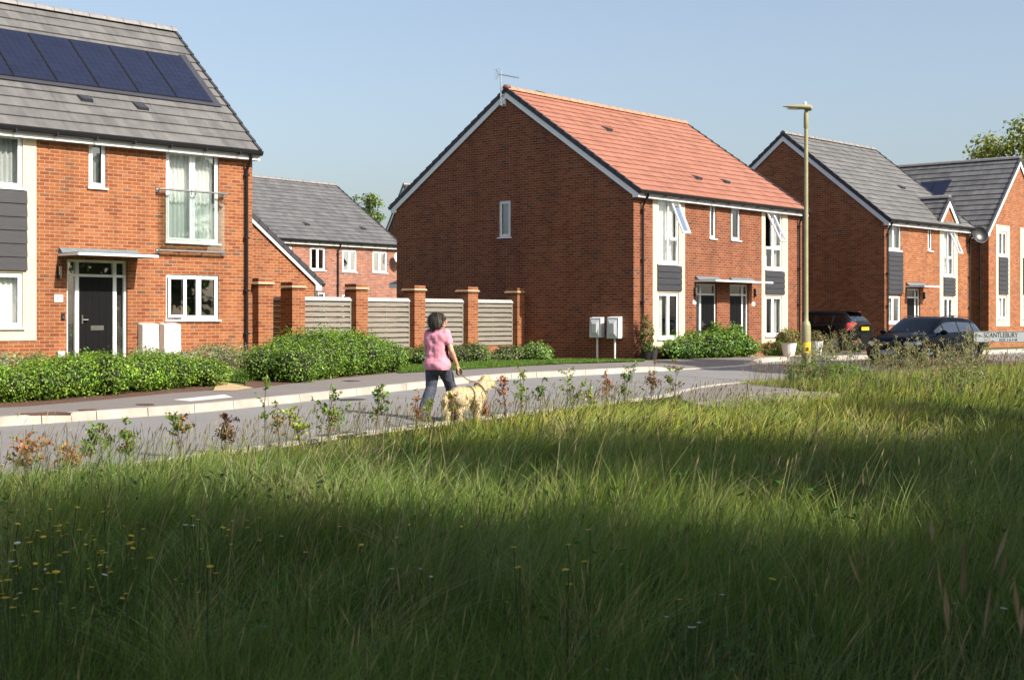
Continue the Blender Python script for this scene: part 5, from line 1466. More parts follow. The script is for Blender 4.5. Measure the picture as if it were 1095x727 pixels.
# ------------------------------------------------------------------ tall brown-headed weeds at the verge
def weed(px, ytop, Y, lab, group, seed, spread=.28):
    rnd = random.Random(seed); rng = np.random.default_rng(seed)
    u = (px-CX)/FPX; x = u*Y; zb = terr(x, Y); h = EYE-(ytop-CY)/FPX*Y - zb
    t = empty('tall_weed', (x, Y, zb), rnd.uniform(0,6), lab, 'weed', group)
    st = MB(); tips = []; mids = []
    for k in range(rnd.randint(2, 3)):
        ax, ay = rnd.uniform(-.1,.1), rnd.uniform(-.1,.1); hh_ = h*rnd.uniform(.75,1.0) if k else h
        p = [(ax*j*.5 + rnd.uniform(-.01,.01), ay*j*.5, hh_*j/4) for j in range(5)]; st.tube(p, [.009,.008,.007,.005,.003], 5)
        tips.append(p[-1])
        for b in range(rnd.randint(4, 7)):
            f = rnd.uniform(.45,.95); j = f*4; i = min(3, int(j)); q = [p[i][m]+(p[i+1][m]-p[i][m])*(j-i) for m in range(3)]
            a = rnd.uniform(0, 2*PI); l_ = rnd.uniform(.10,.26)*(1.25-f)*1.6; e = (q[0]+math.cos(a)*l_*.7, q[1]+math.sin(a)*l_*.7, q[2]+l_*.8)
            st.tube([q, ((q[0]+e[0])/2+.01, (q[1]+e[1])/2, (q[2]+e[2])/2-.01), e], [.005,.004,.003], 4); tips.append(e); mids.append(q)
    st.build('stem', M['weedstem'], t)
    P = []; 
    for tp_ in tips: P.append(np.array(tp_) + rng.normal(size=(15,3))*np.array([.028,.028,.022]))
    P = np.concatenate(P); C = pal(len(P), [(.42,.35,.20),(.32,.27,.14),(.48,.42,.27),(.28,.30,.12),(.36,.28,.20)], rng=rng)
    V1, F1, C1_ = leaf_arrays(P, .026*rng.uniform(.6,1.4,len(P)), C, rng=rng)
    P = []
    for _ in range(46):
        z = h*rnd.uniform(.05,.8); a = rnd.uniform(0,2*PI); r_ = rnd.uniform(.03,.16); P.append((math.cos(a)*r_, math.sin(a)*r_, z))
    P = np.array(P); V, F, Cc = leaf_arrays(P, .09*rng.uniform(.5,1.3,len(P)), pal(len(P), [(.10,.16,.05),(.15,.21,.08),(.20,.21,.09)], rng=rng), rng=rng, asp=.32); np_mesh('foliage', np.concatenate([V1, V]), [F1, F+len(V1)], M['leaf'], np.concatenate([C1_, Cc]), t)
    return t
M['weedstem'] = plain('weed_stem', (.17,.19,.08), .8, .3)
for i, (px, yt) in enumerate(((903,344),(894,350),(912,353),(883,361),(875,360),(889,367),(868,368),(848,380),(856,372))):
    weed(px, yt, 31.5 + (i%4)*.8, 'tall brown-headed weed beside the lamp column', 'tall weeds beside the lamp column', 100+i)
for i, (px, yt) in enumerate(((940,362),(950,360),(961,363),(970,368),(984,356),(993,368),(933,372),(977,372),(956,372),(988,364))):
    weed(px, yt, 31. + (i%5)*.7, 'tall brown-headed weed in front of the nose of the dark estate car', 'tall weeds before the estate car', 130+i)
for i, (px, yt) in enumerate(((1018,363),(1026,352),(1035,352),(1048,349),(1045,366),(1030,362),(1012,370),(1040,358),(1023,371))):
    weed(px, yt, 27.5 + (i%4)*.35, 'tall brown-headed weed at the left end of the street name plate', 'tall weeds by the street name plate', 160+i)
# leafy clump round the foot of the column
for i, (px, py, lab) in enumerate(((868,413,'bright green leafy clump at the foot of the lamp column'),(888,415,'low leafy clump right of the lamp column foot'),(906,416,'leafy green clump in the verge below the hatchback'))):
    c = G(px, py); ee = [((c.x+random.uniform(-.35,.35), c.y+random.uniform(0,.5), c.z+.25), (.28,.28,.28)) for _ in range(5)]
    bush('verge_plant', ee, 1500, .06, lab, 'plant', cols=[(.09,.19,.03),(.14,.27,.04),(.20,.30,.07)], seed=190+i, core=False)

# ------------------------------------------------------------------ saplings along the near kerb
def sapling(px, ytop, ybase, lab, cols, w, n, seed, stems_=2, spread=.22):
    rnd = random.Random(seed); rng = np.random.default_rng(seed)
    g_ = G(px, ybase); g_.z = terr(g_.x, g_.y); h = EYE-(ytop-CY)/FPX*g_.y - g_.z
    t = empty('sapling', g_, 0, lab, 'sapling', 'young saplings planted along the verge')
    st = MB(); P = []
    for k in range(stems_):
        ax, ay = rnd.uniform(-1,1)*spread*.6, rnd.uniform(-.4,.4)*spread; hh_ = h*(1 if k == 0 else rnd.uniform(.6,.95))
        p = [(ax*(j/5)**1.3 + rnd.uniform(-.012,.012), ay*j/5, hh_*j/5) for j in range(6)]; st.tube(p, [.008,.007,.006,.005,.004,.002], 5)
        for b in range(9):
            f = rnd.uniform(.28,1.); j = f*5; i = min(4, int(j)); q = np.array([p[i][m]+(p[i+1][m]-p[i][m])*(j-i) for m in range(3)])
            a = rnd.uniform(0,2*PI); l_ = spread*rnd.uniform(.4,1.)*(1.2-.6*f); e = q + np.array([math.cos(a)*l_, math.sin(a)*l_*.7, l_*rnd.uniform(.1,.8)])
            st.tube([tuple(q), tuple(e)], [.004,.002], 4)
            for _ in range(max(1, int(n*3.0)//(stems_*9))): P.append(q + (e-q)*rnd.uniform(.2,1.1) + rng.normal(size=3)*.018)
    st.build('stem', M['twig'], t); P = np.array(P)
    C = pal(len(P), cols, w, .2, rng); V, F, Cc = leaf_arrays(P, (.047*rng.uniform(.5,1.5,len(P))), C, rng=rng, up=.1, asp=.62); np_mesh('leaves', V, [F], M['leaf'], Cc, t)
g_, gl_, br, rd, pu = (.10,.20,.03), (.18,.30,.045), (.42,.20,.08), (.42,.14,.07), (.09,.045,.055); ye = (.40,.44,.06)
SAP = [
 (28,470,512,'sapling of rust brown leaves nearest the left edge of the photo',[br,rd,gl_],[.6,.25,.15],120,3,.26),
 (75,483,508,'low sapling with dry orange brown leaves, second from the left edge',[br,rd],[.7,.3],80,3,.2),
 (95,456,503,'green sapling with a broad leafy top rising behind the dry brown ones',[g_,gl_],[.6,.4],70,2,.2),
 (117,458,501,'dark green three-leaved sapling between two others at the left',[g_,(.04,.09,.03)],[.6,.4],45,1,.16),
 (140,452,500,'narrow green sapling with a reddish tip left of the orange streaked one',[g_,gl_,rd],[.6,.3,.1],90,2,.15),
 (193,441,490,'green sapling with orange lower leaves and a leaning top',[gl_,g_,br],[.45,.3,.25],85,2,.19),
 (242,446,486,'sapling with dark purple brown leaves standing against the road',[pu,(.10,.04,.03),br],[.6,.25,.15],100,2,.2),
 (283,400,484,'tall thin almost leafless sapling reaching the far kerb',[g_,gl_],[.6,.4],34,1,.16),
 (299,433,482,'sparse sapling with brown twigs beside the tall thin one',[br,g_],[.6,.4],30,2,.14),
 (321,437,479,'yellow green leafy sapling left of the tall branching one',[ye,gl_],[.6,.4],85,2,.2),
 (352,414,474,'tall wide branching green sapling in front of the manhole cover',[g_,gl_,br],[.6,.3,.1],105,3,.34),
 (402,416,466,'dense upright green sapling left of the woman',[g_,gl_,rd],[.55,.35,.1],95,2,.2),
 (446,420,458,'small sapling of thin brown leaves just left of the woman',[br,rd],[.7,.3],34,2,.12),
 (458,432,456,'small yellow green sapling in front of the jeans of the woman',[ye,gl_,g_],[.5,.3,.2],36,1,.12),
 (484,416,453,'sapling with red brown top and green leaves in front of the dog tail',[br,rd,gl_,g_],[.3,.15,.3,.25],36,1,.12),
 (519,431,450,'short sapling of dry brown leaves by the front legs of the dog',[br,rd],[.7,.3],50,2,.13),
 (541,405,447,'brown leaved sapling right of the head of the dog',[br,pu,rd],[.5,.25,.25],55,2,.17),
 (557,396,445,'tall bright green sapling beside the brown one right of the dog',[gl_,g_,ye],[.45,.35,.2],75,2,.24),
 (577,404,443,'leaning green sapling between the tall bright one and the pale one',[g_,(.05,.10,.04)],[.6,.4],55,1,.22),
 (612,399,440,'pale fresh green sapling below the end shrub of the garden wall',[gl_,ye,g_],[.45,.3,.25],90,2,.24),
 (632,418,438,'low yellow green sapling between the pale one and the red brown one',[ye,gl_],[.5,.5],40,2,.15),
 (649,399,436,'red brown sapling below the white meter boxes',[rd,br,g_],[.4,.35,.25],60,2,.17),
 (668,394,434,'dark green bushy sapling right of the red brown one',[g_,(.05,.11,.035),gl_],[.5,.3,.2],95,2,.22),
 (696,390,431,'large spreading sapling with purplish brown leaves',[(.16,.07,.06),br,g_],[.45,.3,.25],90,3,.24),
 (722,388,429,'green sapling with brown leaves at the right end of the row',[g_,gl_,rd],[.45,.3,.25],75,2,.24)]
for i, (px, yt, yb, lab, cols, w_, n_, ns, spd) in enumerate(SAP):
    sapling(px, yt - 2, yb, lab, cols, w_, n_, 300+i, ns, spd)

# ------------------------------------------------------------------ trees
def tree(name, base, h, crown, n, size, cols, lab, seed, trunk=.22, clumps=60, cat='tree', group=None, fork=.35, inner=.55):
    """crown = (rx, ry, rz, zc): clumps of leaves at limb ends"""
    rng = np.random.default_rng(seed); rx, ry, rz, zc = crown
    t = empty(name, base, 0, lab, cat, group)
    tb = MB(); tb.tube([(0,0,-.3),(.03,.02,h*fork*.5),(.0,.05,h*fork),(.08,0,h*.62),(.02,.05,h*.9)], [trunk*1.2,trunk,trunk*.85,trunk*.5,trunk*.12], 10)
    d = rng.normal(size=(clumps,3)); d /= np.linalg.norm(d, axis=1)[:,None]
    rr = rng.uniform(inner, 1., clumps)[:,None]; c = d*rr*np.array([rx,ry,rz])*(1 + .12*rng.normal(size=(clumps,1))) + np.array([0,0,zc])
    for k in range(min(clumps, 40)):
        s0 = h*fork + (c[k,2]-h*fork)*.35*rng.random(); s0 = max(h*.18, min(s0, h*.8)); st = np.array([0,0.03,s0]); mid = (st + c[k])/2 + rng.normal(size=3)*.12*rx*.3
        tb.tube([tuple(st), tuple(mid), tuple(c[k])], [trunk*.32, trunk*.2, trunk*.05], 5)
    tb.build('trunk', M['bark'], t)
    cs = np.array([rx,ry,rz]).mean()*rng.uniform(.16,.34,clumps); k = rng.choice(clumps, n, p=cs**2/(cs**2).sum())
    q = rng.normal(size=(n,3)); q /= np.linalg.norm(q, axis=1)[:,None]; rad = rng.random((n,1))**.45
    P = c[k] + q*rad*cs[k][:,None]*np.array([1.15,1.15,.8]); C = pal(n, cols, rng=rng)*(1 + .25*rng.normal(size=clumps))[k][:,None]
    V, F, Cc = leaf_arrays(P, size*rng.uniform(.6,1.4,n), np.clip(C,.01,.6), rng=rng, out=q); np_mesh('crown', V, [F], M['leaf'], Cc, t)
    return t
TG = [(.07,.12,.02),(.10,.16,.03),(.14,.20,.04),(.18,.23,.06)]
Yt = 96.; b = P3(1098, 342, Yt); zt = EYE+(342-127)/FPX*Yt
tree('broadleaf_tree', (b.x, Yt, .6), zt-.6, (4.1,4.1,4.2,zt-.6-4.3), 11000, .34, [(.16,.19,.04),(.22,.24,.06),(.11,.14,.03),(.28,.28,.08)], 'tall yellow green broadleaf tree behind the roofs at the right edge', 401, .3, 70)
for i, (px, yt, r_, lab) in enumerate(((399,212,1.15,'light green tree top between the slate roof and the shaded gable'),(381,214,.45,'thin tree tip just above the right slope of the slate roof'),(431,189,.6,'small tree tip showing over the left verge of the big shaded gable'))):
    Yt = 110.; b = P3(px, 342, Yt); zt = EYE+(342-yt)/FPX*Yt
    tree('slender_tree', (b.x, Yt, .6), zt-.4, (r_,r_,3.4,zt-3.6), 1500 if i else 3000, .22, TG, lab, 410+i, .12, 34, inner=.15)

# ================================================================== cars
M['paint_black'] = plain('black_car_paint', (.006,.006,.007), .25, .05, 1., coat=.2, spec=.2)
M['paint_navy'] = plain('dark_navy_car_paint', (.003,.004,.009), .32, .05, 1., coat=.04, spec=.10)
M['tyre'] = plain('tyre_rubber', (.015,.015,.016), .85, .2)
M['alloy'] = plain('alloy_rim', (.42,.42,.43), .3, .08, metal=.9)
M['lampglass'] = plain('lamp_glass', (.20,.24,.29), .1, .3, coat=.6)
M['taillamp'] = plain('red_tail_lamp', (.42,.02,.03), .12, .1, coat=1.)
M['carglass'] = glass_mat('car_glass', (.42,.46,.46), .10); M['screen'] = glass_mat('car_windscreen', (.50,.54,.53), -.06)
M['plate_w'] = plain('white_plate', (.34,.38,.44), .4, .03)
M['seat'] = plain('seat_fabric', (.035,.033,.032), .9, .2)

def car(name, lab, prm, paint, loc, fwd):
    rz = math.atan2(fwd.y, fwd.x); t = empty(name, loc, rz, lab, 'car')
    xr, xf = prm['x']; ns = int((xf-xr)/.03)
    X = np.linspace(xr, xf, ns+1)
    def it(key, sm=5):
        a = np.array(prm[key]); Xe = np.linspace(xr-.3, xf+.3, ns+21); v = np.interp(Xe, a[:,0], a[:,1])
        for _ in range(2): v = np.convolve(np.pad(v, sm//2, 'edge'), np.ones(sm)/sm, 'valid')
        return np.interp(X, Xe, v)
    zt, zb, hw, hr, ze = it('top'), it('belt'), it('hw'), it('hr'), it('edge')
    bot = it('bot'); sec = []
    for i in range(len(X)):
        w = hw[i]; b = zb[i]; lo = bot[i]; e = max(ze[i], b+.004); mid = lo + (b-lo)*.55
        key = [(w*.80, lo), (w*.93, lo+.02), (w*.985, lo+(b-lo)*.25), (w, mid), (w*.985, lo+(b-lo)*.80), (w*.955, b-.015), (w*.93, b)]
        A = []
        for j in range(len(key)-1):
            for k in range(4): s = k/4; A.append((key[j][0]+(key[j+1][0]-key[j][0])*s, key[j][1]+(key[j+1][1]-key[j][1])*s))
        r_ = min(hr[i], w*.93); Bs = []
        for k in range(9):
            s = k/9; Bs.append((w*.93+(r_-w*.93)*(s**1.1), b+(e-b)*s))
        Cs = []
        for k in range(11):
            s = k/10; Cs.append((r_*math.cos(s*PI/2)**.85 if s < 1 else 0., e+(zt[i]-e)*math.sin(s*PI/2)**.9))
        sec.append(A + Bs + Cs)
    nA, nB = 24, 9; m = len(sec[0]); sec = np.array(sec)
    V = np.zeros((len(X), 2*m-1, 3)); V[:,:,0] = X[:,None]
    V[:,:m,1] = sec[:,:,0]; V[:,:m,2] = sec[:,:,1]; V[:,m:,1] = -sec[:,-2::-1,0]; V[:,m:,2] = sec[:,-2::-1,1]
    # pull nose and tail in to round them in plan
    for i in range(len(X)):
        dxf = np.clip((X[i]-(xf-.5))/.5, 0, 1); dxr = np.clip(((xr+.35)-X[i])/.35, 0, 1); yy = np.abs(V[i,:,1])/max(hw)
        V[i,:,0] -= dxf*.26*yy**2.5; V[i,:,0] += dxr*.12*yy**3
    groups = {}
    K = 2*m-1
    wheels = prm['wheels']; R_ = prm['wr']
    for i in range(len(X)-1):
        for j in range(K-1):
            c = (V[i,j]+V[i+1,j]+V[i,j+1]+V[i+1,j+1])/4; jj = j if j < m-1 else K-2-j; side = 'L' if j < m-1 else 'R'
            xx = (X[i]+X[i+1])/2
            if jj < nA and any((xx-a)**2 + (c[2]-R_)**2 < (R_+.055)**2 for a in wheels): continue
            part = 'body'
            for nm, fn in prm['parts']:
                if fn(xx, c, jj - nA, side): part = nm + ('|'+side if nm in ('headlight','tail_light') else ''); break
            if part == 'side_window':
                k = sum(xx > b for b in prm['pillars']); part = 'side_window|%s%d' % (side, k)
                if any(abs(xx-b) < .045 for b in prm['pillars']): part = 'pillar'
            groups.setdefault(part, []).append((i*K+j, i*K+j+1, (i+1)*K+j+1, (i+1)*K+j))
    Vf = V.reshape(-1,3)
    mats = dict(body=paint, side_window=M['carglass'], windscreen=M['screen'], rear_window=M['carglass'], pillar=M['black'], headlight=M['lampglass'], tail_light=M['taillamp'], grille=M['black'], trim=M['black'])
    body = None
    for part in sorted(groups, key=lambda s: s != 'body'):
        nm = part.split('|')[0]; F = np.array(groups[part]); u, inv = np.unique(F, return_inverse=True)
        o = np_mesh(nm, Vf[u], [inv.reshape(F.shape)], mats[nm], None, t, smooth=True)
        if nm == 'body': body = o
    # end caps, floor, interior
    for i, nm in ((0, 'rear_bumper'), (len(X)-1, 'front_bumper')):
        mb = MB().poly([tuple(p) for p in V[i]]); mb.build(nm, M['black'] if i else paint, t, recalc=False)
    fl = MB().box(xr+.15, -max(hw)*.80, .2, xf-.2, max(hw)*.80, .34)
    fl.build('underbody', M['black'], t)
    for k, (sx, sy) in enumerate([(x, y) for x in prm['seats'] for y in (-.36, .36)]):
        s = MB(); s.ball((sx-.02, sy, .78), (.11,.24,.34), 12, 8).ball((sx-.07, sy, 1.16), (.06,.13,.10), 10, 8).ball((sx+.25, sy, .50), (.30,.24,.12), 12, 6)
        s.build('seat', M['seat'], t, smooth=True)
    st = MB(); sx = prm['seats'][0]+.62
    for a in range(20):
        a0, a1 = 2*PI*a/20, 2*PI*(a+1)/20; st.tube([(sx+.06*math.sin(a0), -.36+.18*math.cos(a0), .86+.17*math.sin(a0)), (sx+.06*math.sin(a1), -.36+.18*math.cos(a1), .86+.17*math.sin(a1))], .014, 5, cap=False)
    st.build('steering_wheel', M['black'], t)
    MB().box(sx+.1, -max(hw)*.78, .55, prm['dash'], max(hw)*.78, .84).build('dashboard', M['black'], t)
    # wheels
    for a in wheels:
        for sy in (-1, 1):
            yo = max(hw)*.985; W = MB(); prof = []
            w_ = empty('wheel', (a, sy*(yo-.10), R_)); w_.parent = t
            ring = [(R_*.66,-.10),(R_*.93,-.105),(R_,-.075),(R_,.075),(R_*.93,.105),(R_*.66,.10)]
            n = 32
            for i in range(len(ring)-1):
                for k in range(n):
                    a0, a1 = 2*PI*k/n, 2*PI*(k+1)/n
                    W.poly([(ring[i][0]*math.cos(a0), ring[i][1], ring[i][0]*math.sin(a0)), (ring[i][0]*math.cos(a1), ring[i][1], ring[i][0]*math.sin(a1)), (ring[i+1][0]*math.cos(a1), ring[i+1][1], ring[i+1][0]*math.sin(a1)), (ring[i+1][0]*math.cos(a0), ring[i+1][1], ring[i+1][0]*math.sin(a0))])
            W.build('tyre', M['tyre'], w_)
            Rm = MB(); yo2 = sy*.075
            for k in range(n):
                a0, a1 = 2*PI*k/n, 2*PI*(k+1)/n; ra, rb = R_*.60, R_*.67
                for (y0, y1, r0, r1) in ((yo2*1.25, yo2*1.25, rb, ra), (yo2*1.25, -yo2, ra, ra)):
                    Rm.poly([(r0*math.cos(a0), y0, r0*math.sin(a0)), (r0*math.cos(a1), y0, r0*math.sin(a1)), (r1*math.cos(a1), y1, r1*math.sin(a1)), (r1*math.cos(a0), y1, r1*math.sin(a0))])
            for k in range(prm.get('spokes', 5)):
                a0 = 2*PI*k/prm.get('spokes', 5)+.3
                for da in (-.13, .13):
                    p0 = (R_*.12*math.cos(a0), yo2*1.05, R_*.12*math.sin(a0)); p1 = (R_*.62*math.cos(a0+da), yo2*1.15, R_*.62*math.sin(a0+da)); Rm.tube([p0, p1], [.03,.022], 6)
            Rm.ball((0, yo2*1.05, 0), (R_*.16, .02, R_*.16), 12, 6)
            Rm.build('rim', M['alloy'], w_)
            bd = MB(); bd.tube([(0,-yo2*.6,0),(0,-yo2*.5,0)], R_*.6, 20); bd.build('brake_disc', M['gutter'], w_)
            ar = MB(); pts = [(a+(R_+.05)*math.cos(u), sy*(max(hw)*.985), R_+(R_+.05)*math.sin(u)) for u in np.linspace(-.25, PI+.25, 22)]
            ar.tube(pts, .016, 6); ar.build('wheel_arch', paint, t)
            aw = MB(); pts = np.linspace(-.3, PI+.3, 20)
            for u0, u1 in zip(pts[:-1], pts[1:]):
                r2 = R_+.05; aw.poly([(a+r2*math.cos(u0), sy*max(hw)*.98, R_+r2*math.sin(u0)), (a+r2*math.cos(u1), sy*max(hw)*.98, R_+r2*math.sin(u1)), (a+r2*math.cos(u1), sy*max(hw)*.5, R_+r2*math.sin(u1)), (a+r2*math.cos(u0), sy*max(hw)*.5, R_+r2*math.sin(u0))])
            aw.poly([(a+(R_+.05)*math.cos(u), sy*max(hw)*.5, R_+(R_+.05)*math.sin(u)) for u in pts])
            aw.build('wheel_well', M['black'], t, recalc=False)
    for sy in (-1, 1):
        mx, mz = prm['mirror']; m_ = MB().ball((mx, sy*(max(hw)+.10), mz), (.07,.12,.075), 12, 8).tube([(mx+.02, sy*max(hw)*.9, mz-.03),(mx, sy*(max(hw)+.04), mz-.02)], .025, 6)
        m_.build('wing_mirror', paint, t, smooth=True)
        for hx in prm['handles']: MB().tube([(hx, sy*(max(hw)*.99), prm['hz']), (hx+.09, sy*(max(hw)+.012), prm['hz']+.004), (hx+.18, sy*(max(hw)*.99), prm['hz'])], .014, 6).build('door_handle', paint, t)
    return t

estate = dict(x=(-2.31, 2.31), wr=.325, wheels=(-1.36, 1.45), spokes=5, seats=(.05, -.80), dash=1.0, mirror=(.78, .98), handles=(-.15, -.98), hz=.80,
  top=[(-2.31,.90),(-2.27,1.00),(-2.12,1.16),(-1.92,1.33),(-1.7,1.405),(-1.2,1.445),(-.4,1.47),(.1,1.455),(.35,1.42),(1.12,1.0),(1.25,.975),(1.7,.93),(2.05,.86),(2.22,.76),(2.31,.62)],
  edge=[(-2.31,.86),(-2.27,.94),(-2.12,1.06),(-1.92,1.24),(-1.7,1.325),(-1.2,1.375),(-.4,1.40),(.1,1.385),(.35,1.345),(1.10,.955),(1.25,.93),(1.7,.885),(2.05,.80),(2.22,.68),(2.31,.55)],
  belt=[(-2.31,.80),(-2.2,.95),(-1.9,.985),(-1.3,.965),(0,.93),(1.1,.905),(1.7,.84),(2.05,.74),(2.22,.63),(2.31,.50)],
  hw=[(-2.31,.80),(-2.15,.86),(-1.7,.90),(-1.3,.912),(0,.905),(1.4,.91),(1.9,.89),(2.15,.84),(2.31,.78)],
  hr=[(-2.31,.64),(-1.9,.63),(-1.2,.665),(.3,.67),(1.1,.72),(1.7,.66),(2.1,.60),(2.31,.52)],
  bot=[(-2.31,.40),(-2.1,.26),(-1.8,.20),(1.9,.20),(2.2,.22),(2.31,.27)], pillars=(-1.42, -.52, .42),
  parts=[('windscreen', lambda x,c,j,s: j >= 11 and .38 < x < 1.06), ('rear_window', lambda x,c,j,s: j >= 10 and -2.20 < x < -1.93),
         ('side_window', lambda x,c,j,s: 1 <= j < 7 and -1.95 < x < .9 and c[2] > .97),
         ('headlight', lambda x,c,j,s: 1.90 < x and .63 < c[2] < .72 and abs(c[1]) > .50),
         ('grille', lambda x,c,j,s: x > 2.17 and .44 < c[2] < .70 and abs(c[1]) < .40), ('trim', lambda x,c,j,s: x > 2.2 and c[2] < .36),
         ('tail_light', lambda x,c,j,s: x < -2.05 and .80 < c[2] < .96 and abs(c[1]) > .45)])
bc = Vector((12.69, 44.45, 0)); bc.z = terr(bc.x, bc.y) + .005
bmw = car('estate_car', 'dark navy estate car parked facing left behind the tall weeds', estate, M['paint_navy'], bc, Vector((-.70,-.714,0)))
for sy in (-1, 1):
    MB().tube([(-1.75, sy*.60, 1.39), (-1.70, sy*.61, 1.425), (-.4, sy*.62, 1.485), (.10, sy*.62, 1.46), (.18, sy*.62, 1.41)], .014, 6).build('roof_rail', M['gutter'], bmw)
    k = MB()
    for i in range(7): k.box(2.245, sy*.19-.13+i*.043, .50, 2.275, sy*.19-.12+i*.043, .68)
    k.tube([(2.27, sy*.19-.15, .49),(2.27, sy*.19+.15, .49),(2.25, sy*.19+.16, .69),(2.25, sy*.19-.16, .69),(2.27, sy*.19-.15, .49)], .01, 5)
    k.build('kidney_grille', M['gutter'], bmw)
MB().box(2.305, -.26, .36, 2.325, .26, .47).build('number_plate', M['plate_w'], bmw)
MB().hexa([(-1.75,-.02,1.41),(-1.58,-.02,1.43),(-1.58,.02,1.43),(-1.75,.02,1.41),(-1.77,-.008,1.50),(-1.70,-.008,1.50),(-1.70,.008,1.50),(-1.77,.008,1.50)]).build('roof_aerial', M['paint_navy'], bmw)

hatch = dict(x=(-1.94, 1.94), wr=.30, wheels=(-1.22, 1.24), spokes=7, seats=(.0, -.75), dash=1.0, mirror=(.72, 1.0), handles=(-.2, -.95), hz=.84,
  top=[(-1.94,.98),(-1.92,1.04),(-1.80,1.20),(-1.58,1.42),(-1.48,1.455),(-1.1,1.48),(-.3,1.50),(.2,1.475),(.42,1.43),(1.2,1.03),(1.35,.99),(1.65,.90),(1.85,.76),(1.94,.60)],
  edge=[(-1.94,.94),(-1.92,.99),(-1.80,1.12),(-1.58,1.33),(-1.48,1.37),(-1.1,1.40),(-.3,1.42),(.2,1.40),(.42,1.35),(1.18,.985),(1.35,.94),(1.65,.84),(1.85,.68),(1.94,.54)],
  belt=[(-1.94,.88),(-1.85,1.0),(-1.6,1.04),(-1.0,1.00),(0,.95),(1.1,.92),(1.6,.80),(1.85,.62),(1.94,.48)],
  hw=[(-1.94,.74),(-1.8,.80),(-1.2,.845),(0,.845),(1.2,.85),(1.6,.82),(1.85,.76),(1.94,.70)],
  hr=[(-1.94,.58),(-1.55,.56),(-.8,.59),(.4,.59),(1.1,.64),(1.6,.58),(1.94,.48)],
  bot=[(-1.94,.34),(-1.75,.24),(-1.5,.20),(1.6,.20),(1.85,.22),(1.94,.27)], pillars=(-1.12, -.42, .50),
  parts=[('windscreen', lambda x,c,j,s: j >= 11 and .46 < x < 1.13), ('rear_window', lambda x,c,j,s: j >= 10 and -1.86 < x < -1.58),
         ('side_window', lambda x,c,j,s: 1 <= j < 7 and -1.50 < x < .95 and c[2] > 1.01),
         ('headlight', lambda x,c,j,s: x > 1.50 and .62 < c[2] < .80 and abs(c[1]) > .42),
         ('tail_light', lambda x,c,j,s: x < -1.70 and .80 < c[2] < 1.06 and abs(c[1]) > .50),
         ('trim', lambda x,c,j,s: c[2] < .27)])
hc = Vector((10.75, 51.4, 0)); hc.z = terr(hc.x, hc.y) + .10
hb = car('hatchback', 'small black hatchback with red tail lights parked on the drive left of the estate car', hatch, M['paint_black'], hc, Vector((-.743,.669,0)))
MB().box(-1.965, -.26, .80, -1.945, .26, .91).build('number_plate', M['yellow'], hb)
text_mesh('RO10 FVK', .085, 'plate_lettering', M['black'], hb, (-1.967, 0, .853), (PI/2, 0, -PI/2), .001)
MB().hexa([(-1.72,-.5,1.425),(-1.5,-.5,1.44),(-1.5,.5,1.44),(-1.72,.5,1.425),(-1.74,-.48,1.455),(-1.5,-.48,1.475),(-1.5,.48,1.475),(-1.74,.48,1.455)]).build('spoiler', M['paint_black'], hb, bevel=.01)
MB().box(-1.745,-.10,1.43,-1.735,.10,1.45).build('brake_light', M['taillamp'], hb)
for sy in (-1, 1): MB().box(-1.93, sy*.62-.09, .40, -1.915, sy*.62+.09, .45).build('reflector', M['taillamp'], hb)
MB().box(-1.95, -.30, .33, -1.90, .30, .62).build('bumper_insert', M['paint_black'], hb, bevel=.02)

# ================================================================== woman and dog
def cap_mesh(bm, a, b, ra, rb, n=14, sx=1., sy=1.):
    """closed tapered capsule between a and b"""
    a, b = Vector(a), Vector(b); d = b - a; L_ = d.length; d.normalize() if L_ > 1e-6 else None
    u = d.orthogonal().normalized() if L_ > 1e-6 else Vector((1,0,0)); v = d.cross(u)
    rings = []
    for i in range(1, 5): t = -PI/2 + PI/2*i/5; rings.append((a + d*ra*math.sin(t), ra*math.cos(t)))
    rings.append((a, ra)); rings.append((b, rb))
    for i in range(1, 5): t = PI/2*i/5; rings.append((b + d*rb*math.sin(t), rb*math.cos(t)))
    V0 = bm.verts.new(a - d*ra); V1 = bm.verts.new(b + d*rb); R0 = []
    for c, r in rings: R0.append([bm.verts.new(c + (u*math.cos(2*PI*k/n) + v*math.sin(2*PI*k/n))*r) for k in range(n)])
    for k in range(n):
        bm.faces.new((V0, R0[0][(k+1)%n], R0[0][k])); bm.faces.new((V1, R0[-1][k], R0[-1][(k+1)%n]))
        for i in range(len(R0)-1): bm.faces.new((R0[i][k], R0[i][(k+1)%n], R0[i+1][(k+1)%n], R0[i+1][k]))

def ell_mesh(bm, c, r, rot=None):
    M4 = Matrix.Translation(Vector(c)) @ (rot.to_matrix().to_4x4() if rot is not None else Matrix()) @ Matrix.Diagonal((*r, 1))
    bmesh.ops.create_uvsphere(bm, u_segments=20, v_segments=12, radius=1., matrix=M4)

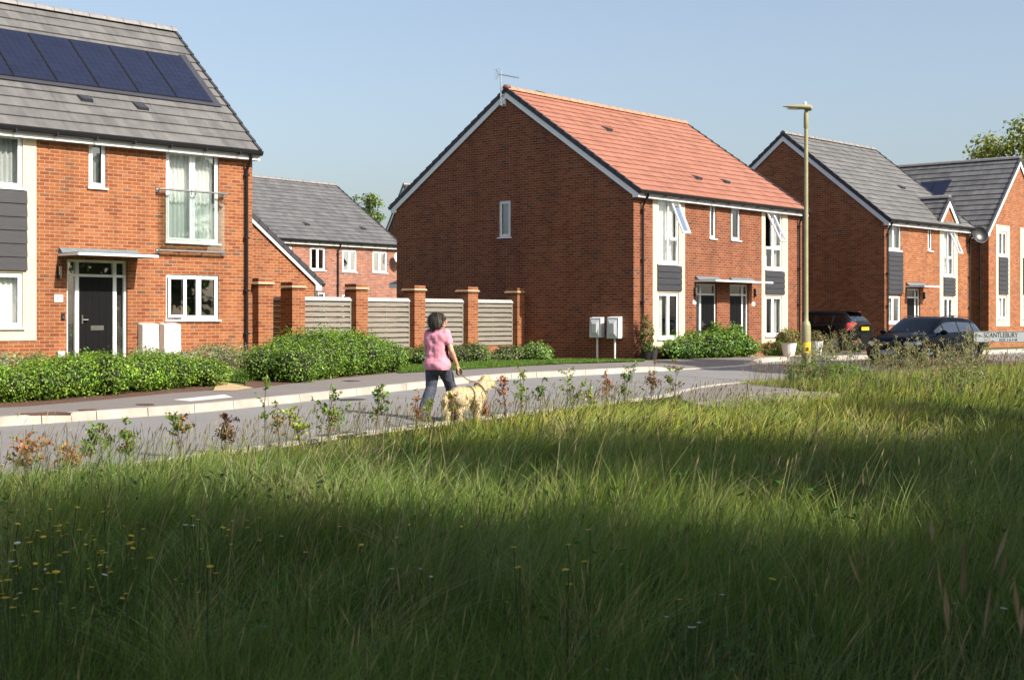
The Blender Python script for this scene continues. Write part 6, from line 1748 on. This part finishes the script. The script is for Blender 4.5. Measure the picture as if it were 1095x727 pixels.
def fuse(name, fn, mat, parent, voxel=.009, smooth=4, fac=.5, cut=None, disp=None, solid=None):
    """one continuous surface from overlapping closed volumes"""
    bm = bmesh.new(); fn(bm); bmesh.ops.recalc_face_normals(bm, faces=bm.faces)
    me = bpy.data.meshes.new(name); bm.to_mesh(me); bm.free()
    o = bpy.data.objects.new(name, me); COL.objects.link(o)
    m = o.modifiers.new('r', 'REMESH'); m.mode = 'VOXEL'; m.voxel_size = voxel
    m = o.modifiers.new('s', 'SMOOTH'); m.factor = fac; m.iterations = smooth
    bpy.context.view_layer.update(); dg = bpy.context.evaluated_depsgraph_get()
    me2 = bpy.data.meshes.new_from_object(o.evaluated_get(dg)); bpy.data.objects.remove(o)
    bm = bmesh.new(); bm.from_mesh(me2)
    for (co_, no) in (cut or []):
        g_ = bm.verts[:] + bm.edges[:] + bm.faces[:]
        bmesh.ops.bisect_plane(bm, geom=g_, plane_co=co_, plane_no=no, clear_outer=True)
    if disp:
        bm.normal_update()
        for v in bm.verts: v.co += v.normal*disp(v.co)
    bm.to_mesh(me2); bm.free()
    me2.polygons.foreach_set('use_smooth', [True]*len(me2.polygons)); me2.materials.clear(); me2.materials.append(mat); me2.name = name
    ob = bpy.data.objects.new(name, me2); COL.objects.link(ob); ob.parent = parent
    return ob

def skin_mat(name, c):
    m, nt, p, out = newmat(name); f = tnoise(nt, objco(nt), 18., 3)
    nt.links.new(ramp(nt, f, [(.3, tuple(x*.88 for x in c)), (.7, c)]), p.inputs['Base Color']); p.inputs['Roughness'].default_value = .5
    p.inputs['Subsurface Weight'].default_value = .12; p.inputs['Subsurface Radius'].default_value = (.01,.004,.002); return m
M['skin'] = skin_mat('skin', (.62,.36,.25))
M['shirt'] = plain('pink_cotton', (.66,.27,.36), .85, .07, 14., bmp=.002)
M['denim'] = plain('dark_denim', (.050,.060,.090), .9, .5, 30., bmp=.002)
M['hair'] = plain('grey_brown_hair', (.050,.038,.032), .6, .55, 30.)

feet = G(468, 449.5); person = empty('person', feet, R(60), 'woman in a pink T-shirt and dark jeans walking a cream dog', 'person')
pel, wst, chs, nck = (0,0,.90), (0,0,1.04), (.01,0,1.22), (.0,0,1.375)
Lsh, Rsh = (0,.160,1.325), (0,-.160,1.325)
Rel, Rwr = (-.01,-.255,1.065), (.12,-.275,.845)
Lel, Lwr = (.02,.225,1.07), (.22,.13,1.02)
Lhip, Rhip = (0,.09,.88), (0,-.09,.88)
Lkn, Lan = (-.03,.095,.50), (-.24,.10,.12)
Rkn, Ran = (.24,-.09,.49), (.27,-.09,.09)

def hand(bm, wr, d, palm, side):
    """wr wrist, d along the hand, palm = direction the palm faces, side = thumb side"""
    wr, d, palm, side = map(Vector, (wr, d, palm, side)); d.normalize(); palm.normalize(); side.normalize()
    c = wr + d*.045
    for s in (-.027,-.009,.009,.027): cap_mesh(bm, wr + side*s*.7, wr + d*.085 + side*s, .013, .0115, 8)
    for s, ln_ in ((.030,.068),(.010,.076),(-.010,.071),(-.030,.056)):
        k0 = wr + d*.088 + side*s; k1 = k0 + d*ln_*.42 + palm*ln_*.22; k2 = k1 + palm*ln_*.38 + d*ln_*.02; k3 = k2 + palm*ln_*.10 - d*ln_*.26
        cap_mesh(bm, k0, k1, .0098, .0090, 8); cap_mesh(bm, k1, k2, .0088, .0082, 8); cap_mesh(bm, k2, k3, .0080, .0072, 8)
    t0 = wr + d*.022 + side*.026 + palm*.006; t1 = t0 + d*.034 + side*.026 + palm*.014; t2 = t1 + d*.026 + palm*.022 - side*.006
    cap_mesh(bm, t0, t1, .0125, .0105, 8); cap_mesh(bm, t1, t2, .0100, .0085, 8)

def HR(p):   # the head is turned to her right
    return Matrix.Translation((.02,-.008,0)) @ Matrix.Rotation(R(-42), 4, 'Z') @ Matrix.Translation((-.02,.008,0)) @ Vector(p)
def turn(bm, k0):
    for v in list(bm.verts)[k0:]: v.co = HR(v.co)
def body_fn(bm):
    cap_mesh(bm, (-.01,-.06,.93), (-.01,.06,.93), .125, .125); cap_mesh(bm, pel, chs, .13, .12)
    cap_mesh(bm, (0,-.09,1.27), (0,.09,1.27), .10, .10); cap_mesh(bm, (0,-.12,1.325), (0,.12,1.325), .055, .055)
    cap_mesh(bm, (-.005,0,1.33), (.015,0,1.46), .052, .046)
    k0 = len(bm.verts); hd = Vector((.025,-.012,1.525)); ell_mesh(bm, hd, (.093,.073,.108))
    cap_mesh(bm, hd + Vector((.045,-.012,-.05)), hd + Vector((.062,-.015,-.085)), .045, .030)     # jaw and chin
    cap_mesh(bm, hd + Vector((.088,-.022,.01)), hd + Vector((.108,-.027,-.028)), .012, .015, 8)      # nose
    cap_mesh(bm, hd + Vector((.088,-.040,-.052)), hd + Vector((.092,-.002,-.052)), .010, .010, 8)    # lips
    for s in (-1, 1): cap_mesh(bm, hd + Vector((-.0, s*.073, .012)), hd + Vector((-.004, s*.076, -.022)), .014, .010, 8)   # ears
    turn(bm, k0)
    for a, b, c in ((Lsh, Lel, Lwr), (Rsh, Rel, Rwr)):
        cap_mesh(bm, a, b, .050, .038); cap_mesh(bm, b, Vector(b).lerp(Vector(c), .35), .039, .038); cap_mesh(bm, Vector(b).lerp(Vector(c), .35), c, .038, .025)
    for a, b, c in ((Lhip, Lkn, Lan), (Rhip, Rkn, Ran)):
        cap_mesh(bm, a, b, .085, .056); cap_mesh(bm, b, Vector(b).lerp(Vector(c), .35), .054, .056); cap_mesh(bm, Vector(b).lerp(Vector(c), .35), c, .056, .036)
    fd = (Vector(Rwr) - Vector(Rel)).normalized()
    hand(bm, Rwr, fd*.5 + Vector((.35,-.05,-.6)), (0,1,0.1), (1,0,.4)); hand(bm, Lwr, Vector(Lwr)-Vector(Lel), (0,-1,0), (0,0,1))
    cap_mesh(bm, (-.25,.10,.10), (-.15,.10,.035), .035, .03); cap_mesh(bm, (.27,-.09,.08), (.39,-.09,.045), .036, .03)
fuse('body', body_fn, M['skin'], person, .0062, 2, .5)
def fold(sc, amp, off=0.):
    return lambda c: amp*(mnoise.noise(Vector((c.x*sc*1.3, c.y*sc*1.3 + off, c.z*sc*.8))) + .5*mnoise.noise(Vector((c.x*sc*3, c.y*sc*3, c.z*sc*1.6+off))))
def shirt_fn(bm):
    cap_mesh(bm, (-.012,-.055,.85), (-.012,.055,.85), .166, .166); cap_mesh(bm, (0,-.045,1.0), (0,.045,1.0), .140, .140)
    cap_mesh(bm, (0,-.045,.86), (.005,-.05,1.22), .150, .128); cap_mesh(bm, (0,.045,.86), (.005,.05,1.22), .150, .128)
    cap_mesh(bm, (0,-.10,1.25), (0,.10,1.25), .118, .118); cap_mesh(bm, (-.005,0,1.335), (-.005,.145,1.31), .068, .062); cap_mesh(bm, (-.005,0,1.335), (-.005,-.145,1.31), .068, .062)
    cap_mesh(bm, (-.01,0,1.33), (-.0,0,1.372), .075, .062)
    cap_mesh(bm, Lsh, Vector(Lsh).lerp(Vector(Lel), .62), .070, .062); cap_mesh(bm, Rsh, Vector(Rsh).lerp(Vector(Rel), .62), .070, .062)
sh = fuse('shirt', shirt_fn, M['shirt'], person, .009, 16, .6, cut=[((0,0,.775), (0,0,-1)), ((0,0,1.392), (.1,0,1))], disp=lambda c: .011*mnoise.noise(Vector((c.x*8+c.z*7, c.y*8-c.z*5, c.z*7))) + .006*mnoise.noise(Vector((c.x*20, c.y*20, c.z*14))))
# clip the sleeve ends square to the arm
def sleeve_cut(ob, sh_, el):
    bm = bmesh.new(); bm.from_mesh(ob.data); a, b = Vector(sh_), Vector(el); d = (b-a).normalized(); c = a.lerp(b, .64)
    dv_ = [v for v in bm.verts if (v.co-c).dot(d) > 0 and (v.co - (c + d*(v.co-c).dot(d))).length < .095 and abs(v.co.y) > .165]
    bmesh.ops.delete(bm, geom=dv_, context='VERTS'); bm.to_mesh(ob.data); bm.free()
sleeve_cut(sh, Lsh, Lel); sleeve_cut(sh, Rsh, Rel)
def jeans_fn(bm):
    cap_mesh(bm, (-.02,-.060,.84), (-.02,.060,.84), .135, .135); cap_mesh(bm, (-.01,-.05,.90), (-.01,.05,.90), .125, .125)
    for a, b, c in ((Lhip, Lkn, Lan), (Rhip, Rkn, Ran)):
        a, b, c = Vector(a), Vector(b), Vector(c); cap_mesh(bm, a, b, .115, .085); cap_mesh(bm, b, c + (c-b)*.12, .085, .100)
fuse('jeans', jeans_fn, M['denim'], person, .010, 4, .5, cut=[((0,0,.90), (0,0,1)), ((0,0,.045), (0,0,-1))], disp=fold(8, .012, 5.))
for n_, (hx, tx, yy, hz) in enumerate(((-.27, -.13, .10, .075), (.25, .40, -.09, .045))):
    def shoe_fn(bm): cap_mesh(bm, (hx, yy, hz), (tx, yy, .042), .045, .038); cap_mesh(bm, (hx+.0, yy, hz-.012), (tx+.01, yy, .03), .042, .034)
    fuse('shoe', shoe_fn, M['black'], person, .008, 3, .5, cut=[((0,0,.002), (0,0,-1))])
def hair_fn(bm):
    hd = Vector((.015,-.008,1.535)); ell_mesh(bm, hd + Vector((-.012,.0,.018)), (.106,.094,.108))
    ell_mesh(bm, hd + Vector((-.045,.0,-.045)), (.088,.098,.088)); ell_mesh(bm, hd + Vector((-.055,.0,-.085)), (.065,.088,.055))
    for s in (-1, 1): ell_mesh(bm, hd + Vector((.0, s*.070, -.035)), (.060,.032,.078))
    turn(bm, 0)
def hdisp(c): return .009*mnoise.noise(Vector((c.x*14, c.y*14, c.z*7))) + .006*mnoise.noise(Vector((c.x*60, c.y*60, c.z*12)))
hr_ = fuse('hair', hair_fn, M['hair'], person, .007, 3, .5, cut=[(tuple(HR((.072,0,1.56))), tuple((Matrix.Rotation(R(-42), 3, 'Z') @ Vector((1,0,-.35)))))], disp=hdisp)
# loose strands over the bob
rng = np.random.default_rng(77); n = 3600; d = rng.normal(size=(n,3)); d /= np.linalg.norm(d, axis=1)[:,None]; d[:,0] = np.where(d[:,0] > .55, -d[:,0], d[:,0])
P0 = np.array([-.012,-.006,1.545]) + d*np.array([.108,.096,.108]); P0 = P0[d[:,2] > -.35]; d = d[d[:,2] > -.35]; n = len(P0)
ln_ = rng.uniform(.05,.14,n)[:,None]; tang = np.array([0,0,-1.]) - d*(-d[:,2:3]); tang /= np.linalg.norm(tang, axis=1)[:,None]+1e-6
P1 = P0 + tang*ln_*.6 + d*.004*rng.random((n,1)) + .004*rng.normal(size=(n,3)); P2 = P1 + (tang*.5 + np.array([0,0,-.5]))*ln_*.8 - d*.004; sd = np.cross(d, tang)*.0022
V = np.stack([P0-sd, P0+sd, P1+sd, P1-sd, P2+sd*.3, P2-sd*.3], 1).reshape(-1,3); V = np.array([tuple(HR(v)) for v in V]); i = np.arange(n)*6
F = np.concatenate([np.stack([i,i+1,i+2,i+3],1), np.stack([i+3,i+2,i+4,i+5],1)]); C = np.repeat(pal(n, [(.045,.036,.031),(.08,.065,.056),(.16,.145,.135)], [.55,.35,.10], rng=rng), 6, 0)
np_mesh('strands', V, [F], M['leaf'], C, hr_)
sg = MB(); hd = Vector((.025,-.012,1.525))
for s in (-1, 1): sg.ball(hd + Vector((.088, s*.033-.012, .022)), (.010,.027,.021), 12, 8)
for s in (-1, 1): sg.tube([hd + Vector((.088, s*.058-.012, .03)), hd + Vector((.0, s*.080, .024))], .0035, 6)
sg.v = [tuple(HR(v)) for v in sg.v]; sg.build('sunglasses', M['black'], person, smooth=True)
# back pocket and waistband details of the jeans

# ------------------------------------------------------------------ dog
df = G(500, 450.5); dog = empty('dog', df, math.atan2(.66,.75), 'curly cream dog in a harness walking on a lead beside the woman', 'dog')
S_ = .98
def dv3(*p): return tuple(x*S_ for x in p)
def dog_fn(bm):
    cap_mesh(bm, dv3(-.20,0,.405), dv3(.02,0,.40), .128*S_, .122*S_); cap_mesh(bm, dv3(.02,0,.40), dv3(.19,0,.385), .125*S_, .142*S_)
    cap_mesh(bm, dv3(.20,0,.43), dv3(.24,0,.39), .105*S_, .10*S_)
    cap_mesh(bm, dv3(.22,0,.46), dv3(.335,0,.565), .100*S_, .084*S_)
    ell_mesh(bm, dv3(.37,-.0,.60), dv3(.092,.085,.085)); cap_mesh(bm, dv3(.42,-.01,.585), dv3(.50,-.02,.56), .052*S_, .043*S_)
    ell_mesh(bm, dv3(.36,0,.66), dv3(.07,.065,.045))
    for s in (-1, 1):
        ell_mesh(bm, dv3(.355, s*.088,.545), dv3(.048,.028,.088))
        cap_mesh(bm, dv3(.19,s*.075,.37), dv3(.165,s*.085,.25), .066*S_, .048*S_); fx = .05*s
        cap_mesh(bm, dv3(.165,s*.085,.25), dv3(.185+fx,s*.08,.12), .046*S_, .040*S_); cap_mesh(bm, dv3(.185+fx,s*.08,.12), dv3(.19+fx,s*.08,.035), .040*S_, .038*S_); cap_mesh(bm, dv3(.19+fx,s*.08,.032), dv3(.225+fx,s*.08,.028), .034*S_, .030*S_)
        hx = -.05*s
        cap_mesh(bm, dv3(-.22,s*.07,.38), dv3(-.155+hx,s*.085,.26), .092*S_, .064*S_); cap_mesh(bm, dv3(-.155+hx,s*.085,.25), dv3(-.285+hx,s*.08,.155), .060*S_, .040*S_)
        cap_mesh(bm, dv3(-.285+hx,s*.08,.155), dv3(-.27+hx,s*.08,.04), .040*S_, .036*S_); cap_mesh(bm, dv3(-.27+hx,s*.08,.032), dv3(-.225+hx,s*.08,.028), .034*S_, .030*S_)
    cap_mesh(bm, dv3(-.30,0,.44), dv3(-.39,.01,.42), .040*S_, .048*S_); cap_mesh(bm, dv3(-.39,.01,.42), dv3(-.45,.02,.33), .050*S_, .052*S_); cap_mesh(bm, dv3(-.45,.02,.33), dv3(-.445,.02,.22), .052*S_, .034*S_)
M['coat'] = plain('cream_dog_coat', (.68,.57,.42), .95, .12, 22.)
ddisp = lambda c: .008*mnoise.noise(c*14) + .004*mnoise.noise(c*38)
db = fuse('body', dog_fn, M['coat'], dog, .011, 3, .5, disp=ddisp)
# wavy coat tufts growing from the body surface
me = db.data; me.calc_loop_triangles(); rng = np.random.default_rng(9)
vs = np.array([tuple(v.co) for v in me.vertices]); ns = np.array([tuple(v.normal) for v in me.vertices]); k = rng.choice(len(vs), 24000)
P0 = vs[k] - ns[k]*.004; nn = ns[k]; flow = np.array([-.55,0,-.75]); tg = flow - nn*(nn@flow)[:,None] + .35*rng.normal(size=(len(k),3))
tg /= np.linalg.norm(tg, axis=1)[:,None]; ln_ = rng.uniform(.014,.034,len(k))[:,None]; P1 = P0 + nn*.012 + tg*ln_*.5; P2 = P1 + tg*ln_*.6 - nn*.002
sd = np.cross(nn, tg)*.0026; V = np.stack([P0-sd, P0+sd, P1+sd, P1-sd, P2], 1).reshape(-1,3); i = np.arange(len(k))*5
C = np.repeat(pal(len(k), [(.70,.60,.45),(.76,.67,.52),(.62,.52,.37),(.82,.75,.62)], rng=rng), 5, 0)
np_mesh('coat', V, [np.stack([i,i+1,i+2,i+3],1), np.stack([i+3,i+2,i+4],1)], M['leaf'], C, dog)
MB().ball(dv3(.545,-.025,.575), (.018,.020,.015), 10, 8).build('nose', M['black'], dog, smooth=True)
for s in (-1, 1): MB().ball(dv3(.43, s*.045-.008,.625), .011, 10, 8).build('eye', M['black'], dog, smooth=True)
hn = MB()
def loop(c, ry, rz, tilt=0., n=22, r=.011):
    pts = [(c[0] + tilt*math.sin(a), c[1] + ry*math.cos(a), c[2] + rz*math.sin(a)) for a in np.linspace(0, 2*PI, n)]; hn.tube(pts, r, 6, cap=False)
loop(dv3(.03,0,.40), .142, .142); loop(dv3(.25,0,.465), .118, .122, -.06); hn.tube([(.034,0,.597),(.15,0,.60),(.255,0,.63)], .011, 6)
hn.build('harness', plain('harness_webbing', (.16,.10,.06), .8, .4, 60.), dog)

# lead from the right hand to the harness
def wpt(o, p): return Matrix.Translation(o.location) @ Matrix.Rotation(o.rotation_euler.z, 4, 'Z') @ Vector(p)
hdv = (Vector(Rwr)-Vector(Rel)).normalized()*.5 + Vector((.35,-.05,-.6)); hdv.normalize()
ph = wpt(person, Vector(Rwr) + hdv*.10 + Vector((0,.015,0))); pd = wpt(dog, (.15,0,.61))
ld = MB(); pts = []
for i in range(15):
    t = i/14; p = ph.lerp(pd, t); p.z -= .05*math.sin(PI*t); pts.append(p - ph)
ld.tube(pts, .008, 6)
for k_ in range(3):
    c = Vector((.01*k_, -.01*k_, -.02)); ld.tube([c + Vector((.035*math.cos(a), .02*math.cos(a+.5), .05*math.sin(a) )) for a in np.linspace(0, 2*PI, 14)], .007, 5, cap=False)
lo_ = ld.build('dog_lead', plain('lead_webbing', (.13,.085,.05), .8, .4, 80.)); lo_.location = ph
tag(lo_, 'brown dog lead running from the right hand of the woman to the harness', 'dog lead')

# ================================================================== the row of trees to the right of and behind the camera that shades the field
CROWN = [(.05,.10,.02),(.07,.13,.025),(.09,.16,.03)]
WORDS = ['at the near end','second from the near end','with the high compact crown','slim and nearest the camera','in the middle of the front row','opposite the lamp column','second from the far end','at the far end','in the back row behind the camera','low in the back row','tall in the back row','at the far end of the back row','smallest of all','straight behind the camera','with a flat high crown','with a narrow high crown']
SHADE = [(-4.5,-8,13.,4.4),(2.0,-4.6,13.,4.4),(8.6,-.2,13.,3.4,.26,.70),(5.2,-2.6,11.,3.0,.28,.68),(13.8,6.8,13.6,3.7),(19.0,12.6,13.2,4.2),(24.,17.2,13.,4.3),(29.5,23.,12.,4.2),(6.5,-7.,12.,4.2),(15.5,3.2,11.,3.6),(21,9.,12.,4.),(27.5,16.,11,4.2),(11.5,-1.5,9.,3.0),(1.,-10.5,14,4.4),(12.8,6.0,14.5,2.7,.18,.77),(14.3,1.8,11.5,2.5,.24,.72)]
for i, (x, y, h, r, *ex) in enumerate(SHADE):
    fr, fz = ex or (.40, .57)
    tree('unseen_tree', (x, y, 0.), h, (r, r, h*fr, h*fz), 13000, .50, CROWN, 'leafy tree right of the view, %s' % WORDS[i], 500+i, .28, 110, inner=.15, fork=.22)

for i, (x, y, h, r, wd) in enumerate([(-9.2,4.6,12.,3.8,'nearest the road'),(-13.6,-.6,14.,4.8,'second from the road'),(-18.3,-6.,14.5,5.,'third from the road'),(-24.,-11.,15.,5.2,'farthest from the road'),(-13.,-12.,15.,5.2,'set back behind the others')]):  # unseen trees added to cut the sky fill on the gable and grass
    tree('unseen_tree', (x, y, 0.), h, (r, r, h*.42, h*.56), 7000, .55, CROWN, 'added unseen tree left of the view that blocks skylight, %s' % wd, 530+i, .28, 80, inner=.15, fork=.22)
for i, (x, y, h, r, wd) in enumerate([(17.8,31.6,14.8,2.3,'nearest the camera'),(22.,34.6,15.,2.2,'between the other two'),(25.3,38.4,15.,2.2,'farthest from the camera')]):
    tree('unseen_tree', (x, y, 0.), h, (r, r, h*.085, h*.80), 5000, .42, CROWN, 'slim high crowned tree right of the view beyond the lamp column, %s' % wd, 560+i, .18, 60, inner=.15)

# ================================================================== sky, sun, camera
SUN_AZ = R(37.2)   # direction towards the sun measured from +x towards -y
SUN_EL = R(39)
sv = Vector((math.cos(SUN_AZ)*math.cos(SUN_EL), -math.sin(SUN_AZ)*math.cos(SUN_EL), math.sin(SUN_EL)))
w = bpy.data.worlds.new('World'); SC.world = w; w.use_nodes = True
nt = w.node_tree; bg = nt.nodes['Background']
sk = nt.nodes.new('ShaderNodeTexSky'); sk.sky_type = 'NISHITA'; sk.sun_disc = False
sk.sun_elevation = SUN_EL; sk.sun_rotation = math.atan2(sv.x, sv.y)
sk.altitude = 50; sk.air_density = 1.0; sk.dust_density = 3.2; sk.ozone_density = 1.5
hs = nt.nodes.new('ShaderNodeHueSaturation'); hs.inputs['Saturation'].default_value = .84; hs.inputs['Value'].default_value = 1.03
nt.links.new(sk.outputs[0], hs.inputs['Color']); nt.links.new(hs.outputs[0], bg.inputs[0]); bg.inputs[1].default_value = .110
ld_ = bpy.data.lights.new('Sun', 'SUN'); ld_.energy = 5.0; ld_.angle = R(.55); ld_.color = (1., .91, .78)
lo = bpy.data.objects.new('Sun', ld_); COL.objects.link(lo); lo.rotation_euler = sv.to_track_quat('Z', 'Y').to_euler()
cam = bpy.data.cameras.new('Camera'); co = bpy.data.objects.new('Camera', cam); COL.objects.link(co)
co.location = (0, 0, EYE); co.rotation_euler = (PI/2, 0, 0)
cam.sensor_width = 36; cam.lens = 36*FPX/1095; cam.shift_y = -(363.5-CY)/1095; cam.clip_start = .1; cam.clip_end = 2000
cam.dof.use_dof = True; cam.dof.focus_distance = 26; cam.dof.aperture_fstop = 8
SC.camera = co
SC.view_settings.view_transform = 'Standard'; SC.view_settings.look = 'None'; SC.view_settings.gamma = 1; SC.view_settings.exposure = 0.74
SC.render.engine = 'CYCLES'
try:
    SC.cycles.max_bounces = 8; SC.cycles.transparent_max_bounces = 16; SC.cycles.use_denoising = True
except Exception: pass
